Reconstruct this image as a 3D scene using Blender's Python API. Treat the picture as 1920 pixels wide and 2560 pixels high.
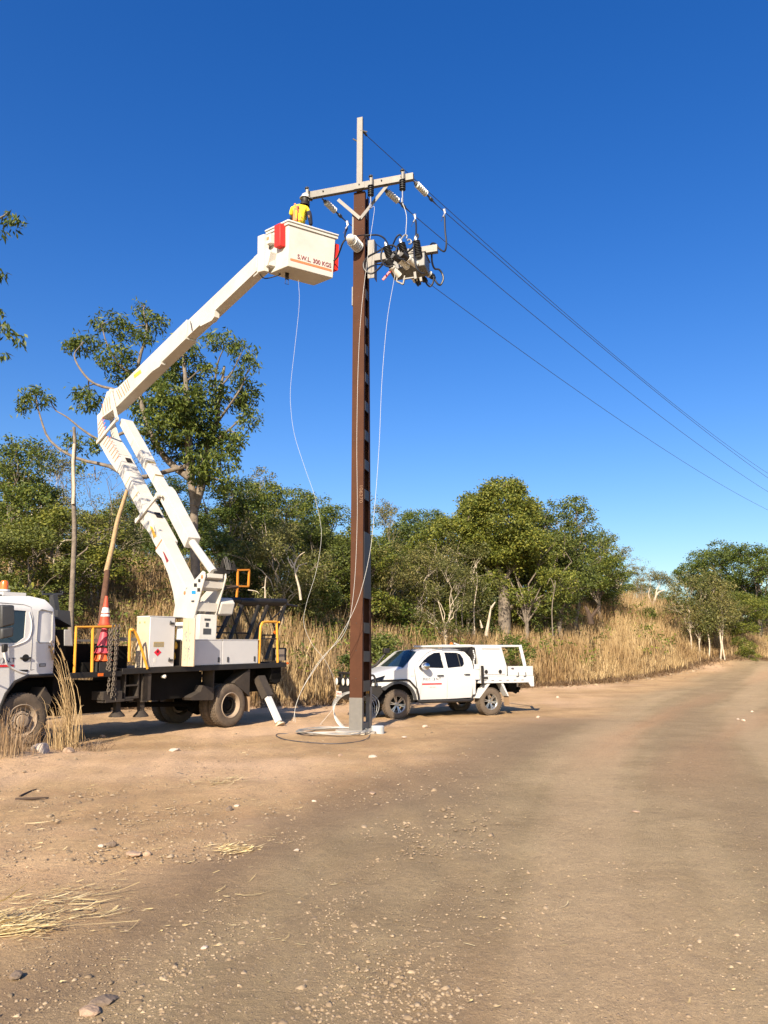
import bpy, bmesh, math, random
import numpy as np
from mathutils import Vector, Matrix, geometry
R = math.radians
sc = bpy.context.scene
for _o in list(bpy.data.objects): bpy.data.objects.remove(_o)
col = sc.collection

# ------------------------------------------------------------------ camera
CH, FPX, HOR = 1.7, 1850.0, 1640.0            # eye height, focal length in photo pixels, horizon row
PITCH = math.atan((HOR - 1280) / FPX)
cd = bpy.data.cameras.new('camera'); cam = bpy.data.objects.new('camera', cd); col.objects.link(cam)
cam.location = (0, 0, CH); cam.rotation_euler = (math.pi / 2 + PITCH, 0, 0)
cd.sensor_fit = 'VERTICAL'; cd.sensor_height = 24; cd.lens = FPX / 2560 * 24
cd.clip_start = .1; cd.clip_end = 6000
sc.camera = cam
sc.render.resolution_x = 768; sc.render.resolution_y = 1024
# ------------------------------------------------------------------ light
SUN_EL, SUN_AZ = 31.0, 15.7                   # elevation; degrees left of straight behind the camera
w = bpy.data.worlds.new('World'); sc.world = w; w.use_nodes = True
nt = w.node_tree; bg = nt.nodes['Background']
sky = nt.nodes.new('ShaderNodeTexSky'); sky.sky_type = 'NISHITA'; sky.sun_disc = False
sky.sun_elevation = R(SUN_EL); sky.sun_rotation = R(180 + SUN_AZ)
sky.altitude = 0; sky.air_density = 1.25; sky.dust_density = 1.3; sky.ozone_density = 4.0
hsv = nt.nodes.new('ShaderNodeHueSaturation'); hsv.inputs['Saturation'].default_value = 1.36; hsv.inputs['Hue'].default_value = .517; nt.links.new(sky.outputs[0], hsv.inputs['Color']); nt.links.new(hsv.outputs[0], bg.inputs[0]); bg.inputs[1].default_value = .095
sd = bpy.data.lights.new('sun', 'SUN'); sun = bpy.data.objects.new('sun', sd); col.objects.link(sun)
sd.energy = 4.9; sd.angle = R(.5); sd.color = (1.0, .85, .65)
ce = math.cos(R(SUN_EL))
SDIR = Vector((-math.sin(R(SUN_AZ)) * ce, -math.cos(R(SUN_AZ)) * ce, math.sin(R(SUN_EL))))   # towards the sun
sun.rotation_euler = SDIR.to_track_quat('Z', 'Y').to_euler()
sc.view_settings.view_transform = 'Standard'; sc.view_settings.look = 'None'
sc.view_settings.exposure = 0.92; sc.view_settings.gamma = 1

# ------------------------------------------------------------------ measuring helpers
cp, sp = math.cos(PITCH), math.sin(PITCH)
def ray(px, py):
    a, b = (px - 960) / FPX, (1280 - py) / FPX
    return np.array([a, cp - sp * b, sp + cp * b])
CAM = np.array([0, 0, CH])
def at(px, py, Y):                             # point of the view ray at distance Y ahead
    d = ray(px, py); return CAM + d * (Y / d[1])
def atz(px, py, z=0.0):
    d = ray(px, py); return CAM + d * ((z - CH) / d[2])
def hitp(px, py, Q, n):
    d = ray(px, py); return CAM + d * (((Q - CAM) @ n) / (d @ n))

# ------------------------------------------------------------------ materials
MATS = {}
def mat(name, c, rough=.6, metal=0., var=.12, vscale=4., bump=0., bscale=40., spec=.5, dirt=0., dirtc=(.33, .2, .11), coat=0.):
    m = bpy.data.materials.new(name); m.use_nodes = True; t = m.node_tree; b = t.nodes['Principled BSDF']
    L = t.links.new; N = t.nodes.new
    tc = N('ShaderNodeTexCoord'); n1 = N('ShaderNodeTexNoise'); n1.inputs['Scale'].default_value = vscale; n1.inputs['Detail'].default_value = 8
    n1.inputs['Roughness'].default_value = .65
    L(tc.outputs['Object'], n1.inputs['Vector'])
    mr = N('ShaderNodeMapRange'); mr.inputs[1].default_value = .3; mr.inputs[2].default_value = .7
    mr.inputs[3].default_value = 1 - var; mr.inputs[4].default_value = 1 + var * .5; L(n1.outputs[0], mr.inputs[0])
    mx = N('ShaderNodeMix'); mx.data_type = 'RGBA'; mx.blend_type = 'MULTIPLY'; mx.inputs[0].default_value = 1
    mx.inputs[6].default_value = (*c, 1); L(mr.outputs[0], mx.inputs[7]); out = mx.outputs[2]
    if dirt > 0:
        n2 = N('ShaderNodeTexNoise'); n2.inputs['Scale'].default_value = vscale * .6; n2.inputs['Detail'].default_value = 10
        n2.inputs['Roughness'].default_value = .75
        L(tc.outputs['Object'], n2.inputs['Vector'])
        r2 = N('ShaderNodeMapRange'); r2.inputs[1].default_value = .48; r2.inputs[2].default_value = .78
        r2.inputs[3].default_value = dirt * .15; r2.inputs[4].default_value = dirt; L(n2.outputs[0], r2.inputs[0])
        m2 = N('ShaderNodeMix'); m2.data_type = 'RGBA'; L(r2.outputs[0], m2.inputs[0]); L(out, m2.inputs[6])
        m2.inputs[7].default_value = (*dirtc, 1); out = m2.outputs[2]
    L(out, b.inputs['Base Color'])
    b.inputs['Roughness'].default_value = rough; b.inputs['Metallic'].default_value = metal
    b.inputs['Specular IOR Level'].default_value = spec
    if coat: b.inputs['Coat Weight'].default_value = coat; b.inputs['Coat Roughness'].default_value = .08
    if bump:
        n3 = N('ShaderNodeTexNoise'); n3.inputs['Scale'].default_value = bscale; n3.inputs['Detail'].default_value = 6
        L(tc.outputs['Object'], n3.inputs['Vector'])
        bp = N('ShaderNodeBump'); bp.inputs['Strength'].default_value = bump; bp.inputs['Distance'].default_value = .02
        L(n3.outputs[0], bp.inputs['Height']); L(bp.outputs[0], b.inputs['Normal'])
    MATS[name] = m; return m
WHITE = mat('white_paint', (.62, .62, .615), .42, var=.05, vscale=3, dirt=.16, dirtc=(.5, .4, .28))
BOOM = mat('boom_paint', (.565, .55, .51), .5, var=.09, vscale=2, dirt=.4, dirtc=(.42, .33, .23))
CREAM = mat('cream_locker', (.56, .46, .33), .55, var=.1, dirt=.35, dirtc=(.35, .24, .14))
UTEW = mat('ute_paint', (.58, .585, .59), .3, var=.02, vscale=2, dirt=.10, dirtc=(.5, .38, .26), coat=.5)
BLACK = mat('black_steel', (.009, .009, .009), .55, var=.4, dirt=.25, dirtc=(.12, .08, .05))
DARK = mat('dark_underbody', (.006, .0055, .005), .9, var=.4, spec=.2, dirt=.2, dirtc=(.03, .02, .012))
GREY = mat('grey_plastic', (.05, .052, .055), .5, var=.2)
LGREY = mat('light_grey', (.33, .34, .35), .5, var=.1, dirt=.2)
RUBBER = mat('dusty_rubber', (.10, .078, .058), .92, var=.25, vscale=12, bump=.4, bscale=60, dirt=.6, dirtc=(.22, .155, .1))
RUBDK = mat('dark_rubber', (.03, .028, .026), .8, var=.2)
RIMW = mat('dusty_rim', (.30, .24, .18), .7, var=.2, dirt=.4)
ALLOY = mat('machined_alloy', (.5, .49, .47), .3, .8, var=.1)
CHROME = mat('chrome', (.55, .56, .58), .15, 1., var=.05)
GALV = mat('galvanised', (.155, .148, .138), .5, .25, var=.12, vscale=9, bump=.1, dirt=.15, dirtc=(.4, .35, .28))
BROWN = mat('red_oxide_steel', (.066, .026, .013), .75, spec=.2, var=.2, vscale=2.5, bump=.1, bscale=25, dirt=.35, dirtc=(.12, .045, .02))
BATT = mat('batten_grey', (.034, .028, .027), .55, var=.15, vscale=5)
POLEIN = mat('pole_inside', (.035, .014, .01), .7, var=.2)
YEL = mat('safety_yellow', (.72, .34, .03), .45, var=.1, dirt=.2)
ORG = mat('orange_plastic', (.75, .13, .03), .45, var=.1)
RED = mat('red_plastic', (.72, .028, .015), .4, var=.08)
PINK = mat('faded_red_plastic', (.62, .07, .10), .5, var=.1)
STRIPE = mat('orange_tape', (.80, .20, .08), .5, var=.08)
DRED = mat('dark_red_ink', (.22, .02, .03), .6)
REDINK = mat('red_ink', (.62, .02, .03), .5)
NAVY = mat('navy_ink', (.02, .025, .06), .5)
GINK = mat('grey_ink', (.30, .30, .30), .6)
CHALK = mat('chalk_mark', (.20, .115, .07), .8)
BLUE = mat('blue_sticker', (.01, .26, .62), .5)
YSTK = mat('yellow_sticker', (.82, .45, .04), .5)
OCHRE = mat('ochre_label', (.45, .33, .12), .6, var=.3, vscale=30)
GLASSD = mat('dark_glass', (.006, .007, .009), .08, var=.2, spec=.35)
GLASSW = mat('windscreen_glass', (.014, .026, .030), .08, var=.5, vscale=3, spec=.6)
LAMP = mat('lamp_lens', (.80, .78, .70), .12, var=.05, coat=.6)
AMBER = mat('amber_lens', (.75, .15, .015), .25, var=.05, coat=.5)
PORC = mat('white_porcelain', (.74, .73, .68), .25, var=.05, coat=.4)
POLYM = mat('black_polymer', (.022, .022, .024), .5, var=.2)
CABLE = mat('black_cable', (.012, .014, .02), .45, var=.1)
WIREM = mat('aluminium_wire', (.42, .42, .40), .5, .5, var=.1)
LINE = mat('line_conductor', (.06, .065, .08), .5, .3, var=.1)
TANK = mat('tank_grey', (.14, .15, .155), .45, var=.08, dirt=.15)
HOSE = mat('white_hose', (.5, .5, .48), .5, var=.08)
CONC = mat('concrete', (.42, .38, .32), .9, var=.15, vscale=8, bump=.5, dirt=.3)
PVC = mat('pale_pvc', (.42, .44, .44), .5, var=.05)
RUST = mat('rusty_chain', (.17, .14, .11), .6, .3, var=.4, vscale=20)
HIVIS = mat('hi_vis_yellow', (.86, .66, .03), .8, var=.08, bump=.3, bscale=25)
HARN = mat('harness_orange', (.80, .22, .07), .75, var=.15, vscale=12)
NAVYC = mat('navy_cloth', (.018, .02, .038), .85, var=.2, bump=.3)
SKIN = mat('skin', (.30, .17, .11), .6, var=.06)
SEAT = mat('seat_blue', (.015, .03, .07), .8)
WOODM = mat('fresh_split_wood', (.46, .33, .18), .85, var=.35, vscale=14, dirt=.6, dirtc=(.16, .1, .06), bump=.4, bscale=20)
ROCKM = mat('rock', (.36, .25, .17), .9, var=.35, vscale=18, bump=.6, bscale=30)
ROCKP = mat('pale_rock', (.52, .42, .33), .9, var=.25, vscale=14, bump=.6, bscale=30)
ROCKD = mat('dark_rock', (.19, .14, .10), .85, var=.3, vscale=14, bump=.6, bscale=30)
STICK = mat('dark_stick', (.07, .045, .03), .9, var=.3)
BARKG = mat('grey_bark', (.20, .165, .13), .9, var=.5, vscale=6, bump=.5, bscale=12)
BARKW = mat('white_bark', (.52, .44, .34), .8, var=.4, vscale=5, bump=.3, bscale=10)
BARKB = mat('brown_bark', (.12, .062, .04), .95, var=.45, vscale=8, bump=.6, bscale=20)

def leafmat(name, c1, c2, c3, trans=.25, patch=0.):
    m = bpy.data.materials.new(name); m.use_nodes = True; t = m.node_tree; L = t.links.new; N = t.nodes.new
    b = t.nodes['Principled BSDF']; g = N('ShaderNodeNewGeometry'); r = N('ShaderNodeValToRGB')
    L(g.outputs['Random Per Island'], r.inputs[0]); e = r.color_ramp.elements
    e[0].color = (*c1, 1); e[1].color = (*c3, 1); k = e.new(.55); k.color = (*c2, 1)
    oi = N('ShaderNodeObjectInfo'); hs = N('ShaderNodeHueSaturation')
    mh = N('ShaderNodeMapRange'); mh.inputs[3].default_value = .472 if trans > .22 and not patch else .5; mh.inputs[4].default_value = .512 if trans > .22 and not patch else .5; L(oi.outputs['Random'], mh.inputs[0])
    mv = N('ShaderNodeMapRange'); mv.inputs[3].default_value = 1.2; mv.inputs[4].default_value = .8; L(oi.outputs['Random'], mv.inputs[0])
    L(mh.outputs[0], hs.inputs['Hue']); L(mv.outputs[0], hs.inputs['Value']); L(r.outputs[0], hs.inputs['Color'])
    if patch:
        tc = N('ShaderNodeTexCoord'); nn = N('ShaderNodeTexNoise'); nn.inputs['Scale'].default_value = patch; nn.inputs['Detail'].default_value = 5; L(tc.outputs['Object'], nn.inputs['Vector'])
        mr = N('ShaderNodeMapRange'); mr.inputs[1].default_value = .32; mr.inputs[2].default_value = .68; L(nn.outputs[0], mr.inputs[0])
        mp = N('ShaderNodeMix'); mp.data_type = 'RGBA'; mp.blend_type = 'MULTIPLY'; mp.inputs[0].default_value = 1; L(hs.outputs[0], mp.inputs[6])
        mq = N('ShaderNodeMix'); mq.data_type = 'RGBA'; mq.inputs[6].default_value = (.62, .52, .42, 1); mq.inputs[7].default_value = (1.2, 1.2, 1.15, 1); L(mr.outputs[0], mq.inputs[0]); L(mq.outputs[2], mp.inputs[7]); hs = mp
    hso = hs.outputs[2] if patch else hs.outputs[0]
    L(hso, b.inputs['Base Color']); b.inputs['Roughness'].default_value = .55; b.inputs['Specular IOR Level'].default_value = .35
    tr = N('ShaderNodeBsdfTranslucent'); L(hso, tr.inputs['Color'])
    ms = N('ShaderNodeMixShader'); ms.inputs[0].default_value = trans; L(b.outputs[0], ms.inputs[1]); L(tr.outputs[0], ms.inputs[2])
    L(ms.outputs[0], t.nodes['Material Output'].inputs['Surface']); return m
LEAF_A = leafmat('gum_leaf', (.050, .082, .014), (.108, .145, .022), (.24, .26, .045), .26)
LEAF_B = leafmat('olive_leaf', (.066, .080, .024), (.130, .138, .038), (.26, .24, .075), .26)
LEAF_C = leafmat('dark_leaf', (.050, .080, .018), (.085, .120, .024), (.14, .165, .032))
LEAF_D = leafmat('dry_twig_leaf', (.13, .09, .05), (.20, .15, .085), (.27, .21, .12))
GRASSM = leafmat('dry_grass', (.27, .185, .095), (.41, .30, .16), (.58, .455, .265), .25, .45)
GRASSB = leafmat('brown_thatch', (.14, .09, .052), (.22, .15, .09), (.34, .25, .155), .15, .6)
STRAWM = leafmat('straw', (.48, .36, .17), (.66, .52, .26), (.80, .66, .38), .1)
PEBM = leafmat('pebble', (.19, .138, .082), (.28, .205, .125), (.38, .29, .185), 0)

# ------------------------------------------------------------------ mesh helpers
def V(*a): return Vector(a)
class MB:
    def __init__(s): s.v = []; s.f = []; s.m = []
    def add(s, vs, fs, m=0):
        o = len(s.v); s.v += [tuple(map(float, p)) for p in vs]
        for f in fs: s.f.append(tuple(o + i for i in f)); s.m.append(m)
        return s
    def box(s, x0, x1, y0, y1, z0, z1, m=0):
        return s.hexa([(x0, y0, z0), (x1, y0, z0), (x1, y1, z0), (x0, y1, z0), (x0, y0, z1), (x1, y0, z1), (x1, y1, z1), (x0, y1, z1)], m)
    def hexa(s, c, m=0):
        return s.add(c, [(3, 2, 1, 0), (4, 5, 6, 7), (0, 1, 5, 4), (1, 2, 6, 5), (2, 3, 7, 6), (3, 0, 4, 7)], m)
    def beam(s, p, q, w, h, side=None, m=0, w2=None, h2=None):   # box from p to q; w across (along side), h the other way
        p, q = Vector(p), Vector(q); d = (q - p).normalized()
        sd = Vector(side) if side is not None else (d.cross(V(0, 0, 1)) if abs(d.z) < .98 else V(1, 0, 0))
        sd = (sd - d * sd.dot(d)).normalized(); up = sd.cross(d).normalized(); c = []
        for o, ww, hh in ((p, w, h), (q, w2 or w, h2 or h)):
            for a, b in ((-1, -1), (1, -1), (1, 1), (-1, 1)): c.append(o + sd * a * ww / 2 + up * b * hh / 2)
        return s.hexa(c, m)
    def tube(s, pts, r, seg=8, m=0, caps=True):
        pts = [Vector(p) for p in pts]; n = len(pts); rs = r if isinstance(r, (list, tuple)) else [r] * n
        ref = None; vs = []
        for i, p in enumerate(pts):
            t = (pts[min(i + 1, n - 1)] - pts[max(i - 1, 0)])
            t = t.normalized() if t.length > 1e-9 else V(0, 0, 1)
            if ref is None: ref = V(0, 0, 1) if abs(t.z) < .9 else V(1, 0, 0)
            a = t.cross(ref); a = a.normalized() if a.length > 1e-6 else t.orthogonal().normalized()
            b = t.cross(a).normalized(); ref = -b if False else a.cross(t)
            for k in range(seg):
                th = 2 * math.pi * k / seg; vs.append(p + (a * math.cos(th) + b * math.sin(th)) * rs[i])
        fs = [(i * seg + k, i * seg + (k + 1) % seg, (i + 1) * seg + (k + 1) % seg, (i + 1) * seg + k) for i in range(n - 1) for k in range(seg)]
        if caps: fs += [tuple(range(seg - 1, -1, -1)), tuple((n - 1) * seg + k for k in range(seg))]
        return s.add(vs, fs, m)
    def lathe(s, o, ax, prof, seg=24, m=0):                      # prof: (radius, height along ax)
        o = Vector(o); ax = Vector(ax).normalized(); a = ax.orthogonal().normalized(); b = ax.cross(a); vs = []
        for r, h in prof:
            for k in range(seg):
                th = 2 * math.pi * k / seg; vs.append(o + ax * h + (a * math.cos(th) + b * math.sin(th)) * r)
        n = len(prof)
        fs = [(i * seg + k, i * seg + (k + 1) % seg, (i + 1) * seg + (k + 1) % seg, (i + 1) * seg + k) for i in range(n - 1) for k in range(seg)]
        return s.add(vs, fs, m)
    def prism(s, pts, n, m=0):                                   # planar outline (3-D points) extruded by vector n
        pts = [Vector(p) for p in pts]; n = Vector(n); k = len(pts)
        tri = geometry.tessellate_polygon([pts]); vs = pts + [p + n for p in pts]
        fs = [tuple(t) for t in tri] + [tuple(k + i for i in t[::-1]) for t in tri]
        fs += [(i, (i + 1) % k, k + (i + 1) % k, k + i) for i in range(k)]
        return s.add(vs, fs, m)
    def grid(s, rows, m=0):                                      # rows of points
        n, k = len(rows), len(rows[0]); vs = [p for r in rows for p in r]
        return s.add(vs, [(i * k + j, i * k + j + 1, (i + 1) * k + j + 1, (i + 1) * k + j) for i in range(n - 1) for j in range(k - 1)], m)
    def build(s, name, mats, parent=None, ang=32, bevel=0, recalc=True, smooth=True):
        me = bpy.data.meshes.new(name); me.from_pydata(s.v, [], s.f)
        for mm in (mats if isinstance(mats, (list, tuple)) else [mats]): me.materials.append(mm)
        me.polygons.foreach_set('material_index', s.m)
        if recalc:
            bm = bmesh.new(); bm.from_mesh(me); bmesh.ops.recalc_face_normals(bm, faces=bm.faces); bm.to_mesh(me); bm.free()
        if smooth:
            me.polygons.foreach_set('use_smooth', [True] * len(me.polygons)); me.set_sharp_from_angle(angle=R(ang))
        me.update(); o = bpy.data.objects.new(name, me); col.objects.link(o)
        if parent: o.parent = parent
        if bevel:
            b = o.modifiers.new('bevel', 'BEVEL'); b.width = bevel; b.segments = 2; b.limit_method = 'ANGLE'; b.angle_limit = R(40)
        return o
def npmesh(name, v, f4, m, parent=None, smooth=False):          # numpy: v (n,3), f4 (k,4)
    me = bpy.data.meshes.new(name); v = np.ascontiguousarray(v, dtype=np.float32); k = f4.shape[1]
    me.vertices.add(len(v)); me.vertices.foreach_set('co', v.ravel())
    me.loops.add(f4.size); me.loops.foreach_set('vertex_index', np.ascontiguousarray(f4, dtype=np.int32).ravel())
    me.polygons.add(len(f4)); me.polygons.foreach_set('loop_start', np.arange(0, f4.size, k, dtype=np.int32))
    me.polygons.foreach_set('loop_total', np.full(len(f4), k, dtype=np.int32))
    me.materials.append(m); me.update(calc_edges=True)
    if smooth: me.polygons.foreach_set('use_smooth', [True] * len(f4))
    o = bpy.data.objects.new(name, me); col.objects.link(o)
    if parent: o.parent = parent
    return o
def tag(o, label=None, cat=None, group=None, kind=None):
    if label: o['label'] = label
    if cat: o['category'] = cat
    if group: o['group'] = group
    if kind: o['kind'] = kind
    return o
def empty(name, loc=(0, 0, 0), rot=(0, 0, 0)):
    o = bpy.data.objects.new(name, None); col.objects.link(o); o.location = loc; o.rotation_euler = rot; o.empty_display_size = .2
    return o
def copy_tree(o, parent=None):
    c = o.copy(); col.objects.link(c); c.parent = parent
    for ch in [x for x in bpy.data.objects if x.parent == o]: copy_tree(ch, c)
    return c
def text(s, size, M, m, name, parent=None, ext=.0015, sx=1., off=0.):
    cu = bpy.data.curves.new(name, 'FONT'); cu.body = s; cu.size = size; cu.extrude = ext; cu.offset = off; cu.align_x = 'CENTER'; cu.align_y = 'CENTER'
    t = bpy.data.objects.new(name, cu); col.objects.link(t); dg = bpy.context.evaluated_depsgraph_get()
    me = bpy.data.meshes.new_from_object(t.evaluated_get(dg)); bpy.data.objects.remove(t)
    me.transform(M @ Matrix.Diagonal((sx, 1, 1, 1))); me.materials.clear(); me.materials.append(m)
    o = bpy.data.objects.new(name, me); col.objects.link(o)
    if parent: o.parent = parent
    return o
def frameM(o, X, Y):                                            # matrix with columns X, Y, X x Y at o
    X = Vector(X).normalized(); Y = Vector(Y); Y = (Y - X * Y.dot(X)).normalized(); Z = X.cross(Y)
    return Matrix(((X.x, Y.x, Z.x, o[0]), (X.y, Y.y, Z.y, o[1]), (X.z, Y.z, Z.z, o[2]), (0, 0, 0, 1)))
def smooth_path(pts, n=8):                                      # Catmull-Rom
    P = [Vector(p) for p in pts]; P = [P[0] * 2 - P[1]] + P + [P[-1] * 2 - P[-2]]; out = []
    for i in range(1, len(P) - 2):
        for k in range(n):
            t = k / n; a, b, c, d = P[i - 1], P[i], P[i + 1], P[i + 2]
            out.append(.5 * ((2 * b) + (c - a) * t + (2 * a - 5 * b + 4 * c - d) * t * t + (3 * b - a - 3 * c + d) * t ** 3))
    out.append(P[-2]); return out

# ------------------------------------------------------------------ terrain
def sstep(a, b, x): t = np.clip((x - a) / (b - a), 0, 1); return t * t * (3 - 2 * t)
EDGE = np.array([(-60, 20), (-18, 22.5), (-9, 24.5), (-5, 25.5), (-2, 26.5), (0, 29), (4, 33), (9.5, 36.5), (14.5, 41), (20, 46), (28, 53), (40, 57), (70, 64), (140, 74)], float)
def edge_y(x): return np.interp(x, EDGE[:, 0], EDGE[:, 1])
def fbm(x, y, f, n=4, seed=0):
    r = np.random.RandomState(seed); o = 0; a = 1.
    for i in range(n):
        for k in range(3):
            th = r.uniform(0, 6.28); ph = r.uniform(0, 6.28); o = o + a * np.sin((x * math.cos(th) + y * math.sin(th)) * f * r.uniform(.7, 1.3) + ph)
        f *= 2.07; a *= .5
    return o / 4
SK = [tuple(atz(px, py)[:2]) for px, py in ((158, 2270), (180, 2310), (196, 2360), (204, 2420), (196, 2480))]
def terr(x, y):
    x = np.asarray(x, float); y = np.asarray(y, float)
    z = .03 * np.maximum(0, y - 24) * sstep(22, 32, y)
    z = np.where(y > 120, .03 * 96, z)
    s = y - edge_y(x)                                            # metres beyond the grass edge
    z = z + 2.7 * np.exp(-((x - 17.8) / 7.0) ** 2 - ((y - 56) / 9.) ** 2)
    z = z + 1.2 * np.exp(-((x - 27) / 9) ** 2 - ((y - 66) / 9.) ** 2)
    z = z + sstep(0, 18, s) * (1.9 * sstep(22, 10, x) + .5 + 2.6 * sstep(4, -16, x)) + sstep(0, 3, s) * .15
    z = z + sstep(.5, 8, s) * .12 * fbm(x, y, .5, 3, 3)
    z = z + .012 * fbm(x, y, 1.3, 3, 5) + .035 * fbm(x, y, .22, 2, 6)
    z = z + .16 * np.exp(-((x + 7.0) / 1.6) ** 2 - ((y - 12.9) / 1.0) ** 2)          # spoil round the near tuft
    return z
def tz(x, y): return float(terr(x, y))
ys = np.concatenate([np.arange(-6, 3, .5), np.arange(3, 9, .06), np.arange(9, 30, .12), np.arange(30, 70, .4), np.arange(70, 160, 3), np.array([170, 200, 260, 400, 800, 1600, 3000])])
th = np.concatenate([np.linspace(-1.35, -.75, 14)[:-1], np.linspace(-.75, .75, 380), np.linspace(.75, 1.35, 14)[1:]])
TH, YY = np.meshgrid(th, ys); XX = TH * (np.abs(YY) + 3.0)
XX = np.where(YY > 300, XX * 1.5, XX)
ZZ = terr(XX, YY); nr, nc = XX.shape
gi = np.arange(nr * nc).reshape(nr, nc)
F = np.stack([gi[:-1, :-1], gi[:-1, 1:], gi[1:, 1:], gi[1:, :-1]], -1).reshape(-1, 4)
near = (YY < 30)
ZZ = ZZ + np.where(near, .006 * fbm(XX, YY, 6., 3, 9) * sstep(30, 12, YY), 0)
def polyd(x, y, pts):
    best = np.full(x.shape, 1e9)
    for (x0, y0), (x1, y1) in zip(pts[:-1], pts[1:]):
        dx, dy = x1 - x0, y1 - y0; t = np.clip(((x - x0) * dx + (y - y0) * dy) / (dx * dx + dy * dy), 0, 1)
        best = np.minimum(best, np.hypot(x - x0 - t * dx, y - y0 - t * dy))
    return best
# wheel tracks of the road, bending away to the right
T1 = [(.45, 1)] + [tuple(atz(*p)[:2]) for p in ((1170, 2560), (1235, 2350), (1320, 2130), (1420, 1960), (1540, 1850), (1700, 1770))] + [(24, 46), (45, 64), (90, 105)]
T2 = [(1.1, 1)] + [tuple(atz(*p)[:2]) for p in ((1640, 2560), (1610, 2350), (1630, 2130), (1690, 1960), (1780, 1860), (1900, 1790))] + [(27, 43), (48, 61), (92, 101)]
wob = .25 * fbm(XX, YY, .9, 3, 21)
ZZ = ZZ + near * (1 - sstep(-.5, 1.5, XX - .1 * YY)) * sstep(4, 7, YY) * (.026 * fbm(XX, YY, 2.6, 4, 61) + .018 * fbm(XX, YY, 9., 2, 62))
for k_ in range(5): ZZ = ZZ - .010 * np.exp(-(polyd(XX, YY, [(a + .085 * (k_ - 2), b_) for a, b_ in SK]) / .016) ** 2)
gr_ZZ = ZZ; d1 = polyd(XX, YY, T1) + wob; d2 = polyd(XX, YY, T2) + wob
road = sstep(3.2, 1.2, np.minimum(d1, d2) + .8 * fbm(XX, YY, .5, 3, 22))
trk = np.maximum(np.exp(-(d1 / .42) ** 2), .8 * np.exp(-(d2 / .5) ** 2)) * sstep(.2, .6, .5 + .4 * fbm(XX, YY, .35, 2, 23))
u_ = polyd(XX, YY, T1) * np.where(XX > np.interp(YY, [p[1] for p in T1], [p[0] for p in T1]), 1, -1)
streak = .5 + .5 * fbm(u_ * 1.0, YY * .06 + XX * .03, 3.2, 4, 51)
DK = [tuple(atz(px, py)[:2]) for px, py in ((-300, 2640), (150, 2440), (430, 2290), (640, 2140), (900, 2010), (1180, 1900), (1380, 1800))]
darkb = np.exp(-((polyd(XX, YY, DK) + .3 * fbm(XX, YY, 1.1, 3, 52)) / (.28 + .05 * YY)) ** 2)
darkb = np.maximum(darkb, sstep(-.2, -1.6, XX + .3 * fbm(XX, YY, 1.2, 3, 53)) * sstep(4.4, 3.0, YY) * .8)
me = bpy.data.meshes.new('ground'); vv = np.stack([XX, YY, ZZ], -1).reshape(-1, 3)
gr = npmesh('ground', vv, F, None, smooth=True); gr.data.materials.clear()
ca = gr.data.attributes.new('zone', 'FLOAT_COLOR', 'POINT')
pale = sstep(.25, -.55, fbm(XX, YY, .8, 4, 31) + (YY < 8) * 0) * sstep(4.5, 8.5, YY) * (1 - road)
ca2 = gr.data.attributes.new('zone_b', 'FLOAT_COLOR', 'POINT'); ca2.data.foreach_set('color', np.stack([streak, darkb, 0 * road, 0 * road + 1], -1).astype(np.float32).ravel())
ca.data.foreach_set('color', np.stack([road, trk, pale, np.ones_like(road)], -1).astype(np.float32).ravel())
tag(gr, 'brown gravel road and bare reddish dirt clearing', kind='structure')
g = bpy.data.materials.new('dirt'); g.use_nodes = True; t = g.node_tree; L = t.links.new; N = t.nodes.new; b = t.nodes['Principled BSDF']
tc = N('ShaderNodeTexCoord'); at_ = N('ShaderNodeAttribute'); at_.attribute_name = 'zone'; sep = N('ShaderNodeSeparateColor'); L(at_.outputs['Color'], sep.inputs[0])
def noise(sc_, det=8, rough=.6, src=None, dist=0):
    n = N('ShaderNodeTexNoise'); n.inputs['Scale'].default_value = sc_; n.inputs['Detail'].default_value = det; n.inputs['Roughness'].default_value = rough
    n.inputs['Distortion'].default_value = dist; L(tc.outputs['Object'] if src is None else src, n.inputs['Vector']); return n.outputs[0]
def mapr(s, a, b_, c, d):
    m = N('ShaderNodeMapRange'); m.inputs[1].default_value = a; m.inputs[2].default_value = b_; m.inputs[3].default_value = c; m.inputs[4].default_value = d; L(s, m.inputs[0]); return m.outputs[0]
def mixc(f, a, b_, mode='MIX'):
    m = N('ShaderNodeMix'); m.data_type = 'RGBA'; m.blend_type = mode
    for s, i in ((f, 0), (a, 6), (b_, 7)):
        if isinstance(s, (int, float)): m.inputs[i].default_value = s
        elif isinstance(s, tuple): m.inputs[i].default_value = (*s, 1)
        else: L(s, m.inputs[i])
    return m.outputs[2]
def mult(a, b_):
    m = N('ShaderNodeMath'); m.operation = 'MULTIPLY'; L(a, m.inputs[0])
    if isinstance(b_, float): m.inputs[1].default_value = b_
    else: L(b_, m.inputs[1])
    return m.outputs[0]
SOIL = mixc(mapr(noise(.55, 10, .7), .38, .66, 0, 1), (.36, .238, .122), (.58, .395, .208))
SOIL = mixc(mapr(noise(2.3, 10, .75, dist=.4), .45, .7, 0, .6), SOIL, (.46, .28, .15))
SOIL = mixc(mult(sep.outputs[2], .8), SOIL, (.66, .45, .28))
ROAD = mixc(mapr(noise(.8, 10, .7), .35, .65, 0, 1), (.272, .203, .112), (.41, .312, .178))
c_ = mixc(sep.outputs[0], SOIL, ROAD)
at2 = N('ShaderNodeAttribute'); at2.attribute_name = 'zone_b'; sepb = N('ShaderNodeSeparateColor'); L(at2.outputs['Color'], sepb.inputs[0])
c_ = mixc(mult(sep.outputs[1], .6), c_, (.46, .27, .145))
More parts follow.
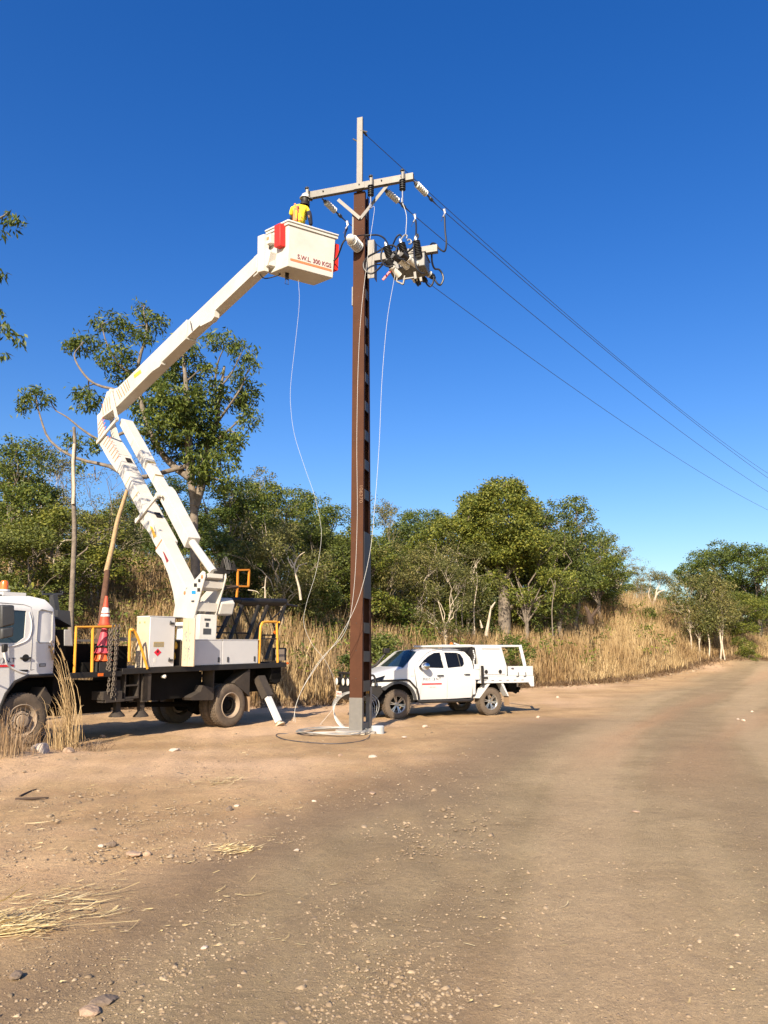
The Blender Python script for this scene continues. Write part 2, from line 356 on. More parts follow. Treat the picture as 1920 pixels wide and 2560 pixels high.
c_ = mixc(mult(mapr(sepb.outputs[0], .45, .75, 0, .5), sep.outputs[0]), c_, (.27, .19, .11))
c_ = mixc(mult(mapr(sepb.outputs[0], .5, .2, 0, .45), sep.outputs[0]), c_, (.50, .36, .215))
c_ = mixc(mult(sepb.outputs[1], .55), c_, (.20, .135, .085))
c_ = mixc(mapr(noise(9, 8, .75), .5, .75, 0, .3), c_, (.19, .14, .10))
# fine grit colour
vo = N('ShaderNodeTexVoronoi'); vo.inputs['Scale'].default_value = 38; L(tc.outputs['Object'], vo.inputs['Vector'])
grit = mapr(vo.outputs['Distance'], .0, .35, 1., 0.)
sep2 = N('ShaderNodeSeparateColor'); L(vo.outputs['Color'], sep2.inputs[0])
gm = mult(mapr(sep2.outputs[0], .62, .7, 0, 1), mapr(grit, .25, .5, 0, 1))
gcol = mixc(sep2.outputs[1], (.22, .165, .12), (.44, .34, .25))
c_ = mixc(mult(gm, .75), c_, gcol)
fine = noise(150, 4, .7); c_ = mixc(1.0, c_, mapr(fine, .25, .75, .55, 1.38), 'MULTIPLY')
c_ = mixc(1.0, c_, mapr(noise(28, 8, .8), .3, .7, .80, 1.16), 'MULTIPLY'); c_ = mixc(mapr(noise(3.5, 8, .8, dist=.6), .56, .66, 0, .35), c_, (.17, .12, .08))
L(c_, b.inputs['Base Color']); b.inputs['Roughness'].default_value = .95; b.inputs['Specular IOR Level'].default_value = .15
hsum = N('ShaderNodeMath'); hsum.operation = 'ADD'
h1 = mult(noise(7, 10, .78), 1.15); L(h1, hsum.inputs[0]); L(mult(gm, .35), hsum.inputs[1])
h2 = N('ShaderNodeMath'); h2.operation = 'ADD'; L(hsum.outputs[0], h2.inputs[0]); L(mult(noise(45, 6, .8), .30), h2.inputs[1])
bp_ = N('ShaderNodeBump'); bp_.inputs['Strength'].default_value = .62; bp_.inputs['Distance'].default_value = .06; L(h2.outputs[0], bp_.inputs['Height']); L(bp_.outputs[0], b.inputs['Normal'])
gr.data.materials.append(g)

# ================================================================== POWER POLE
PO = np.array([-.49, 17.07, 0.]); pd = np.array([.96, -.28, 0.]); pd /= np.linalg.norm(pd); pb = np.array([-pd[1], pd[0], 0.])   # pd: along the arm, pb: away
def PL(x, y, z): return Vector(PO + pd * x + pb * y + np.array([0, 0, z]))
def depth(z): return .74 - .40 * z / 13.4                       # the pole tapers front to back
def pole_px(px, py, off): h = hitp(px, py, PO + pb * off, pb); return Vector(h)
pole = empty('power_pole', PL(-.15, .3, 0)); pole_inv = pole.location.copy()
tag(pole, 'tall red-brown steel power pole with crossarm, standing in front of the white ute', 'power pole')
def pbuild(mb, name, m, parent=None, **k):
    mb.v = [(a - pole_inv.x, b_ - pole_inv.y, c - pole_inv.z) for a, b_, c in mb.v] if parent is None else [(a - pole_inv.x, b_ - pole_inv.y, c - pole_inv.z) for a, b_, c in mb.v]
    return mb.build(name, m, parent or pole, **k)
def lbox(mb, x0, x1, y0, y1, z0, z1, m=0, yt0=None, yt1=None):
    yt0 = y0 if yt0 is None else yt0; yt1 = y1 if yt1 is None else yt1
    return mb.hexa([PL(x0, y0, z0), PL(x1, y0, z0), PL(x1, y1, z0), PL(x0, y1, z0), PL(x0, yt0, z1), PL(x1, yt0, z1), PL(x1, yt1, z1), PL(x0, yt1, z1)], m)
ZB, ZT, PW = .78, 13.42, .30
mb = MB()                                                        # front channel
lbox(mb, -PW, 0, 0, .012, ZB, ZT); lbox(mb, -.012, 0, .012, .10, ZB, ZT); lbox(mb, -PW, -PW + .012, .012, .10, ZB, ZT)
fc = pbuild(mb, 'front_channel', BROWN)
mb = MB(); D0, D1 = depth(ZB), depth(ZT)
lbox(mb, -PW, 0, D0 - .012, D0, ZB, ZT, 0, D1 - .012, D1)
lbox(mb, -.012, 0, D0 - .15, D0 - .012, ZB, ZT, 0, D1 - .10, D1 - .012); lbox(mb, -PW, -PW + .012, D0 - .15, D0 - .012, ZB, ZT, 0, D1 - .10, D1 - .012)
pbuild(mb, 'rear_channel', BROWN)
mb = MB(); lbox(mb, -PW - .004, .004, -.004, .1, -.3, ZB)
lbox(mb, -PW - .004, -PW + .1, depth(0) - .15, depth(0) + .004, -.3, ZB + .2)
lbox(mb, -.1, .004, depth(0) - .15, depth(0) + .004, -.3, ZB + .22)
lbox(mb, -PW + .02, -.02, .1, depth(0) - .15, -.3, .22)
pbuild(mb, 'galvanised_foot', GALV)
mb = MB(); lbox(mb, -.2, -.19, .11, depth(6) - .12, .8, 13.3); pbuild(mb, 'web', POLEIN)
bz = []
for py in (1715, 1641, 1570): bz.append(pole_px(921, py, .3).z)
for k in range(16): 
    z = pole_px(921, 1239, .3).z + k * .735
    if z < 13.2: bz.append(z)
for z in bz:
    D = depth(z)
    for x0, x1 in ((-.014, .006), (-PW - .006, -PW + .014)): mb = MB(); lbox(mb, x0, x1, .10, D - .14, z - .12, z + .12); pbuild(mb, 'batten', BATT)
z0, z1 = pole_px(921, 1496, .3).z, pole_px(921, 1332, .3).z
for x0, x1 in ((-.014, .008), (-PW - .008, -PW + .014)): mb = MB(); lbox(mb, x0, x1, .07, depth(z0) - .03, z0, z1, 0, .07, depth(z1) - .03); pbuild(mb, 'splice_plate', BATT)
for z in np.arange(1.2, 13.3, .62):
    for x in (-.24, -.06) if int(z * 10) % 2 else (-.15,): mb = MB(); mb.lathe(PL(x, .004, z), -pb, [(0, .012), (.009, .012), (.011, .004), (.011, 0)], 6); pbuild(mb, 'bolt', BATT)
text('106270', .115, Matrix.Translation(-pole_inv) @ frameM(PL(-.055, -.006, pole_px(893, 1235, 0).z), (0, 0, -1), pd), CHALK, 'chalk_number', pole, sx=1.3)
# extension post
mb = MB(); lbox(mb, -.235, -.085, .02, .03, 12.6, 15.62); lbox(mb, -.095, -.085, .03, .10, 12.6, 15.62); lbox(mb, -.235, -.225, .03, .10, 12.6, 15.62)
pbuild(mb, 'extension_post', GALV)
mb = MB(); mb.tube([PL(-.24, .05, 14.95), PL(-.34, .0, 15.0)], .018, 6); pbuild(mb, 'eye_bolt', GALV); mb = MB(); mb.tube([PL(-.09, .05, 15.22), PL(.02, .1, 15.2)], .02, 6); pbuild(mb, 'eye_bolt', GALV)
# crossarm
AL, AR, AZ = -1.62, 1.30, 13.52
mb = MB(); lbox(mb, AL, AR, -.115, -.107, AZ - .09, AZ + .09); lbox(mb, AL, AR, -.107, -.012, AZ + .082, AZ + .09); lbox(mb, AL, AR, -.107, -.012, AZ - .09, AZ - .082)
lbox(mb, AL, AR, -.020, -.012, AZ - .082, AZ + .082); pbuild(mb, 'crossarm', GALV)
mb = MB(); lbox(mb, -.26, .03, -.124, -.116, AZ - .085, AZ + .085)
pbuild(mb, 'arm_plate', GALV)
for x in (-1.1, -.115, .48, 1.0): mb = MB(); mb.lathe(PL(x, -.12, AZ + .02), -pb, [(0, .03), (.014, .03), (.02, .018), (.02, 0)], 6); pbuild(mb, 'arm_bolt', BATT)
mb = MB(); A = pole_px(845, 499, -.06); B_ = pole_px(900, 546, -.03); Cc = pole_px(968, 462, -.06)
mb.beam(A, B_, .012, .085, pb); pbuild(mb, 'arm_brace', GALV); mb = MB(); mb.beam(B_ + Vector(pb) * .014, Cc + Vector(pb) * .014, .012, .085, pb); mb.lathe(B_, -pb, [(0, .03), (.016, .03), (.016, 0)], 6)
pbuild(mb, 'arm_brace', CREAM if False else GALV)
mb = MB(); lbox(mb, -PW - .05, -PW - .004, .03, .1, 11.9, 12.9); lbox(mb, -PW - .03, -PW - .004, .0, .1, 10.3, 10.8); pbuild(mb, 'side_bracket', GALV)
# equipment arm + mounting plate
ez = pole_px(950, 640, 0).z
mb = MB(); h0, h1 = pole_px(927, 696, 0).z, pole_px(927, 601, 0).z
lbox(mb, .09, .26, -.02, .0, h0, h1); lbox(mb, .25, .26, 0, .22, h0, h1); lbox(mb, .09, .10, 0, .1, h0, h1)
pbuild(mb, 'mounting_plate', GALV)
e0, e1 = pole_px(936, 641, 0), pole_px(1093, 622, 0); ex = (Vector(e1) - Vector(PO)).dot(Vector(pd)); EZ = (e0.z + e1.z) / 2
mb = MB(); lbox(mb, .26, ex, -.012, .0, EZ - .09, EZ + .09); lbox(mb, .26, ex, .0, .12, EZ + .08, EZ + .09); lbox(mb, .26, ex, .0, .12, EZ - .09, EZ - .08); lbox(mb, ex - .012, ex + .0, .0, .12, EZ - .08, EZ + .08)
pbuild(mb, 'equipment_arm', GALV)
# collar
mb = MB(); rr = random.Random(4); P = [PL(-.15 + math.cos(a) * (.50 + rr.uniform(-.08, .08)), .33 + math.sin(a) * (.66 + rr.uniform(-.08, .08)), 0) for a in np.linspace(0, 2 * math.pi, 22)[:-1]]
P = [p + Vector((0, 0, -.2 - 0)) for p in P]; mb.prism(P, (0, 0, .27))
o = mb.build('concrete_footing', CONC, ang=20, bevel=.02); tag(o, 'low pale concrete collar poured round the foot of the steel pole', 'footing')
q = atz(944, 1836, 0); mb = MB(); mb.lathe((0, 0, -.05), (0, 0, 1), [(0, 0), (.15, 0), (.145, .20), (.13, .22), (0, .225)], 28)
o = mb.build('marker_cap', PVC); o.location = (q[0], q[1] + .19, 0); tag(o, 'short grey cylinder cap beside the foot of the steel pole', 'cap')

# ------------------------------------------------------------------ insulators
def ribbed(mb, p, q, r0, r1, n, m=0):                            # ribbed polymer body from p to q
    p, q = Vector(p), Vector(q); Lg = (q - p).length; pr = [(0, 0)]
    for i in range(n): a = Lg * i / n; b_ = Lg * (i + .45) / n; pr += [(r0, a), (r1, b_ - Lg * .03 / n), (r1, b_ + Lg * .2 / n), (r0, b_ + Lg * .25 / n)]
    pr += [(r0, Lg), (0, Lg)]; mb.lathe(p, q - p, pr, 16, m)
def strain(s, e, label):                                         # white strain insulator from s to e
    s, e = Vector(s), Vector(e); root = empty('strain_insulator', s); tag(root, label, 'insulator', 'strain insulators at the crossarm'); d = e - s; o_ = s
    mb = MB(); ribbed(mb, d * .14, d * .55, .045, .085, 6); mb.build('insulator_body', PORC, root)
    mb = MB(); mb.tube([V(0, 0, 0), d * .15], .02, 8); mb.lathe(d * .10, d, [(0, 0), (.05, 0), (.05, .05), (0, .05)], 10); mb.build('end_fitting', GALV, root)
    mb = MB(); mb.tube([d * .55, d * .68, d * .70, d * .8, d * .82, d], [.022, .022, .045, .045, .02, .012], 8); mb.build('wire_clamp', LINE, root)
wires = {}
AZM = math.radians(40); GD = np.array([math.sin(AZM), math.cos(AZM), 0])
def wpt(k, t_): s, b_, c = wires[k]; return Vector(s + GD * t_ + np.array([0, 0, b_ * t_ + c * t_ * t_]))
wires['R'] = (np.array([.68, 16.7, 13.4]), -.0674, .00102); wires['M'] = (np.array([-.02, 16.9, 13.35]), -.0822, .00123)
wires['L'] = (np.array([-1.75, 17.4, 13.4]), -.0816, .00116); wires['E'] = (np.array([-.62, 17.1, 15.22]), -.0859, .00132)
for k, lab in (('R', 'white ribbed insulator at the right tip of the crossarm, pulling the outer wire'), ('M', 'white ribbed insulator under the crossarm just right of the pole'), ('L', 'white ribbed insulator under the crossarm between the worker and the pole')):
    s_ = {'R': PL(1.27, .0, 13.47), 'M': PL(.48, .02, 13.42), 'L': PL(-1.18, .02, 13.43)}[k]
    t0 = .85; e_ = wpt(k, t0 + .25)
    strain(s_, e_, lab)
for k, lab in (('R', 'outer power line running from the right tip of the crossarm to the far right'), ('M', 'middle power line leaving the crossarm right of the pole'), ('L', 'lowest power line, passing behind the pole and below the switch'), ('E', 'top power line running down from the tip of the extension post')):
    mb = MB(); t0 = .9 if k != 'E' else .02
    if k == 'E': mb.tube([PL(-.08, .05, 15.22), wpt('E', .25)], .03, 8)
    tt = np.concatenate([np.linspace(t0, 40, 60), np.linspace(41, 95, 20)])
    mb.tube([wpt(k, a) for a in tt], .0095, 6); o = mb.build('power_line', LINE); tag(o, lab, 'power line', 'power lines')
# post bushings hanging at the arm: clamp on top, black ribbed body below
def hanger(x, label):
    root = empty('hanging_insulator', PL(x, -.2, 13.52)); tag(root, label, 'insulator', 'black insulators hanging from the crossarm'); o = Vector(root.location)
    f = lambda *a: PL(x + a[0], -.2 + a[1], 13.52 + a[2]) - o
    mb = MB(); mb.lathe(f(0, 0, .12), (0, 0, 1), [(0, 0), (.05, 0), (.055, .02), (.03, .05), (0, .06)], 14); mb.tube([f(-.04, 0, .14), f(-.02, .1, .12), f(.05, .16, .10)], .03, 6); mb.build('top_cap', LINE, root)
    mb = MB(); mb.beam(f(0, 0, .14), f(0, 0, -.13), .05, .03); mb.tube([f(.04, 0, .16), f(.05, 0, -.1)], .012, 6); mb.build('strap', GALV, root)
    mb = MB(); ribbed(mb, f(0, 0, -.12), f(0, 0, -.42), .05, .082, 5); mb.build('insulator_body', POLYM, root)
    mb = MB(); mb.tube([f(0, 0, -.42), f(0, 0, -.66)], .018, 8); mb.tube([f(-.01, 0, -.64), f(-.01, 0, -.76)], .03, 8); mb.build('line_terminal', ALLOY, root)
    return f(0, 0, -.76) + o
hR = hanger(1.05, 'black ribbed insulator hanging from the right end of the crossarm')
hM = hanger(.22, 'black ribbed insulator hanging from the crossarm just right of the pole')
hL = hanger(-1.52, 'insulator clamp on the left tip of the crossarm beside the helmet')
# big white insulator on the pole face
root = empty('pole_insulator', PL(-.15, 0, pole_px(895, 620, 0).z)); tag(root, 'white shedded porcelain insulator sticking out of the front of the steel pole', 'insulator')
o = Vector(root.location); a_ = pole_px(897, 620, 0) - o; tip = Vector(hitp(876, 596, PO - pb * .42, pb)) - o
mb = MB(); ribbed(mb, a_, a_ + (tip - a_) * .85, .06, .15, 5); mb.build('sheds', PORC, root)
mb = MB(); mb.lathe(a_ + (tip - a_) * .83, tip - a_, [(0, 0), (.11, 0), (.12, .05), (.10, .12), (.05, .17), (0, .17)], 18); mb.build('end_cap', PORC, root)

# ------------------------------------------------------------------ load switch under the equipment arm
SO = PO - pb * .0
def sp_(px, py, off): return Vector(hitp(px, py, PO + pb * off, pb))
root = empty('load_switch', PL(.95, 0, EZ - .45)); tag(root, 'grey pole-mounted switch tank with white bushings, hanging below the lower arm', 'switch'); so = Vector(root.location)
def sb(mb, name, m, **k): mb.v = [(a - so.x, b_ - so.y, c - so.z) for a, b_, c in mb.v]; return mb.build(name, m, root, **k)
A1 = sp_(967, 672, -.35); A2 = sp_(1052, 645, -.35)
x0 = (A1 - Vector(PO)).dot(Vector(pd)); x1 = (sp_(1058, 650, -.35) - Vector(PO)).dot(Vector(pd)); zt = EZ - .16; zb = EZ - .52
mb = MB(); lbox(mb, x0, x1, -.18, .36, zb, zt); sb(mb, 'tank', TANK, bevel=.02)
mb = MB(); lbox(mb, x0 - .02, x1 + .02, -.20, .38, zt, zt + .02); sb(mb, 'lid', GALV)
tanks = []
for i, (sx_, sy_, ex_, ey_) in enumerate([(998, 690, 968, 652), (1020, 668, 990, 644), (1040, 662, 1012, 640)]):
    bse, tp = sp_(sx_, sy_, -.18), sp_(ex_, ey_, -.50)
    mb = MB(); mb.lathe(bse, tp - bse, [(0, 0), (.085, 0), (.075, .18), (.07, .24), (.09, .25), (.09, .29), (0, .29)], 20); sb(mb, 'bushing', PORC)
    d_ = (tp - bse).normalized(); mb = MB(); mb.tube([bse + d_ * .28, bse + d_ * .5, tp, tp + d_ * .06], [.075, .085, .07, .03], 14); sb(mb, 'cable_boot', POLYM); tanks.append(tp + d_ * .05)
for i, (sx_, sy_, ex_, ey_) in enumerate([(1062, 678, 1082, 692), (1040, 684, 1062, 700), (1030, 690, 1046, 706)]):
    bse, tp = sp_(sx_, sy_, .36), sp_(ex_, ey_, .55)
    mb = MB(); mb.lathe(bse, tp - bse, [(0, -.05), (.085, -.05), (.07, .1), (.09, .12), (.09, .16), (0, .16)], 16); sb(mb, 'bushing', PORC)
    d_ = (tp - bse).normalized(); mb = MB(); mb.tube([bse + d_ * .15, tp, tp + d_ * .08], [.07, .075, .03], 12); sb(mb, 'cable_boot', POLYM); tanks.append(tp + d_ * .07)
mb = MB(); P = [sp_(994, 686, -.2), sp_(992, 704, -.2), sp_(1008, 711, -.2), sp_(1011, 698, -.2), sp_(1012, 690, -.2)]
for a, b_ in zip(P[:-1], P[1:]): mb.beam(a, b_, .05, .03, pb)
mb.beam(sp_(1008, 698, -.2), sp_(1035, 694, -.2), .04, .03, pb); mb.beam(sp_(1037, 680, -.36), sp_(1039, 697, -.36), .03, .06, pb); mb.beam(sp_(1052, 694, -.1), sp_(1053, 704, -.1), .06, .06, pb)
sb(mb, 'lever_linkage', GALV)
mb = MB(); mb.beam(PL(x0 + .06, -.12, zb + .04), sp_(957, 700, -.15), .03, .05, pb); sb(mb, 'manual_handle', RED)
mb = MB(); mb.beam(PL(x0 + .25, .03, zt), PL(x0 + .25, .03, EZ - .09), .06, .06, pd); mb.beam(PL(x1 - .2, .03, zt), PL(x1 - .2, .03, EZ - .09), .06, .06, pd); sb(mb, 'hanger', GALV)
# surge arresters standing on the arm
tops = []
for i, (bx, by, tx, ty, lab) in enumerate([(976, 648, 966, 616, 'black ribbed arrester nearest the pole above the switch'), (1013, 640, 1003, 608, 'black ribbed arrester in the middle above the switch'), (1046, 638, 1040, 602, 'black ribbed arrester furthest from the pole above the switch')]):
    p_, q_ = sp_(bx, by, -.24), sp_(tx, ty, -.32); root = empty('surge_arrester', p_); tag(root, lab, 'surge arrester', 'surge arresters over the switch')
    mb = MB(); ribbed(mb, V(0, 0, 0), (q_ - p_), .055, .098, 9); mb.build('insulator_body', POLYM, root)
    mb = MB(); d_ = (q_ - p_); mb.lathe(d_, d_, [(0, 0), (.05, 0), (.045, .07), (.02, .12), (0, .12)], 12); mb.build('top_terminal', ALLOY, root)
    mb = MB(); mb.beam(-d_ * .12, V(0, 0, 0), .1, .06, pd); mb.build('bracket', GALV, root); tops.append(q_ + d_.normalized() * .1)
# black leads: traced as loops in front of the arm
def lead(pts, r, label, m=CABLE):
    mb = MB(); mb.tube(smooth_path([sp_(*p) for p in pts], 8), r, 8); o = mb.build('cable_lead', m); tag(o, label, 'cable', 'cable leads round the switch'); return o
Z2 = lambda x, y: (920 + x / 8.295, 540 + y / 8.295)
def ld(cr, r, label, m=CABLE): return lead([(*Z2(x, y), d_) for x, y, d_ in cr], r, label, m)
ld([(1590, 0, -.1), (1600, 300, -.1), (1625, 560, -.1), (1590, 730, -.05), (1480, 680, 0), (1410, 590, .02), (1340, 565, .1), (1290, 610, .2)], .022, 'black lead dropping from the outer wire and looping round the end of the lower arm')
ld([(990, 90, -.1), (1000, 250, -.2), (990, 420, -.3), (960, 520, -.34), (950, 640, -.36), (965, 900, -.5), (1010, 1080, -.5), (1100, 1180, -.45), (1170, 1190, -.4)], .022, 'black lead dropping from the middle wire past the outer arrester')
ld([(1000, 510, -.3), (1040, 430, -.3), (1025, 380, -.3), (990, 420, -.3), (960, 520, -.34), (935, 640, -.4), (860, 720, -.35), (790, 750, -.3)], .022, 'short black lead arching at the top of the outer arrester')
ld([(-80, 420, .0), (80, 395, .05), (220, 400, .05), (330, 460, .0), (395, 550, -.2), (410, 600, -.3)], .022, 'black lead arching from behind the pole to the nearest arrester')
ld([(490, 680, -.1), (540, 540, -.2), (600, 430, -.25), (660, 390, -.25), (710, 440, -.3)], .022, 'black lead hooping up beside the middle arrester')
ld([(360, 640, -.3), (200, 740, -.3), (0, 850, -.25), (-90, 980, -.22), (-70, 1120, -.22), (60, 1195, -.2), (180, 1130, -.2), (300, 1010, -.25), (400, 900, -.3)], .024, 'black lead making the big loop across the mounting plate')
ld([(430, 615, -.3), (520, 610, -.3), (610, 680, -.3), (590, 760, -.25), (520, 775, -.2), (470, 720, -.2)], .022, 'black lead curling between the nearest and middle arresters')
ld([(300, 700, -.4), (270, 800, -.4), (280, 920, -.4), (340, 1010, -.45), (430, 1050, -.5), (520, 1040, -.5)], .022, 'black lead curving down to the nearest bushing')
ld([(650, 590, -.3), (600, 640, -.38), (590, 760, -.42), (610, 860, -.5), (680, 890, -.55), (760, 900, -.6)], .022, 'black lead from the middle arrester down to the middle bushing')
ld([(1320, 780, .1), (1330, 960, .2), (1380, 1090, .3), (1470, 1110, .35), (1540, 1200, .4), (1560, 1320, .4), (1500, 1430, .4), (1430, 1390, .45), (1350, 1260, .5)], .024, 'black lead looping out to the right below the arm end')
ld([(1170, 1300, .45), (1220, 1410, .4), (1290, 1460, .4), (1350, 1380, .4), (1370, 1260, .45)], .022, 'black lead looping below the far bushings')
ld([(980, 1320, .3), (1020, 1420, .3), (1045, 1440, .3), (1050, 1340, .3), (1040, 1290, .3)], .022, 'small black lead loop under the switch tank')
ld([(130, 960, 0), (170, 1000, 0), (260, 1000, -.1), (350, 940, -.3)], .018, 'thin black lead between mounting plate and switch')
lead([(868, 570, .0), (862, 590, -.2), (868, 600, -.4), (878, 600, -.45)], .022, 'black lead from the inner wire clamp to the white pole insulator')
lead([(876, 596, -.42), (862, 601, -.42), (855, 612, -.4), (850, 626, -.3), (842, 645, -.1), (830, 655, .1)], .022, 'black lead hanging from the white pole insulator behind the bucket')
lead([(884, 592, -.4), (905, 588, -.1), (925, 587, .0)], .014, 'thin dark lead crossing the pole face')
# line taps (clamps)
for px, py, k, lab in ((1110, 532, 0, 'bright clamp hanging on the outer wire'), (1036, 545, 0, 'bright clamp hanging on the middle wire'), (867, 562, 0, 'bright clamp on the inner wire left of the pole')):
    p_ = sp_(px, py, -.1); root = empty('line_clamp', p_); tag(root, lab, 'clamp', 'line clamps')
    mb = MB(); mb.beam(V(0, 0, .10), V(.02, 0, -.02), .03, .02); mb.tube([V(.02, 0, -.02), V(-.03, -.02, -.13)], .020, 8); mb.tube([V(-.04, 0, .08), V(.03, 0, .12), V(.04, 0, .0)], .012, 6); mb.build('clamp_body', ALLOY, root)
    mb = MB(); mb.tube([V(-.03, -.02, -.14), V(-.08, -.05, -.26)], .01, 6); mb.build('clamp_screw', CHROME, root)
p_ = sp_(1012, 594, -.3); root = empty('line_clamp', p_); tag(root, 'bright open hook clamp lying over the middle arrester', 'clamp', 'line clamps')
mb = MB(); mb.tube(smooth_path([V(-.12, 0, -.12), V(-.06, 0, .0), V(.0, 0, .07), V(.06, 0, .05), V(.04, 0, -.03)]), .02, 8); mb.build('hook', ALLOY, root)
p_ = sp_(1023, 605, -.3); root = empty('line_clamp', p_); tag(root, 'bright ring clamp just left of the outer arrester', 'clamp', 'line clamps')
mb = MB(); mb.tube(smooth_path([V(-.05, 0, .03), V(.0, 0, .07), V(.05, 0, .03), V(.04, 0, -.04), V(-.02, 0, -.05)]), .022, 8); mb.build('ring', ALLOY, root)

# ------------------------------------------------------------------ hanging hoses / tails and the coil on the ground
def hose(pts, r, label, m=HOSE, name='hanging_wire'):
    mb = MB(); mb.tube(smooth_path(pts, 10), r, 6); o = mb.build(name, m); return tag(o, label, 'wire', 'loose white wires')
pY = lambda px, py, off: sp_(px, py, off)
G = lambda px, py: Vector(atz(px, py, .015))
hose([hM, pY(936, 520, -.22), pY(928, 580, -.25), pY(922, 620, -.3), pY(905, 760, -.5), pY(896, 900, -.55), pY(892, 1100, -.6), pY(893, 1300, -.6), pY(884, 1480, -.65), pY(862, 1580, -.7), pY(800, 1650, -.8), pY(757, 1720, -.9), pY(738, 1770, -.9), pY(738, 1806, -.9)], .0042, 'white wire hanging down the front of the pole and sweeping left to the ground')
hose([pY(990, 665, -.6), pY(985, 700, -.6), pY(968, 800, -.6), pY(955, 950, -.6), pY(948, 1110, -.6), pY(938, 1250, -.6), pY(925, 1380, -.6), pY(895, 1500, -.65), pY(850, 1590, -.7), pY(800, 1655, -.8), pY(760, 1715, -.9), pY(741, 1760, -.9), pY(733, 1803, -.9)], .0048, 'white wire hanging from the switch right of the pole and crossing it low down')
bk = lambda px, py, Y: Vector(at(px, py, Y))
hose([bk(746, 700, 17.0), bk(748, 760, 17.), bk(738, 860, 17.), bk(727, 960, 17.), bk(727, 1020, 17.), bk(737, 1090, 17.), bk(764, 1175, 17.), bk(785, 1235, 17.), bk(800, 1300, 17.), bk(803, 1350, 17.), bk(790, 1430, 17.), bk(766, 1510, 17.), bk(760, 1560, 17.), bk(780, 1610, 17.), bk(812, 1650, 17.), bk(835, 1700, 17.1), bk(838, 1760, 17.2), bk(800, 1812, 17.2)], .0036, 'white wire trailing from under the bucket down to the coil')
hose([hR, pY(1016, 540, -.25), pY(1014, 590, -.28)], .008, 'thin pale tail below the right hanging insulator')
root = empty('wire_coil', G(845, 1835)); tag(root, 'loose coil of pale wire lying and leaning at the foot of the steel pole', 'wire coil'); co = Vector(root.location)
rr = random.Random(8)
mb = MB()
for k in range(6):
    cx, cy = co.x + rr.uniform(-.08, .08) - .1, co.y + rr.uniform(-.1, .1) + .15; rx, ry = .85 + rr.uniform(-.1, .05), .62 + rr.uniform(-.1, .08); ph = rr.uniform(0, 6)
    n_ = 48; mb.tube([V(cx + math.cos(a) * rx - co.x, cy + math.sin(a) * ry - co.y, .02 + .012 * k * .5 + .02 * math.sin(2 * a + ph) + .02) for a in np.linspace(ph, ph + 6.1, n_)], .0095, 6)
mb.build('ground_loops', WIREM, root)
mb = MB()
for k in range(4):
    c0 = G(862 + k * 2, 1822) - co; n_ = 40; rx = .50 + .015 * k
    mb.tube([V(c0.x + .20 + math.cos(a) * (.46 + .022 * k) + .03 * k * math.sin(a * 2), c0.y - .05 + .22 * math.sin(a) + .03 * k, .40 + (.42 + .012 * k) * math.sin(a)) for a in np.linspace(-1.4 + k * .35, 4.6 + k * .2, n_)], .0075, 6)
mb.build('standing_loops', WIREM, root)
mb = MB(); mb.tube(smooth_path([G(690, 1838) - co, G(700, 1834) - co, G(760, 1833) - co, G(800, 1822) - co]), .008, 6); mb.tube(smooth_path([G(690, 1840) - co, G(720, 1850) - co, G(800, 1858) - co, G(860, 1858) - co, G(915, 1848) - co, G(930, 1825) - co]), .008, 6)
mb.build('stray_end', LINE, root)
mb = MB(); mb.tube(smooth_path([PL(-.05, .50, .85), PL(-.04, .50, 1.0), PL(-.03, .54, 1.10), PL(-.03, .58, 1.0), PL(-.03, .58, .85)]), .009, 6); o = mb.build('yellow_cord', YSTK); tag(o, 'small yellow cord loop inside the foot of the steel pole', 'cord')

# ================================================================== UTE
class Frame:
    def __init__(s, P, F, half):
        F = np.array([*F, 0.]); s.F = F / np.linalg.norm(F); s.N = np.array([-s.F[1], s.F[0], 0]); s.O = np.array([*P, 0.]) - half * s.N
        s.ang = math.atan2(s.F[1], s.F[0])
    def pix(s, px, py, y):                                       # local point on the plane y
        h = hitp(px, py, s.O + s.N * y, s.N) - s.O; return V(h @ s.F, y, h[2])
    def pixx(s, px, py, x):
        h = hitp(px, py, s.O + s.F * x, s.F) - s.O; return V(x, h @ s.N, h[2])
UF = Frame((3.12, 22.39), (-.89, -.45), .88)
ute = empty('utility_truck', UF.O, (0, 0, UF.ang)); tag(ute, 'white dual-cab ute with tray, canopy and black bull bar, parked behind the steel pole', 'ute')
def hw(x, z):
    h = .905 + .022 * math.exp(-((z - .95) / .22) ** 2)
    if z > 1.34: h -= (z - 1.34) / .5 * .19 + max(0, z - 1.7) ** 2 * 1.2
    if x > 3.0: h -= ((x - 3.0) / .85) ** 2 * .13
    if z < .7: h -= (.7 - z) ** 2 * .5
    return h
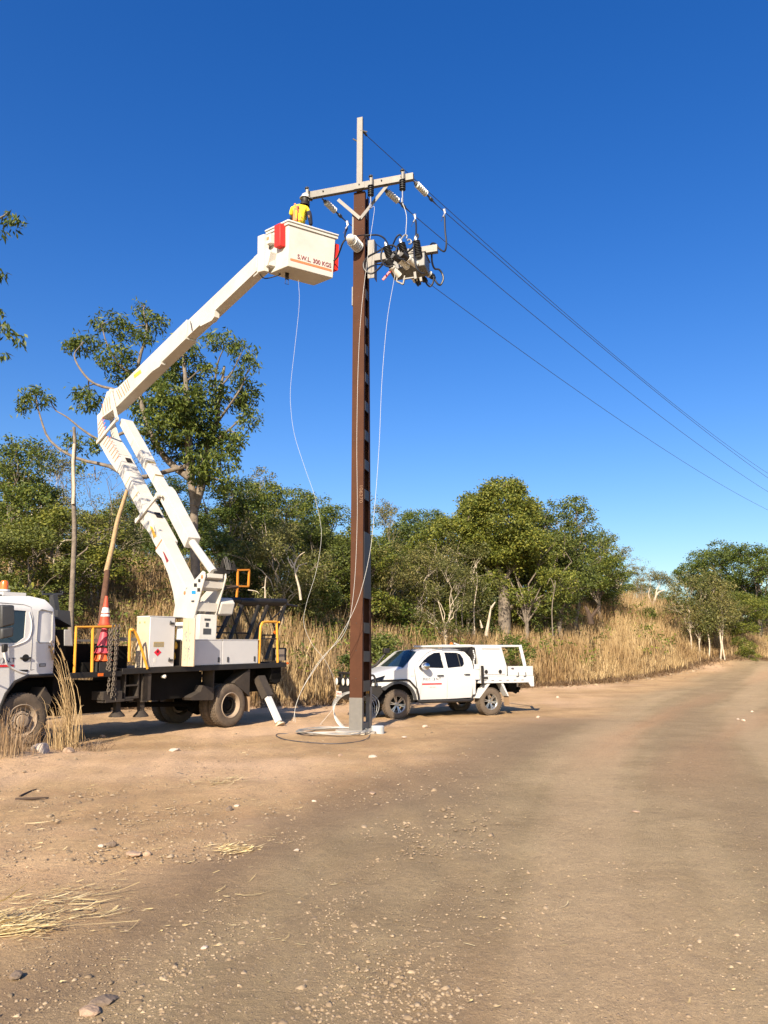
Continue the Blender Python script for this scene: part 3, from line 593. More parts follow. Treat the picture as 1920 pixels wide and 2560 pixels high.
def sheet(out, holes, yf, sgn, th=.03, step=.12, off=0.):
    loops = [[V(x, 0, z) for x, z in lp] for lp in [out] + holes]; tri = geometry.tessellate_polygon(loops)
    bm = bmesh.new(); vs = [bm.verts.new(p) for lp in loops for p in lp]
    for t_ in tri:
        try: bm.faces.new([vs[i] for i in t_])
        except ValueError: pass
    xs = [p[0] for p in out]; zs = [p[1] for p in out]
    for a in np.arange(min(xs) + step * .7, max(xs), step): bmesh.ops.bisect_plane(bm, geom=bm.verts[:] + bm.edges[:] + bm.faces[:], plane_co=(a, 0, 0), plane_no=(1, 0, 0))
    for a in np.arange(min(zs) + step * .7, max(zs), step): bmesh.ops.bisect_plane(bm, geom=bm.verts[:] + bm.edges[:] + bm.faces[:], plane_co=(0, 0, a), plane_no=(0, 0, 1))
    bmesh.ops.recalc_face_normals(bm, faces=bm.faces)
    bm.verts.index_update(); mb = MB(); n = len(bm.verts)
    v = [(p.co.x, sgn * (yf(p.co.x, p.co.z) + off), p.co.z) for p in bm.verts]
    v2 = [(p.co.x, sgn * (yf(p.co.x, p.co.z) + off - th), p.co.z) for p in bm.verts]
    fs = [tuple(q.index for q in f.verts) for f in bm.faces]; fs2 = [tuple(n + i for i in f[::-1]) for f in fs]
    rim = [(e.verts[0].index, e.verts[1].index, n + e.verts[1].index, n + e.verts[0].index) for e in bm.edges if len(e.link_faces) == 1]
    bm.free(); return mb.add(v + v2, fs + fs2 + rim)
def arcp(cx, cz, r, a0, a1, n=10): return [(cx + r * math.cos(R(a)), cz + r * math.sin(R(a))) for a in np.linspace(a0, a1, n)]
fend = [(2.52, .50), (2.50, .8), (2.57, 1.37), (2.85, 1.38), (3.3, 1.27), (3.62, 1.15), (3.80, 1.02), (3.84, .82), (3.60, .80)] + arcp(3.08, .42, .53, 42, 172, 12)
fd = [(2.49, .50), (2.475, .9), (2.55, 1.37), (2.36, 1.55), (2.05, 1.77), (1.84, 1.845), (1.51, 1.875), (1.495, .5)]
fw = [(2.42, 1.385), (2.2, 1.58), (2.0, 1.71), (1.80, 1.79), (1.60, 1.80), (1.57, 1.355)]
rd = [(1.48, .5), (1.50, 1.875), (1.1, 1.87), (.86, 1.83), (.72, 1.70), (.64, 1.50), (.62, .9), (.66, .52)]
rwn = [(1.45, 1.36), (1.46, 1.80), (1.05, 1.795), (.92, 1.75), (.85, 1.62), (.86, 1.47), (.93, 1.40)]
cc_ = [(.61, .6), (.63, 1.5), (.71, 1.71), (.85, 1.84), (.76, 1.82), (.62, 1.66), (.52, 1.35), (.53, .62)]
for s in (1, -1):
    sheet(fend, [], hw, s).build('front_fender', UTEW, ute)
    d_ = sheet(fd, [fw], hw, s, .035).build('front_door', UTEW, ute)
    sheet(fw, [], hw, s, .008, off=-.018).build('window', GLASSD, d_)
    mb = MB(); mb.tube([V(1.62, s * .945, 1.155), V(1.66, s * .965, 1.158), V(1.80, s * .965, 1.158), V(1.84, s * .945, 1.155)], [.012, .017, .017, .012], 8); mb.build('door_handle', CHROME if s < 0 else GREY, d_)
    d2 = sheet(rd, [rwn], hw, s, .035).build('rear_door', UTEW, ute)
    sheet(rwn, [], hw, s, .008, off=-.018).build('window', GLASSD, d2)
    mb = MB(); mb.tube([V(.72, s * .93, 1.175), V(.76, s * .955, 1.178), V(.88, s * .955, 1.178), V(.92, s * .93, 1.175)], [.012, .017, .017, .012], 8); mb.build('door_handle', GREY, d2)
    mb = MB(); mb.tube([V(1.0, s * (hw(1, 1.4) - .008), 1.38), V(1.02, s * (hw(1, 1.79) - .008), 1.79)], .013, 6); mb.build('quarter_bar', BLACK, d2)
    sheet(cc_, [], hw, s).build('cab_corner', UTEW, ute)
    # black flare strap and rocker
    mb = sheet([(3.60, .80)] + arcp(3.08, .42, .53, 42, 172, 12) + arcp(3.08, .42, .60, 172, 42, 12)[:-1] + [(3.55, .87)], [], hw, s, .05, off=.025); mb.build('wheel_arch_flare', GREY, ute)
    mb = MB(); P = [(3.75, 1.03), (3.3, 1.04), (2.82, 1.05), (2.74, 1.03), (2.5, .80), (2.44, .62), (2.42, .52)]
    mb.tube([V(x, s * (hw(x, z) + .022), z) for x, z in P], .028, 6); mb.build('flare_rail', BLACK, ute)
    mb = MB(); mb.tube([V(2.45, s * .90, .47), V(2.3, s * .95, .44), V(.8, s * .95, .44), V(.62, s * .90, .47)], .042, 8); mb.build('side_step', BLACK, ute)
    # mirror
    mb = MB(); mb.lathe(V(2.30, s * .96, 1.41), (0, s, .05), [(0, 0), (.075, .01), (.10, .07), (.105, .16), (.09, .22), (.04, .25), (0, .25)], 16)
    o = mb.build('wing_mirror', CHROME, ute); o.scale = (1, 1, 1)
    mb = MB(); mb.beam(V(2.34, s * .86, 1.37), V(2.33, s * 1.0, 1.36), .1, .05); mb.build('mirror_arm', BLACK, ute)
# hood, windscreen, roof
def zh(x, y): t_ = (3.86 - x) / 1.0; return 1.10 + .29 * min(1, max(0, t_)) ** .8 + .035 * (1 - (y / .85) ** 2) - .06 * max(0, abs(y) - .6) / .25
rows = []
for x in np.linspace(3.86, 2.78, 12): rows.append([V(x + .06 * (1 - (y / .85) ** 2) * (x - 2.4) / 1.4 , y * (hw(x, 1.3) - .015) / .85, zh(x, y)) for y in np.linspace(-.85, .85, 17)])
MB().grid(rows).build('bonnet', UTEW, ute, ang=60)
rows = []
for k in np.linspace(0, 1, 8):
    rows.append([V(2.80 + .20 * (1 - y * y) - k * (.52 + .10 * (1 - y * y)), y * (hw(2.5, 1.385 + .435 * k) - .035), 1.385 + .435 * k + .035 * k * (1 - y * y)) for y in np.linspace(-1, 1, 13)])
MB().grid(rows).build('windscreen', GLASSW, ute, ang=60)
rows = []
for x in [2.31, 2.22, 2.0, 1.7, 1.4, 1.1, .9, .78, .68, .60]:
    zc = 1.855 + .065 * math.sin(min(1, (2.35 - x) / .7) * math.pi / 2) if x > .9 else 1.92 - (.9 - x) ** 2 * 1.2
    ze = 1.80 + .07 * math.sin(min(1, (2.35 - x) / .6) * math.pi / 2) if x > .9 else 1.87 - (.9 - x) ** 2 * 1.6
    rows.append([V(x + (.05 * (1 - y * y) if x > 2.2 else 0), y * (hw(x, ze) + .003), ze + (zc - ze) * (1 - abs(y) ** 2.4)) for y in np.linspace(-1, 1, 15)])
MB().grid(rows).build('roof', UTEW, ute, ang=60)
mb = MB(); mb.box(.50, .53, -.86, .86, .6, 1.75); mb.build('cab_back', UTEW, ute)
for s in (1, -1):
    sheet([(2.565, 1.37), (2.88, 1.375), (2.34, 1.825), (2.2, 1.865), (1.70, 1.875), (1.845, 1.855), (2.06, 1.782), (2.37, 1.558)], [], hw, s, .05).build('pillar', UTEW, ute)
mb = MB(); mb.box(.6, 3.6, -.80, .80, .42, .62); mb.box(-1.3, .8, -.45, .45, .62, .85); mb.box(2.6, 3.75, -.7, .7, .6, 1.05); mb.box(.6, 2.5, -.84, .84, .62, 1.2); mb.build('underbody', DARK, ute)
mb = MB(); mb.box(.9, 1.3, -.6, .6, 1.1, 1.62); mb.box(1.75, 2.0, .15, .65, 1.0, 1.6); mb.box(1.75, 2.0, -.65, -.15, 1.0, 1.6); mb.build('seats', DARK, ute, bevel=.05)
mb = MB(); mb.tube([V(2.35 + .05 * math.sin(a), .38 + .17 * math.cos(a), 1.36 + .17 * math.sin(a)) for a in np.linspace(0, 6.28, 20)], .015, 6); mb.build('steering_wheel', GREY, ute)
for s in (1, -1):
    mb = MB(); mb.grid([[V(3.84, s * .50, 1.05), V(3.70, s * .80, 1.10), V(3.42, s * .865, 1.18)], [V(3.87, s * .50, .97), V(3.77, s * .82, .99), V(3.55, s * .90, 1.04)]]); mb.v = [(x + .035, y + s * .02, z) for x, y, z in mb.v]
    mb.build('headlight', GLASSD, ute); mb = MB(); mb.lathe(V(3.80, s * .68, 1.04), (1, s * .4, 0), [(0, .04), (.05, .045), (.06, .0)], 12); mb.lathe(V(3.72, s * .80, 1.06), (1, s * .9, 0), [(0, .05), (.03, .05), (.04, .0)], 10); mb.build('headlight_lamp', LAMP, ute)
mb = MB(); mb.box(3.78, 3.86, -.55, .55, .78, 1.06); mb.build('grille', BLACK, ute)
# bull bar
mb = MB(); P = []
for y in np.linspace(-1, 1, 13): P.append(V(4.24 - .20 * abs(y) ** 3, y * .93, 0))
rows = [[p + V(-.06, 0, .50) for p in P], [p + V(0, 0, .56) for p in P], [p + V(.02, 0, .74) for p in P], [p + V(-.02, 0, .88) for p in P], [p + V(-.25, 0, .90) for p in P]]
mb.grid(rows); mb.hexa([(4.1, -.6, .5), (4.1, .6, .5), (3.8, .6, .5), (3.8, -.6, .5), (4.1, -.6, .86), (4.1, .6, .86), (3.8, .6, .86), (3.8, -.6, .86)])
for s in (1, -1): mb.prism([V(4.05, s * .90, .52), V(4.02, s * .90, .90), V(3.62, s * .97, .90), (3.58, s * .97, .74), (3.80, s * .96, .50)], (0, -s * .1, 0))
bb = mb.build('bull_bar', BLACK, ute, ang=40)
mb = MB()
for z, yy in ((1.22, .86), (1.06, .90)): mb.tube(smooth_path([V(3.98, -yy, .88), V(4.06, -yy, z - .06), V(4.13, -yy + .1, z), V(4.18, -.3, z), V(4.18, .3, z), V(4.13, yy - .1, z), V(4.06, yy, z - .06), V(3.98, yy, .88)], 6), .034, 10)
for y in (-.42, .42): mb.tube([V(4.18, y, .88), V(4.18, y, 1.22)], .03, 8)
for s in (1, -1): mb.tube(smooth_path([V(4.02, s * .90, 1.16), V(3.86, s * .95, 1.18), V(3.80, s * .96, 1.05), V(3.80, s * .96, .9)], 6), .03, 8)
mb.build('hoop', BLACK, bb)
for y, z in ((-.62, .985), (-.16, .985), (.16, .985), (.62, .985)):
    mb = MB(); mb.lathe(V(4.22, y, z), (1, 0, 0), [(0, -.06), (.08, -.06), (.105, .0), (.105, .05)], 20); sh = mb.build('spotlight', BLACK, bb)
    mb = MB(); mb.lathe(V(4.22, y, z), (1, 0, 0), [(.10, .045), (.06, .06), (0, .062)], 20); mb.build('lens', LAMP, sh) if False else mb.build('spotlight_lens', LAMP, bb)
mb = MB(); mb.box(4.27, 4.28, -.60, -.24, .575, .72); pl = mb.build('number_plate', PORC, ute)
text('CB 98 GP', .085, frameM((4.283, -.42, .645), (0, 1, 0), (0, 0, 1)), REDINK, 'plate_text', pl)
mb = MB(); mb.lathe(V(4.22, -.70, .69), (1, 0, 0), [(0, .02), (.03, .02), (.035, 0)], 10); mb.build('fog_lamp', RED, bb)
mb = MB(); mb.tube([V(4.1, -.88, .95), V(3.2, -.90, 1.25), V(2.85, -.88, 1.45), V(2.6, -.83, 1.75), V(2.55, -.82, 1.83)], .04, 8); mb.box(2.48, 2.66, -.90, -.74, 1.78, 1.93); mb.build('snorkel', BLACK, ute, bevel=.02)
mb = MB(); mb.tube([V(2.40, .35, 1.83), V(2.18, .35, 2.02)], .008, 5); mb.build('antenna', BLACK, ute)
# logo on the front door
yl = hw(2.0, 1.05) + .004
text('M.E.C', .10, frameM((2.165, yl, 1.055), (-1, 0, 0), (0, 0, 1)), NAVY, 'door_lettering', ute, sx=1.0)
text('N.T.', .10, frameM((1.775, yl, 1.055), (-1, 0, 0), (0, 0, 1)), NAVY, 'door_lettering', ute, sx=1.0)
def swirl(M, r, parent):
    mb = MB(); P = arcp(0, 0, r, -80, 80, 10) + arcp(-.62 * r, 0, 1.18 * r, 52, -52, 10); mb.prism([M @ V(a, b_, 0) for a, b_ in P], (M.to_3x3() @ V(0, 0, .002)))
    mb.build('door_emblem', NAVY, parent)
    mb = MB(); P = arcp(0, 0, r, 100, 260, 12) + arcp(0, 0, r * .84, 260, 100, 12); mb.prism([M @ V(a, b_, 0) for a, b_ in P], (M.to_3x3() @ V(0, 0, .002))); mb.build('door_emblem_ring', LGREY, parent)
swirl(frameM((1.955, yl, 1.055), (-1, 0, 0), (0, 0, 1)), .05, ute)
mb = MB(); mb.box(1.68, 2.32, yl, yl + .004, .905, .945); mb.build('door_stripe', REDINK, ute)
text('T 8931 5365', .045, frameM((2.0, hw(2, .83) + .004, .835), (-1, 0, 0), (0, 0, 1)), GINK, 'door_lettering', ute)
text('HILUX', .04, frameM((2.63, hw(2.6, 1.14) + .003, 1.15), (-1, 0, 0), (0, 0, 1)), GINK, 'fender_badge', ute)
# tray, canopy, racks
mb = MB(); mb.box(-1.50, .42, -.93, .93, .92, .99); mb.build('tray_floor', UTEW, ute, bevel=.01)
for s in (1, -1):
    mb = MB(); y0, y1 = sorted((s * .93, s * .96)); mb.box(-1.54, -.62, y0, y1, 1.12, 1.40); mb.box(-1.54, -.62, min(s * .965, s * .955), max(s * .965, s * .955), 1.33, 1.335)
    dp = mb.build('dropside', UTEW, ute, bevel=.008)
    mb = MB(); mb.prism([V(.36, s * .962, .92), V(-1.36, s * .962, .92), V(-1.44, s * .962, .80), V(-1.56, s * .962, .80), V(-1.56, s * .962, 1.115), V(.36, s * .962, 1.115)], (0, -s * .03, 0)); sr = mb.build('side_rail', UTEW, ute)
    for k in range(6):
        mb = MB(); y0, y1 = sorted((s * .962, s * .966)); mb.box(.22 - k * .27 - .05, .22 - k * .27 + .05, y0, y1, .985, 1.0); mb.build('tie_slot', BLACK, sr)
    for x in (-.98, -1.25):
        mb = MB(); mb.tube([V(x, s * .975, 1.22), V(x, s * .985, 1.11), V(x + .08, s * .985, 1.10)], .012, 6); mb.build('latch', GREY, dp)
    mb = MB(); mb.tube([V(-.72, s * .97, 1.34), V(-.80, s * .985, 1.34)], .02, 6); mb.build('latch', CHROME, dp)
# canopy
cz0, cz1 = 1.12, 1.97
mb = MB(); P = [(.36, cz0), (.40, 1.45), (.52, cz1), (-.42, cz1), (-.60, 1.40), (-.60, cz0)]; mb.prism([V(x, -.86, z) for x, z in P], (0, 1.79, 0)); cn = mb.build('canopy', UTEW, ute, bevel=.012)
for s in (1, -1):
    mb = MB(); P = [(.28, 1.17), (.30, 1.45), (.36, 1.90), (-.38, 1.90), (-.52, 1.42), (-.52, 1.17)]; mb.prism([V(x, s * (.935 if s > 0 else .862), z) for x, z in P], (0, s * .014, 0)); cdr = mb.build('canopy_door', UTEW, cn, bevel=.006)
    mb = MB(); y0, y1 = sorted((s * .95, s * .956)); mb.box(-.34, .30, y0, y1, 1.90, 1.912); mb.build('door_seal', BLACK, cdr)
    for x in (.17, -.33):
        mb = MB(); mb.lathe(V(x, s * .949, 1.245), (0, s, 0), [(.055, 0), (.06, .012), (.05, .02), (0, .02)], 16); mb.build('t_lock', BLACK, cdr)
# headboard ladder rack
mb = MB(); mb.beam(V(1.62, .80, 1.99), V(-1.22, .80, 2.0), .05, .06, (0, 1, 0)); mb.beam(V(1.62, -.80, 1.99), V(-1.22, -.80, 2.0), .05, .06, (0, 1, 0)); mb.beam(V(1.60, -.78, 1.985), V(1.60, .78, 1.985), .06, .06, (1, 0, 0))
mb.box(.42, .54, -.80, .80, 1.955, 2.01); mb.build('roof_rack', UTEW, ute, bevel=.01)
mb = MB()
for s in (1, -1):
    mb.beam(V(-1.20, s * .80, 2.03), V(-1.26, s * .82, 1.75), .045, .10, (0, 1, 0)); mb.beam(V(-1.26, s * .82, 1.75), V(-1.30, s * .88, 1.40), .045, .10, (0, 1, 0)); mb.beam(V(-1.30, s * .9, 1.40), V(-1.30, s * .9, 1.0), .045, .09, (0, 1, 0))
mb.beam(V(-1.22, -.80, 2.0), V(-1.22, .80, 2.0), .07, .06, (1, 0, 0)); mb.build('rear_hoop', UTEW, ute, bevel=.008)
mb = MB(); mb.box(.50, .58, -.86, .90, 1.0, 1.95)
mb.build('headboard_mesh', BLACK, ute)
mb = MB()
for k in range(9): a_ = V(.56 + .02 * math.sin(k), .92, 1.45 + k * .05); mb.lathe(a_, (.3, 1, 0), [(0, 0), (.022, 0), (.022, .015), (0, .02)], 8)
mb.build('punched_holes', UTEW, ute)
mb = MB(); mb.box(.39, .56, .84, .955, 1.02, 1.30); mb.box(.39, .56, .84, .955, 1.305, 1.46); mb.build('front_locker', UTEW, ute, bevel=.008)
mb = MB(); mb.box(.30, .36, .965, 1.02, .86, 1.42); mb.box(.14, .36, .967, 1.0, 1.05, 1.10)
for k in range(4): mb.lathe(V(.33, 1.02, 1.05 + k * .1), (0, 1, 0), [(.02, 0), (.02, .006), (0, .006)], 8)
mb.build('jack_holder', BLACK, ute)
mb = MB(); mb.box(.25, .5, -.2, .3, 2.01, 2.04); mb.tube([V(.8, .5, 2.02), V(1.0, .55, 2.07)], .02, 6); mb.build('rack_fittings', PORC, ute)
mb = MB(); mb.lathe(V(1.1, .55, 2.01), (0, 0, 1), [(.05, 0), (.05, .05), (.02, .08), (0, .08)], 12); mb.build('beacon', AMBER, ute)
for s in (1, -1):
    mb = MB(); mb.prism([V(.10, s * .93, .92), V(.46, s * .93, .60), V(.52, s * .93, .50), V(.40, s * .93, .50), V(.02, s * .93, .90)], (0, -s * .26, 0))
    mb.prism([V(-.36, s * .93, .92), V(-.60, s * .93, .53), V(-.64, s * .93, .53), V(-.44, s * .93, .92)], (0, -s * .26, 0)); mb.build('mudguard', UTEW, ute)
    mb = MB(); y0, y1 = sorted((s * .66, s * .92)); mb.box(-.66, -.645, y0, y1, .26, .56); mb.build('mudflap', mat('dusty_flap', (.30, .2, .12), .9), ute)
mb = MB(); mb.tube([V(-1.35, -.5, .72), V(-1.35, .5, .72)], .05, 8); mb.box(-1.2, -1.0, -.3, .5, .66, .8); mb.box(-1.42, -1.3, .2, .4, .60, .70); mb.box(-1.1, -.8, .4, .7, .74, .88); mb.tube([V(-.8, .5, .8), V(-1.3, .4, .62)], .06, 8); mb.build('towbar', DARK, ute)
# wheels
def ute_wheel(x, s, steer=0):
    rt = empty('wheel_pivot', (x, s * .80, .39), (0, 0, steer)); 
    mb = MB(); mb.lathe(V(0, -s * .12, 0), (0, s, 0), [(.12, -.06), (.17, -.06), (.17, .02), (.10, .03), (.06, .10), (0, .10)], 20); wh = mb.build('wheel', DARK, ute); wh.location = rt.location; wh.rotation_euler = rt.rotation_euler
    bpy.data.objects.remove(rt)
    mb = MB(); mb.lathe(V(0, 0, 0), (0, s, 0), [(.235, -.125), (.30, -.135), (.36, -.12), (.385, -.09), (.39, 0), (.385, .09), (.36, .12), (.30, .135), (.235, .125), (.235, -.125)], 48)
    for k in range(36):
        a = 2 * math.pi * k / 36
        for j, y in enumerate((-.09, 0, .09)):
            a2 = a + (j % 2) * math.pi / 36; c_, s_ = math.cos(a2), math.sin(a2); ca2, sa2 = math.cos(a2 + .1), math.sin(a2 + .1); r0, r1 = .378, .400
            mb.hexa([(c_ * r0, y - .032, s_ * r0), (ca2 * r0, y - .032, sa2 * r0), (ca2 * r0, y + .032, sa2 * r0), (c_ * r0, y + .032, s_ * r0), (c_ * r1, y - .03, s_ * r1), (ca2 * r1, y - .03, sa2 * r1), (ca2 * r1, y + .03, sa2 * r1), (c_ * r1, y + .03, s_ * r1)])
    mb.build('tyre', RUBBER, wh)
    mb = MB(); mb.lathe(V(0, 0, 0), (0, s, 0), [(.245, .128), (.235, .11), (.215, .09), (.205, -.10), (.235, -.12), (.245, -.128)], 40); mb.lathe(V(0, 0, 0), (0, s, 0), [(.0, .075), (.035, .075), (.04, .065), (.065, .055), (.065, .0), (0, 0)], 18)
    for k in range(6):
        for dd in (-.13, .13):
            a = 2 * math.pi * k / 6 + .2; b_ = a + dd; p_ = V(math.cos(a + dd * .9) * .05, s * .055, math.sin(a + dd * .9) * .05); q_ = V(math.cos(b_) * .225, s * .085, math.sin(b_) * .225)
            mb.beam(p_, q_, .028, .03, (-math.sin(b_), 0, math.cos(b_)), w2=.024)
    mb.build('rim', ALLOY, wh)
    return wh
ute_wheel(3.08, 1, R(-6)); ute_wheel(3.08, -1, R(-6)); ute_wheel(0, 1); ute_wheel(0, -1)

# ================================================================== BUCKET TRUCK
TF = Frame((-3.72, 18.63), (-.565, -.825), 1.2)
TILT = .018
trk_ = empty('bucket_truck', TF.O + np.array([0, 0, .02]), (0, TILT, TF.ang)); tag(trk_, 'white elevated work platform truck with raised two-stage boom, parked left of the steel pole', 'bucket truck')
bpy.context.view_layer.update(); TM = Matrix.Translation(Vector(TF.O) + V(0, 0, .02)) @ Matrix.Rotation(TF.ang, 4, 'Z') @ Matrix.Rotation(TILT, 4, 'Y'); TI = TM.inverted()
def tp(px, py, y): return TI @ (Vector(TF.O) + (lambda p: Vector(TF.F) * p.x + Vector(TF.N) * p.y + V(0, 0, p.z))(TF.pix(px, py, y)))
def tpx(px, py, x): return TI @ (Vector(TF.O) + (lambda p: Vector(TF.F) * p.x + Vector(TF.N) * p.y + V(0, 0, p.z))(TF.pixx(px, py, x)))
def tb(mb, name, m, parent=None, **k): return mb.build(name, m, parent or trk_, **k)
C2 = lambda x, y: (300 + x / 3.607, 1360 + y / 3.607)
C1 = lambda x, y: (x / 3.95, 1360 + y / 3.95)
# chassis
mb = MB(); mb.box(-1.8, 6.4, -.46, -.36, .72, 1.0); mb.box(-1.8, 6.4, .36, .46, .72, 1.0)
for x in (-1.6, -.7, .9, 2.0, 3.2, 4.4): mb.box(x, x + .12, -.36, .36, .76, .96)
mb.box(-.15, .15, -.8, .8, .42, .60); mb.lathe(V(0, 0, .5), (1, 0, 0), [(0, -.25), (.2, -.2), (.28, 0), (.2, .2), (0, .25)], 16); mb.box(5.2, 5.45, -.9, .9, .40, .55); mb.tube([V(.2, 0, .5), V(4.2, 0, .75)], .06, 8)
mb.box(.75, 2.4, -.95, .95, .75, 1.33); mb.box(2.9, 4.2, -.9, .5, .55, 1.2); mb.box(4.5, 6.2, -.7, .7, .7, 1.3); mb.box(-1.7, -.75, -.6, .6, .95, 1.3)
tb(mb, 'chassis', DARK)
mb = MB(); mb.box(-1.93, 3.20, -1.22, 1.22, 1.40, 1.47); mb.box(-1.95, 3.2, 1.20, 1.235, 1.355, 1.48); mb.box(-1.95, -1.90, -1.22, 1.2, 1.355, 1.48); mb.box(3.2, 4.38, -1.2, 1.2, 1.34, 1.42); mb.box(3.2, 4.40, 1.19, 1.225, 1.32, 1.43)
tb(mb, 'deck', BLACK, bevel=.006)
mb = MB(); mb.box(2.50, 2.62, .7, 1.2, .75, 1.38); mb.box(2.42, 2.62, 1.17, 1.2, .78, 1.38); mb.box(.58, .60, .8, 1.2, .68, 1.38); mb.box(3.15, 3.6, .80, 1.2, .85, 1.02); mb.box(3.10, 3.55, .90, 1.22, .80, .85)
tb(mb, 'mudguard_panel', MATS.get('dusty_panel') or mat('dusty_panel', (.035, .028, .023), .85, var=.3, dirt=.5, dirtc=(.12, .085, .055))); mb = MB(); mb.prism([V(.60, 1.19, .66), V(1.25, 1.19, .70), V(1.30, 1.19, .76), V(.98, 1.19, .88), V(.92, 1.19, 1.02), V(.60, 1.19, .95)], (0, -.3, 0))
tb(mb, 'mudguard_panel', MATS.get('dusty_panel') or mat('dusty_panel', (.035, .028, .023), .85, var=.3, dirt=.5, dirtc=(.12, .085, .055))); mb = MB(); mb.prism([V(-.62, 1.19, .68), V(-.62, 1.19, 1.36), V(-.12, 1.19, 1.06), V(-.10, 1.19, 1.02)], (0, -.4, 0))
mb.prism([V(-.60, 1.18, .70), V(-.64, 1.18, .70), V(-.64, 1.18, 1.38), V(-.60, 1.18, 1.38)], (0, -.55, 0))
tb(mb, 'mudguard_panel', mat('dusty_panel', (.035, .028, .023), .85, var=.3, dirt=.5, dirtc=(.12, .085, .055)))
mb = MB(); mb.box(-.66, -.645, .62, 1.18, .30, .72); tb(mb, 'mudflap', MATS['dusty_flap'])
mb = MB(); p_ = tp(*C2(405, 1195), 1.23); mb.lathe(p_ + V(0, -.1, 0), (0, 1, 0), [(.03, 0), (.042, .1), (.0, .12)], 14); tb(mb, 'side_lamp', LAMP)
# front locker with closed door and open door
LX0, LX1, LZ0, LZ1, LY = 1.60, 2.53, 1.475, 2.58, .78
mb = MB(); mb.box(LX0, LX1, LY, LY + .02, LZ0, LZ1); mb.box(LX0, LX1, LY + .02, 1.19, LZ0, LZ0 + .02); mb.box(LX0, LX1, LY + .02, 1.19, LZ1 - .02, LZ1); mb.box(1.80, 1.84, LY + .02, 1.185, LZ0 + .02, LZ1 - .02); mb.box(LX0 - .32, LX0, LY, 1.17, LZ0, 2.05); mb.box(LX1 - .02, LX1, LY + .02, 1.19, LZ0 + .02, LZ1 - .02)
lk = tb(mb, 'front_locker', MATS['dusty_panel'])
mb = MB(); mb.box(1.845, LX1, LY - .012, LY - .002, LZ0, LZ1); mb.box(1.56, LX1 + .01, LY - .01, 1.205, LZ1 + .002, LZ1 + .02); tb(mb, 'locker_skin', WHITE, lk)
mb = MB(); mb.box(LX1, LX1 + .012, LY, 1.2, LZ0, LZ1); tb(mb, 'locker_end_panel', CREAM, lk)
mb = MB(); mb.box(1.845, LX1, 1.195, 1.225, LZ0 + .01, LZ1 - .01); ld1 = tb(mb, 'locker_door', WHITE, lk, bevel=.006)
mb = MB(); mb.box(1.56, 1.60, 1.20, 1.60, LZ0, LZ1 - .02); ld2 = tb(mb, 'open_locker_door', CREAM, lk, bevel=.008)
for z in (1.62, 2.44):
    mb = MB(); mb.box(1.88, 2.0, 1.225, 1.245, z - .025, z + .025); mb.box(1.98, 2.0, 1.24, 1.26, z - .01, z + .06); tb(mb, 'door_latch', GREY, ld1)
    mb = MB(); mb.box(1.545, 1.56, 1.46, 1.54, z - .025, z + .025); tb(mb, 'door_latch', GREY, ld2)
for x in (2.47, 2.66):
    pass
mb = MB(); mb.prism([V(2.30 + a * .10, 1.226, 1.80 + b_ * .085) for a, b_ in ((0, 1), (1, 0), (0, -1), (-1, 0))], (0, .003, 0)); hz = tb(mb, 'hazard_diamond', mat('diamond_red', (.72, .015, .045), .45), ld1)
mb = MB(); mb.prism([V(2.30 + a, 1.2295, 1.825 + b_) for a, b_ in ((-.02, -.03), (.02, -.03), (.025, 0), (.008, .012), (0, .04), (-.015, .01), (-.024, 0))], (0, .002, 0)); tb(mb, 'flame_mark', BLACK, ld1)
mb = MB(); mb.box(2.14, 2.42, 1.226, 1.229, 1.92, 2.03); tb(mb, 'rating_plate', OCHRE, ld1)
mb = MB()
for k in range(3):
    for j in range(9): mb.box(2.16 + j * .028, 2.178 + j * .028, 1.2295, 1.231, 1.935 + k * .03, 1.95 + k * .03)
tb(mb, 'plate_writing', GINK, ld1)
mb = MB(); mb.box(2.34, 2.41, 1.226, 1.228, 1.58, 1.68); tb(mb, 'paper_label', PORC, ld1)
mb = MB(); mb.lathe(V(LX1 + .012, 1.05, 2.46), (1, 0, 0), [(.022, 0), (.022, .006), (0, .006)], 10); mb.lathe(V(LX1 + .012, .88, 2.46), (1, 0, 0), [(.025, 0), (.025, .006), (0, .006)], 10); tb(mb, 'panel_bolts', OCHRE, lk)
root = empty('work_gear', TM @ V(1.70, .98, LZ0 + .02)); tag(root, 'yellow and orange work gear hanging inside the open locker', 'gear')
mb = MB(); rr = random.Random(3)
for k in range(7):
    x_, y_ = rr.uniform(-.07, .07), rr.uniform(-.06, .14); z_ = .95 - k * .12
    mb.lathe(V(x_, y_, z_ - .1), (rr.uniform(-.3, .3), 0, 1), [(0, 0), (.05, .01), (.065, .06), (.05, .13), (.02, .17), (0, .18)], 10)
mb.build('gear_bundle', YSTK, root, ang=60)
mb = MB(); mb.tube(smooth_path([V(0, .14, .9), V(-.05, .17, .6), V(.04, .17, .4), V(-.02, .15, .1)]), .03, 8); mb.build('gear_strap', MATS['dark_rubber'], root)
mb = MB(); rr = random.Random(21)
for k in range(46):
    x_, z_ = rr.choice((1.30, 1.34, 1.42, 1.46)) + rr.uniform(-.015, .015), rr.uniform(1.6, 2.25); wq, hq = rr.uniform(.006, .02), rr.uniform(.008, .02); mb.box(1.6005 + 0, 1.603, x_ - wq, x_ + wq, z_ - hq, z_ + hq)
tb(mb, 'worn_lettering', GINK, ld2); mb = MB(); mb.box(1.60, 1.612, 1.40, 1.41, LZ0 + .05, LZ1 - .08); tb(mb, 'door_rib', CREAM, ld2)
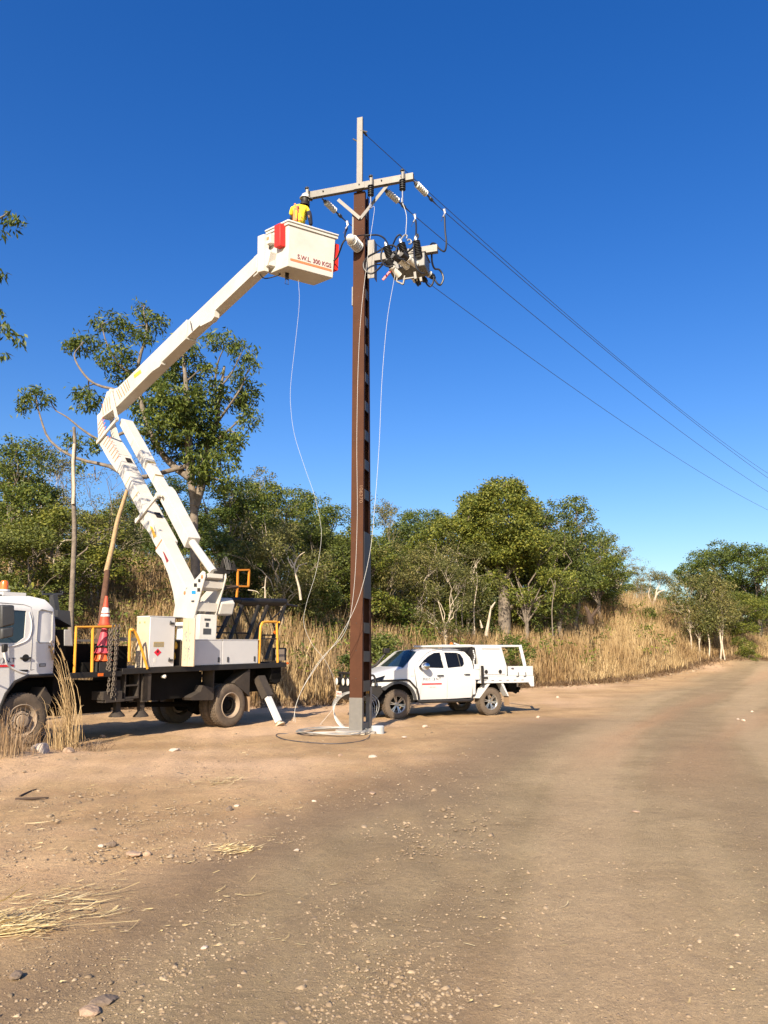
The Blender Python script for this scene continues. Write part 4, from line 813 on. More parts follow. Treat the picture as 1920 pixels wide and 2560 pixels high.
# side drawers
mb = MB(); mb.box(-.88, 1.55, .74, 1.19, 1.475, 2.07); mb.box(-.90, 1.56, .72, 1.22, 2.07, 2.085); dr = tb(mb, 'side_locker', MATS['dusty_flap'] if False else WHITE, bevel=.004)
for x0_, x1_ in ((.37, 1.54), (-.87, .35)):
    mb = MB(); mb.box(x0_, x1_, 1.19, 1.212, 1.485, 2.065); d_ = tb(mb, 'locker_door', WHITE, dr, bevel=.006)
    for xh in ((x0_ + .10,) if x0_ > 0 else (x0_ + .12, x1_ - .18)):
        mb = MB(); mb.box(xh - .025, xh + .025, 1.212, 1.225, 1.54, 1.66); tb(mb, 'door_latch', GREY, d_)
# yellow rails
def rail(pts, r=.03, name='yellow_rail', m=YEL): mb = MB(); mb.tube(smooth_path(pts, 5) if len(pts) > 4 else pts, r, 8); return tb(mb, name, m)
mb = MB(); mb.tube(smooth_path([V(-.95, 1.18, 1.47), V(-.98, 1.18, 2.3), V(-1.02, 1.18, 2.46), V(-1.12, 1.18, 2.53), V(-1.6, 1.18, 2.545)], 5), .032, 8); mb.tube([V(-1.70, 1.18, 2.54), V(-1.60, 1.18, 2.545), V(-1.66, 1.18, 1.47)], .032, 8); mb.tube([V(-1.0, 1.18, 2.1), V(-1.62, 1.18, 2.1)], .018, 6, 1); mb.build('yellow_rail', [YEL, BLACK], trk_)
mb = MB(); mb.tube([V(4.28, 1.17, 1.42), V(4.30, 1.17, 2.33), V(3.36, 1.17, 2.35), V(3.36, .9, 2.35)], .03, 8); mb.tube([V(3.88, 1.17, 1.40), V(3.92, 1.17, 2.33)], .032, 8); tb(mb, 'yellow_rail', YEL)
mb = MB(); mb.tube(smooth_path([tp(*C2(248, 1125), 1.24), tp(*C2(180, 900), 1.24), tp(*C2(135, 790), 1.24), tp(*C2(110, 775), 1.24), tp(*C2(88, 800), 1.2), tp(*C2(82, 1060), 1.2)], 5), .028, 8); tb(mb, 'yellow_rail', YEL)
# rear boom rest
Y0 = -.2; b2 = lambda x, y, yy=Y0: tp(*C2(x, y), yy)
for yy in (Y0,):
    mb = MB()
    for a, b_ in (((880, 850), (1030, 545)), ((990, 860), (1105, 555)), ((1145, 860), (1250, 555)), ((1215, 860), (1330, 555)), ((1315, 1040), (1485, 560))): mb.beam(b2(*a, yy), b2(*b_, yy), .09, .07)
    for a, b_ in (((1105, 580), (1185, 770)), ((1335, 600), (1395, 740)), ((1330, 710), (1480, 580)), ((1270, 822), (1395, 822)), ((820, 745), (960, 745)), ((860, 800), (1160, 805)), ((1010, 620), (1060, 860)), ((1340, 610), (1400, 780))): mb.tube([b2(*a, yy), b2(*b_, yy)], .022, 6)
    tb(mb, 'rest_frame', BLACK)
mb = MB(); mb.tube([b2(960, 505, .3), b2(1080, 505, .3)], .07, 10); mb.tube([b2(1080, 515, .2), b2(1490, 520, .2)], [.085, .085], 12); mb.tube([b2(1490, 545, -.2), b2(1595, 562, -.2)], .035, 8); mb.tube([b2(1080, 540, -.5), b2(1500, 540, -.5)], .07, 12); mb.box(-1.3, -.2, -.9, .2, 1.5, 1.62); tb(mb, 'rest_roller', BLACK)
mb = MB()
for a, b_ in (((1060, 380), (1062, 235)), ((1062, 235), (1165, 232)), ((1165, 232), (1158, 382)), ((1158, 382), (1058, 380)), ((1060, 380), (1052, 480)), ((895, 380), (885, 450))): mb.beam(b2(*a, -.6), b2(*b_, -.6), .045, .045)
tb(mb, 'orange_gate', mat('orange_gate_paint', (.70, .25, .02), .5))
mb = MB(); mb.tube([b2(915, 378, -.6), b2(1060, 380, -.6)], .025, 6); tb(mb, 'hydraulic_pipe', STICK); mb = MB(); mb.tube([b2(905, 235, -.6), b2(1060, 238, -.6)], .018, 6); tb(mb, 'hydraulic_pipe', STICK); mb = MB(); mb.tube(smooth_path([b2(890, 450, -.6), b2(930, 410, -.6), b2(1000, 392, -.6), b2(1060, 385, -.6)]), .04, 8); tb(mb, 'hydraulic_pipe', STICK)
mb = MB(); mb.box(-1.88, -1.5, .5, 1.1, 1.47, 1.5); mb.prism([b2(1385, 935, .9), b2(1500, 935, .9), b2(1500, 1050, .9), b2(1375, 1050, .9)], TF.N * 0 + np.array([0, -.08, 0])); tb(mb, 'tail_tray', BLACK)
mb = MB(); mb.prism([b2(1403, 950, .93), b2(1478, 948, .93), b2(1478, 1050, .93), b2(1400, 1050, .93)], (0, .02, 0)); tb(mb, 'tail_board', mat('worn_board', (.30, .24, .18), .8))
mb = MB(); mb.lathe(b2(1390, 797, 1.1), (0, 1, 0), [(0, 0), (.045, .02), (.045, .04), (0, .05)], 10); mb.lathe(b2(1505, 1075, 1.2), (0, 1, 0), [(0, 0), (.03, 0), (.03, .04), (0, .04)], 8); tb(mb, 'amber_marker', AMBER)
mb = MB(); mb.box(-1.82, -1.45, .2, 1.15, 1.05, 1.36); mb.lathe(V(-1.65, .7, 1.12), (0, 1, 0), [(0, 0), (.2, 0), (.2, .45), (0, .45)], 8); tb(mb, 'outrigger_housing', DARK)
# outrigger legs
def outrigger(top, foot, name='outrigger'):
    top, foot = Vector(top), Vector(foot); mid = top.lerp(foot, .30); mb = MB(); mb.beam(top, top.lerp(foot, .42), .24, .20, (1, 0, 0)); o_ = tb(mb, name, LGREY if False else MATS['dusty_panel'])
    mb = MB(); mb.beam(top.lerp(foot, .25), foot.lerp(top, .06), .15, .12, (1, 0, 0)); tb(mb, 'sliding_leg', WHITE, o_, bevel=.01)
    mb = MB(); mb.lathe(foot.lerp(top, .06), foot - top, [(.05, -.1), (.05, .04), (.12, .06), (.13, .10), (0, .10)], 14); tb(mb, 'foot_pad', CREAM, o_)
f_ = TI @ Vector(atz(700, 1812, .02)); outrigger(tp(648, 1694, 1.12), f_)
outrigger(V(-1.0, -1.15, 1.2), V(-.9, -2.0, .02))
for px in (292, 352):
    mb = MB(); a_ = tp(px, 1700, 1.02); b_ = tp(px, 1788, 1.02); mb.beam(a_, b_, .11, .11); mb.lathe(b_, (0, 0, -1), [(.05, -.12), (.16, .0), (.17, .03), (0, .03)], 10); tb(mb, 'jack_leg', MATS['dusty_panel'])
# wheels
def truck_wheel(x, y, s, dual=False, z=.5):
    wh0 = MB(); wh0.lathe(V(0, 0, 0), (0, s, 0), [(0, -.18), (.2, -.18), (.2, .05), (.14, .06), (.13, .12 if not dual else .0), (.06, .16 if not dual else .04), (0, .16 if not dual else .04)], 20); wh = wh0.build('wheel', DARK, trk_); wh.location = (x, y, z)
    mb = MB(); prof = [(.30, -.12), (.36, -.135), (.44, -.14), (.485, -.12), (.50, -.09), (.502, 0), (.50, .09), (.485, .12), (.44, .14), (.36, .135), (.30, .12), (.30, -.12)]; mb.lathe(V(0, 0, 0), (0, s, 0), prof, 56)
    for k in range(44):
        a = 2 * math.pi * k / 44
        for y_ in (-.07, 0.0, .07):
            a0, a1 = a + (.03 if y_ else 0), a + .10; r0, r1 = .495, .512
            mb.hexa([(math.cos(a0) * r0, y_ - .028, math.sin(a0) * r0), (math.cos(a1) * r0, y_ - .028, math.sin(a1) * r0), (math.cos(a1) * r0, y_ + .028, math.sin(a1) * r0), (math.cos(a0) * r0, y_ + .028, math.sin(a0) * r0), (math.cos(a0) * r1, y_ - .028, math.sin(a0) * r1), (math.cos(a1) * r1, y_ - .028, math.sin(a1) * r1), (math.cos(a1) * r1, y_ + .028, math.sin(a1) * r1), (math.cos(a0) * r1, y_ + .028, math.sin(a0) * r1)])
    mb.build('tyre', RUBBER, wh)
    mb = MB()
    if dual: mb.lathe(V(0, 0, 0), (0, s, 0), [(.31, .12), (.295, .135), (.275, .12), (.262, .05), (.25, -.04), (.12, -.07), (.11, .0), (.08, .02), (0, .02)], 36)
    else: mb.lathe(V(0, 0, 0), (0, s, 0), [(.31, .12), (.295, .13), (.27, .10), (.25, .04), (.20, .02), (.17, .09), (.12, .11), (.11, .16), (0, .17)], 36)
    for k in range(8):
        a = 2 * math.pi * k / 8; c_ = V(math.cos(a) * .165, 0, math.sin(a) * .165); mb.lathe(c_ + V(0, s * (-.07 if dual else .06), 0), (0, s, 0), [(.018, 0), (.018, .04), (0, .05)], 6)
    mb.build('rim', RIMW, wh)
for s in (1, -1):
    truck_wheel(0, s * 1.06, s, True); truck_wheel(0, s * .72, s, True); truck_wheel(5.28, s * 1.02, s, False, .585)
# ---------------- cab
def hc(x, z):
    h = 1.20
    if z > 2.0: h -= (z - 2.0) * .07
    if z > 2.62: h -= (z - 2.62) ** 2 * 2.2
    if x < 4.95: h -= (4.95 - x) ** 2 * 1.2
    if x > 6.4: h -= (x - 6.4) ** 2 * .5
    return h
side = [(4.72, 1.42), (5.26, 1.425), (5.50, 1.33), (5.66, 1.12), (5.74, .90), (5.78, .66), (6.75, .60), (6.80, 1.6), (6.62, 2.4), (6.45, 2.86), (5.2, 2.92), (4.92, 2.86), (4.78, 2.68), (4.72, 2.35)]
win = [(5.38, 2.12), (5.36, 2.62), (6.32, 2.66), (6.50, 2.25), (6.45, 2.02), (5.52, 2.02)]
spn = [(4.80, 2.08), (4.80, 2.62), (5.05, 2.66), (5.12, 2.62), (5.14, 2.08), (5.08, 2.02), (4.85, 2.02)]
cabp = None
for s in (1, -1):
    c_ = sheet(side, [win, spn], hc, s, .04, .14).build('cab_side', WHITE, trk_)
    sheet(win, [], hc, s, .006, off=-.02).build('window', mat('cab_glass', (.02, .03, .035), .06, coat=.6) if s > 0 else MATS['cab_glass'], c_)
    sheet(spn, [], hc, s, .02, off=-.022).build('quarter_panel', WHITE, c_)
    P = [V(x, s * (hc(x, z) + .004), z) for x, z in [(5.23, 1.52), (5.235, 2.0), (5.225, 2.5), (5.27, 2.70), (5.4, 2.74), (6.4, 2.78)]]
    mb = MB(); mb.tube(P, .006, 5); P2 = [V(x, s * (hc(x, z) + .003), z) for x, z in spn + spn[:1]]; mb.tube(P2, .010, 5); mb.tube([V(4.74, s * (hc(4.75, 1.53) + .003), 1.53), V(5.23, s * 1.205, 1.52)], .005, 5); tb(mb, 'door_gap', GINK, c_)
    P = [V(x, s * (hc(x, z) + .012), z) for x, z in [(5.30, 1.50), (5.34, 1.60), (5.45, 1.75), (5.8, 1.85)]]
    mb = MB(); mb.tube(smooth_path([V(5.30, s * 1.205, 1.46), V(5.45, s * 1.21, 1.50), V(5.66, s * 1.21, 1.62), V(5.75, s * 1.21, 1.82), V(5.78, s * 1.205, 1.98)], 5), .02, 8)
    mb.tube(smooth_path([V(5.30, s * hc(5, 2.6), 2.6), V(5.25, s * 1.19, 2.35), V(5.30, s * 1.2, 2.1), V(5.5, s * 1.205, 1.99), V(5.7, s * 1.205, 1.95)], 5), .012, 8); tb(mb, 'door_crease', WHITE, c_)
    mb = MB(); mb.lathe(V(5.33, s * 1.19, 1.74), (0, s, 0), [(.0, .012), (.07, .01), (.08, .0)], 18); mb.box(5.24, 5.44, min(s * 1.2, s * 1.235), max(s * 1.2, s * 1.235), 1.725, 1.755); tb(mb, 'door_handle', BLACK, c_)
    mb = MB(); y0, y1 = sorted((s * 1.19, s * 1.215)); mb.box(5.27, 5.47, y0, y1, 1.485, 1.525); tb(mb, 'step_light', BLACK, c_, bevel=.008)
    mb = MB(); y0, y1 = sorted((s * 1.19, s * 1.206)); mb.box(4.92, 5.05, y0, y1, 1.57, 1.63); tb(mb, 'badge', GREY, c_)
    mb = MB(); y0, y1 = sorted((s * 1.20, s * 1.208)); mb.box(4.935, 5.035, y0, y1, 1.582, 1.618); tb(mb, 'badge_face', LGREY, c_)
    P = [(4.72, 1.40), (5.26, 1.405), (5.50, 1.31), (5.66, 1.10), (5.74, .88), (5.77, .66)]
    mb = MB(); mb.tube([V(x, s * 1.19, z) for x, z in P], .035, 8); tb(mb, 'arch_trim', BLACK)
    mb = MB(); mb.prism([V(4.83, s * 1.15, .62), V(4.98, s * 1.15, .58), V(5.0, s * 1.15, .95), V(4.86, s * 1.15, 1.18), V(4.70, s * 1.15, .95)], (0, -s * .5, 0)); tb(mb, 'mudflap', MATS['dusty_panel'])
rows = []
prof = [(4.72, 1.42), (4.72, 2.35), (4.78, 2.68), (4.92, 2.86), (5.2, 2.92), (5.9, 2.93), (6.45, 2.86), (6.62, 2.4), (6.80, 1.6), (6.75, .60)]
for x, z in prof: rows.append([V(x + .0, y * (hc(x, z) - .002), z + .03 * (1 - y ** 4) * (1 if 2.8 < z else 0)) for y in np.linspace(-1, 1, 9)])
MB().grid(rows).build('cab_shell', WHITE, trk_, ang=50)
mb = MB(); mb.grid([[V(6.80 - .0, y, 1.75) for y in (-1.08, 0, 1.08)], [V(6.64, y, 2.40) for y in (-1.05, 0, 1.05)], [V(6.50, y, 2.78) for y in (-1.0, 0, 1.0)]]); mb.v = [(x + .02, y, z) for x, y, z in mb.v]; tb(mb, 'windscreen', GLASSD)
mb = MB(); mb.box(4.8, 6.7, -1.1, 1.1, 1.38, 1.44); mb.box(5.3, 6.1, -.9, .9, 1.44, 1.6); tb(mb, 'cab_floor', DARK)
mb = MB(); mb.box(5.30, 5.42, .25, .85, 1.6, 2.35); mb.box(5.32, 5.42, .40, .70, 2.35, 2.62); mb.box(5.3, 5.42, -.85, -.25, 1.6, 2.4); tb(mb, 'cab_seat', SEAT, bevel=.05)
# logo on door
MC = lambda x, z: frameM((x, 1.207, z), (-1, 0, 0), (0, 0, 1))
text('N.T', .12, MC(5.63, 1.70), NAVY, 'door_lettering', trk_); swirl(MC(5.79, 1.70), .055, trk_); text('M.E.C', .12, MC(6.02, 1.70), NAVY, 'door_lettering', trk_)
mb = MB(); mb.box(5.55, 6.2, 1.204, 1.210, 1.585, 1.625); tb(mb, 'door_stripe', REDINK)
# mirrors
mb = MB(); mb.tube([V(6.55, 1.18, 2.70), V(6.45, 1.48, 2.62), V(6.42, 1.50, 1.72), V(6.5, 1.22, 1.60)], .018, 8); mb.tube([V(5.95, 1.2, 1.98), V(6.40, 1.48, 2.55)], .014, 6); tb(mb, 'mirror_bracket', GREY)
q0, q1 = C1(-10, 580), C1(110, 960)
mm = lambda x, y, yy=1.52: tp(*C1(x, y), yy)
mb = MB(); a_, b_, c_, d_ = mm(-20, 600), mm(110, 605), mm(112, 800), mm(-20, 830); mb.prism([a_, b_, c_, d_], (0, .12, 0)); tb(mb, 'mirror_head', GREY, bevel=.03)
mb = MB(); a_, b_, c_, d_ = mm(-20, 835), mm(108, 820), mm(100, 915), mm(-20, 940); mb.prism([a_, b_, c_, d_], (0, .12, 0)); tb(mb, 'mirror_head', GREY, bevel=.03)
mb = MB(); a_, b_, c_, d_ = mm(10, 990), mm(62, 985), mm(60, 1060), mm(10, 1075); mb.prism([a_, b_, c_, d_], (0, .07, 0)); tb(mb, 'indicator_box', BLACK, bevel=.02)
# beacon, roof pieces
mb = MB(); p_ = tp(*C1(38, 470), .6); mb.lathe(p_, (0, 0, 1), [(.11, 0), (.11, .04), (0, .04)], 20); mb.box(p_.x - .25, p_.x + .2, p_.y - .5, p_.y + .35, p_.z - .10, p_.z - .03); bc = tb(mb, 'beacon_base', WHITE)
mb = MB(); mb.lathe(p_, (0, 0, 1), [(.075, .04), (.075, .17), (.055, .21), (0, .22)], 20); tb(mb, 'beacon_lens', AMBER, bc)
# gear behind the cab
mb = MB(); f2 = lambda x, y, yy=.7: tp(*C1(x, y), yy)
mb.prism([f2(570, 650), f2(690, 660), f2(705, 820), f2(690, 800), f2(570, 740)], (0, -.5, 0)); mb.beam(f2(420, 495, .2), f2(615, 492, .2), .03, .04); mb.tube([f2(420, 495, .2), f2(415, 470, .2), f2(435, 468, .2)], .015, 6); mb.tube([f2(615, 492, .2), f2(618, 468, .2), f2(598, 468, .2)], .015, 6); mb.beam(f2(530, 500, .3), f2(560, 700, .3), .12, .1); mb.beam(f2(500, 500, .2), f2(510, 640, .2), .05, .05)
tb(mb, 'air_intake', GREY)
mb = MB(); mb.box(4.42, 4.64, -1.0, 1.05, .9, 2.28); mb.box(4.1, 4.45, -1.0, .6, 1.42, 2.0); tb(mb, 'bulkhead', DARK)
mb = MB(); a_, b_, c_, d_ = f2(640, 845, 1.08), f2(705, 848, 1.08), f2(722, 1010, 1.08), f2(638, 1005, 1.08); mb.prism([a_, b_, c_, d_], (0, -.05, 0)); tb(mb, 'washer_tank', LGREY, bevel=.01)
mb = MB(); mb.box(2.95, 4.1, -1.1, .55, 1.42, 2.0); mb.box(3.6, 3.95, .55, .95, 1.42, 1.62); mb.box(2.62, 2.92, -.6, .6, 1.42, 1.95); mb.lathe(V(3.25, .78, 1.44), (0, 0, 1), [(.16, 0), (.16, .45), (.1, .5), (0, .5)], 14); tb(mb, 'deck_tool_bin', DARK)
mb = MB(); mb.beam(f2(740, 955, .9), f2(1330, 945, .9), .04, .05); mb.beam(f2(1190, 935, .8), f2(1340, 940, .8), .05, .06); tb(mb, 'pole_rack', GALV)
mb = MB(); mb.box(2.72, 3.05, 1.0, 1.16, .84, .88); mb.box(2.72, 3.05, 1.0, 1.16, 1.1, 1.13); mb.box(2.70, 2.73, 1.0, 1.16, .84, 1.4); mb.box(3.04, 3.07, 1.0, 1.16, .84, 1.4); mb.box(2.85, 3.6, 1.0, 1.18, .80, .83); tb(mb, 'access_step', MATS['dusty_panel'])
mb = MB(); p_ = f2(985, 1290, 1.2); mb.box(p_.x - .06, p_.x + .06, 1.2, 1.24, p_.z - .03, p_.z + .03); tb(mb, 'amber_marker', AMBER)
# cones strapped in a stack, chains
def cone(base, h, r, m, label, band=False, g='traffic cones stacked on the truck'):
    root = empty('traffic_cone', TM @ Vector(base)); tag(root, label, 'traffic cone', g)
    mb = MB(); mb.lathe(V(0, 0, 0), (0, 0, 1), [(r, 0), (r, .02), (r * .82, .03), (r * .25, h * .93), (r * .22, h), (0, h)], 20); mb.build('cone_body', m, root)
    if band: mb = MB(); mb.lathe(V(0, 0, 0), (0, 0, 1), [(r * .60, h * .42), (r * .36, h * .70)], 20); mb.lathe(V(0, 0, 0), (0, 0, 1), [(r * .66, h * .30), (r * .60, h * .38)], 20); mb.v = [(x * 1.04, y * 1.04, z) for x, y, z in mb.v]; mb.build('reflective_band', PORC, root)
cb = f2(1012, 1155, .95)
cone(cb, .5, .20, ORG, 'orange cone at the bottom of the stack behind the cab'); cone(cb + V(0, 0, .16), .60, .19, PINK, 'faded pink-red cone in the middle of the stack')
cone(cb + V(0, 0, .74), .62, .135, mat('worn_cone', (.58, .075, .03), .6, var=.3, vscale=9, dirt=.3, dirtc=(.3, .12, .08)), 'tallest orange cone with white band standing above the yellow rail', True)
mb = MB(); mb.tube([V(cb.x + .15 * math.cos(a), cb.y + .15 * math.sin(a), cb.z + .30) for a in np.linspace(0, 6.3, 18)], .022, 6); mb.tube([V(cb.x + .17 * math.cos(a), cb.y + .17 * math.sin(a), cb.z + .70) for a in np.linspace(0, 6.3, 18)], .03, 6); mb.tube([cb + V(.0, .15, 0), cb + V(0, .13, .72)], .012, 6); mb.box(cb.x - .2, cb.x + .2, cb.y - .2, cb.y + .2, cb.z - .25, cb.z - .02); tb(mb, 'cone_holder', MATS['dark_rubber'])
def chain(p0, L_, label, bowed=0.):
    root = empty('hanging_chain', TM @ Vector(p0)); tag(root, label, 'chain', 'chains hanging from the yellow rail'); mb = MB(); n = int(L_ / .052)
    for k in range(n):
        c_ = V(bowed * math.sin(k / n * 3.14), .0, -k * .052); ax = (1, 0) if k % 2 else (0, 1)
        mb.tube([c_ + V(ax[0] * .024 * math.cos(a), ax[1] * .024 * math.cos(a), .04 * math.sin(a)) for a in np.linspace(0, 6.283, 9)], .0095, 5, caps=False)
    mb.build('chain_links', RUST, root)
chain(f2(1112, 815, 1.2), 1.45, 'rusty chain hanging from the yellow rail, nearest the cones'); chain(f2(1145, 808, 1.22), 1.55, 'rusty chain in the middle of three on the yellow rail', .03); chain(f2(1180, 812, 1.2), 1.6, 'rusty chain nearest the white locker on the yellow rail', -.02)
chain(f2(1085, 850, 1.18), .85, 'short rusty chain hanging right beside the pink cone', .02)

# ---------------- turret and boom: a vertical plane through the truck, traced in (s, z)
BP0 = np.array([-5.19, 19.3, 0]); bu = np.array([.663, -.749, 0]); bu /= np.linalg.norm(bu); bv = np.array([bu[1], -bu[0], 0]); KS = 1.03
def BL(s, z, off=0.):                                            # truck-local point of the boom plane
    p = BP0 + bu * s + bv * off + np.array([0, 0, z]); return TI @ Vector(CAM + (p - CAM) * KS)
def bpx(px, py, off):
    return TI @ Vector(CAM + (hitp(px, py, BP0 + bv * off, bv) - CAM) * KS)
C5 = lambda x, y, off: bpx(200 + x / 3.6875, 900 + y / 3.6867, off)
C2b = lambda x, y, off: bpx(300 + x / 3.607, 1360 + y / 3.607, off)
C7 = lambda x, y, off: bpx(x / 2.37, 740 + y / 2.37, off)
bvl = (TI.to_3x3() @ Vector(bv)).normalized()
def slab(pts, off0, off1):                                       # outline in (s,z), between two offsets
    mb = MB(); a = [BL(s, z, off0) for s, z in pts]; n = BL(0, 0, off1) - BL(0, 0, off0); return mb.prism(a, n)
# pedestal and turret side plates
mb = MB(); c_ = BL(.55, 0, 0); mb.lathe(V(c_.x, c_.y, 1.47), (0, 0, 1), [(.5, 0), (.5, .12), (.38, .14), (.36, .95), (.48, .98), (.48, 1.06), (0, 1.06)], 28); tb(mb, 'slewing_pedestal', WHITE)
mb = slab([(.80, 2.05), (.66, 2.12), (.66, 2.70), (1.34, 2.70), (1.34, 2.05)], -.24, .24); sp1 = tb(mb, 'control_panel', BOOM, bevel=.02)
for z0_, z1_, a0, a1 in ((2.55, 2.60, .0, .16), (2.40, 2.50, .04, .12), (2.22, 2.36, -.03, .18)):
    P = [BL(1.345, z, off) for z, off in ((z0_, a0 - .05), (z0_, a1 - .05), (z1_, a1 - .05), (z1_, a0 - .05))]; mb = MB(); mb.prism(P, (BL(1.36, 0, 0) - BL(1.35, 0, 0)) * .5); tb(mb, 'control_decal', GREY, sp1)
plate = [(.02, 2.66), (1.15, 2.60), (1.62, 3.58), (1.60, 3.70), (1.49, 3.74), (.45, 3.22), (.12, 3.0)]
for o0, o1, nm in ((.27, .30, 'turret_plate'), (-.30, -.27, 'turret_plate')):
    pl_ = tb(slab(plate, o0, o1), nm, BOOM, bevel=.006)
    if o0 > 0:
        for cx, cy, w_, h_, m_ in ((715, 330, 20, 28, BLACK), (680, 370, 26, 32, BLACK), (710, 413, 26, 32, BLACK), (664, 436, 36, 30, BLUE), (657, 516, 26, 16, GREY)):
            P = [C2b(cx + a * w_ / 2, cy + b_ * h_ / 2, .304) for a, b_ in ((-1, -1), (1, -1), (1, 1), (-1, 1))]; mb = MB(); mb.prism(P, bvl * .003); tb(mb, 'plate_decal', m_, pl_)
        for cx, cy in ((742, 295), (585, 440)): mb = MB(); mb.lathe(C2b(cx, cy, .30), bvl, [(.045, 0), (.05, .012), (.03, .02), (0, .02)], 16); tb(mb, 'pin_cap', STRIPE, pl_)
        mb = MB(); P = [C2b(345 + 0, 0, 0)] if False else None
mb = slab([(1.20, 3.28), (1.48, 3.34), (1.52, 3.50), (1.28, 3.42)], -.26, .26); mb2 = slab([(.95, 2.86), (1.22, 2.78), (1.28, 2.98), (1.02, 3.02)], -.26, .26); mb.add(mb2.v, mb2.f); mb2 = slab([(.3, 2.64), (1.16, 2.60), (1.20, 2.68), (.3, 2.72)], -.27, .27); mb.add(mb2.v, mb2.f)
mb2 = slab([(1.34, 3.50), (1.60, 3.58), (1.60, 3.68), (1.36, 3.64)], -.2, .2); mb.add(mb2.v, mb2.f); tb(mb, 'turret_cross_plate', BOOM)
mb = MB()
for o_ in (-.03, .10): mb.tube([BL(1.02, 2.72, o_), BL(1.20, 2.95, o_), BL(1.22, 3.02, o_)], .04, 8)
tb(mb, 'hydraulic_ram', BOOM)
mb = slab([(1.0, 2.7), (1.25, 2.72), (1.36, 3.0), (1.2, 3.15), (1.0, 3.05)], -.72, -.33); tb(mb, 'motor_cover', BOOM, bevel=.03)
mb = MB(); mb.beam(BL(1.45, 3.80, -.12), BL(1.45, 3.82, -.48), .18, .10); mb.beam(BL(1.5, 3.72, .0), BL(1.5, 3.74, -.4), .2, .06); rr = random.Random(5)
for k in range(9): mb.tube(smooth_path([BL(1.4 + rr.uniform(-.1, .1), 3.75, -.2 - .03 * k), BL(1.5, 4.0 + rr.uniform(-.1, .15), -.25 - .04 * k), BL(1.6, 3.8, -.3 - .03 * k)]), .014, 5)
tb(mb, 'valve_block', BLACK)
# lower boom (main box, extension, base sleeve)
W2 = .225
lb = tb(slab([(-4.62, 7.97), (-4.50, 7.36), (-1.20, 4.53), (-1.05, 4.82)], -W2, W2), 'lower_boom', BOOM, bevel=.015)
tb(slab([(-1.02, 4.82), (-1.32, 4.72), (-1.40, 4.52), (-.98, 4.28), (-.55, 3.84), (-.2, 3.34), (.0, 2.9), (.4, 2.95), (.5, 3.42)], -.15, W2 + .01), 'boom_sleeve', BOOM, lb, bevel=.015)
tb(slab([(-2.42, 6.04), (-2.66, 5.62), (-2.4, 5.42), (-1.9, 5.1), (-1.15, 4.45), (-1.0, 4.80)], -W2 + .0, W2 + .012), 'boom_collar', BOOM, lb, bevel=.01)
# elbow head at the top of the lower boom
hd = tb(slab([(-4.62, 7.98), (-4.50, 7.34), (-5.3, 7.9), (-6.35, 8.75), (-6.66, 9.75), (-6.45, 9.78), (-5.75, 8.86)], W2 - .03, W2 + .01), 'elbow_plate', BOOM, lb)
tb(slab([(-4.62, 7.98), (-4.50, 7.34), (-5.3, 7.9), (-6.35, 8.75), (-6.66, 9.75), (-6.45, 9.78), (-5.75, 8.86)], -W2 - .01, -W2 + .03), 'elbow_plate', BOOM, lb)
tb(slab([(-4.65, 7.98), (-5.7, 8.80), (-5.78, 8.74), (-4.7, 7.9)], -W2 + .03, W2 - .03), 'elbow_web', BOOM, lb)
tb(slab([(-6.1, 8.85), (-5.4, 8.3), (-5.0, 7.75), (-6.2, 8.7)], -W2 + .04, W2 - .04), 'elbow_core', DARK, lb)
mb = MB()
for x, y in ((165, 560), (170, 600), (175, 640), (178, 690)): pass
def stripe(a, b_, wd, off, m, par, f=C5, nm='warning_stripe'):
    p_, q_ = f(*a, off), f(*b_, off); mb = MB(); d_ = (q_ - p_).normalized(); sd = bvl.cross(d_) * wd / 2; mb.prism([p_ - sd, q_ - sd, q_ + sd, p_ + sd], bvl * .003); tb(mb, nm, m, par)
for a, b_ in (((168, 600), (215, 520)), ((168, 640), (225, 545)), ((170, 680), (232, 575)), ((178, 715), (240, 610)), ((215, 780), (262, 700)), ((232, 800), (285, 712)), ((250, 820), (305, 740)), ((268, 850), (318, 780)), ((285, 880), (335, 805)), ((300, 910), (352, 830)), ((318, 940), (362, 870))): stripe(a, b_, .035, W2 + .014, STRIPE, lb)
for a, b_, o_ in (((415, 1160), (460, 1080), 1), ((483, 1290), (540, 1212), 1)): stripe(a, b_, .03, W2 + .003, OCHRE, lb, nm='gold_band')
stripe((700, 1740), (755, 1655), .05, W2 + .015, STRIPE, lb, nm='orange_edge'); 
P = [C5(645, 1530, W2 + .015), C5(668, 1540, W2 + .015), C5(705, 1625, W2 + .015), C5(680, 1640, W2 + .015)]; mb = MB(); mb.prism(P, bvl * .004); tb(mb, 'amber_sticker', YSTK, lb)
P = [C5(762, 1760, W2 + .014), C5(778, 1775, W2 + .014), C5(818, 1850, W2 + .014), C5(800, 1870, W2 + .014)]; mb = MB(); mb.prism(P, bvl * .004); tb(mb, 'red_sticker', DRED, lb)
for s0, z0_ in ((-4.35, 7.76), (-1.95, 5.66)):
    dz = BL(-3.45, 6.99, 0) - BL(-4.6, 7.98, 0); dz.normalize(); c_ = BL(s0, z0_, -.04); nrm = bvl.cross(dz); mb = MB(); mb.prism([c_ + bvl * .09 - dz * .13 + nrm * .0, c_ - bvl * .09 - dz * .13, c_ - bvl * .09 + dz * .13, c_ + bvl * .09 + dz * .13], nrm * .02); mb.v = [tuple(Vector(v) - nrm * .01) for v in mb.v]; tb(mb, 'inspection_slot', BLACK, lb)
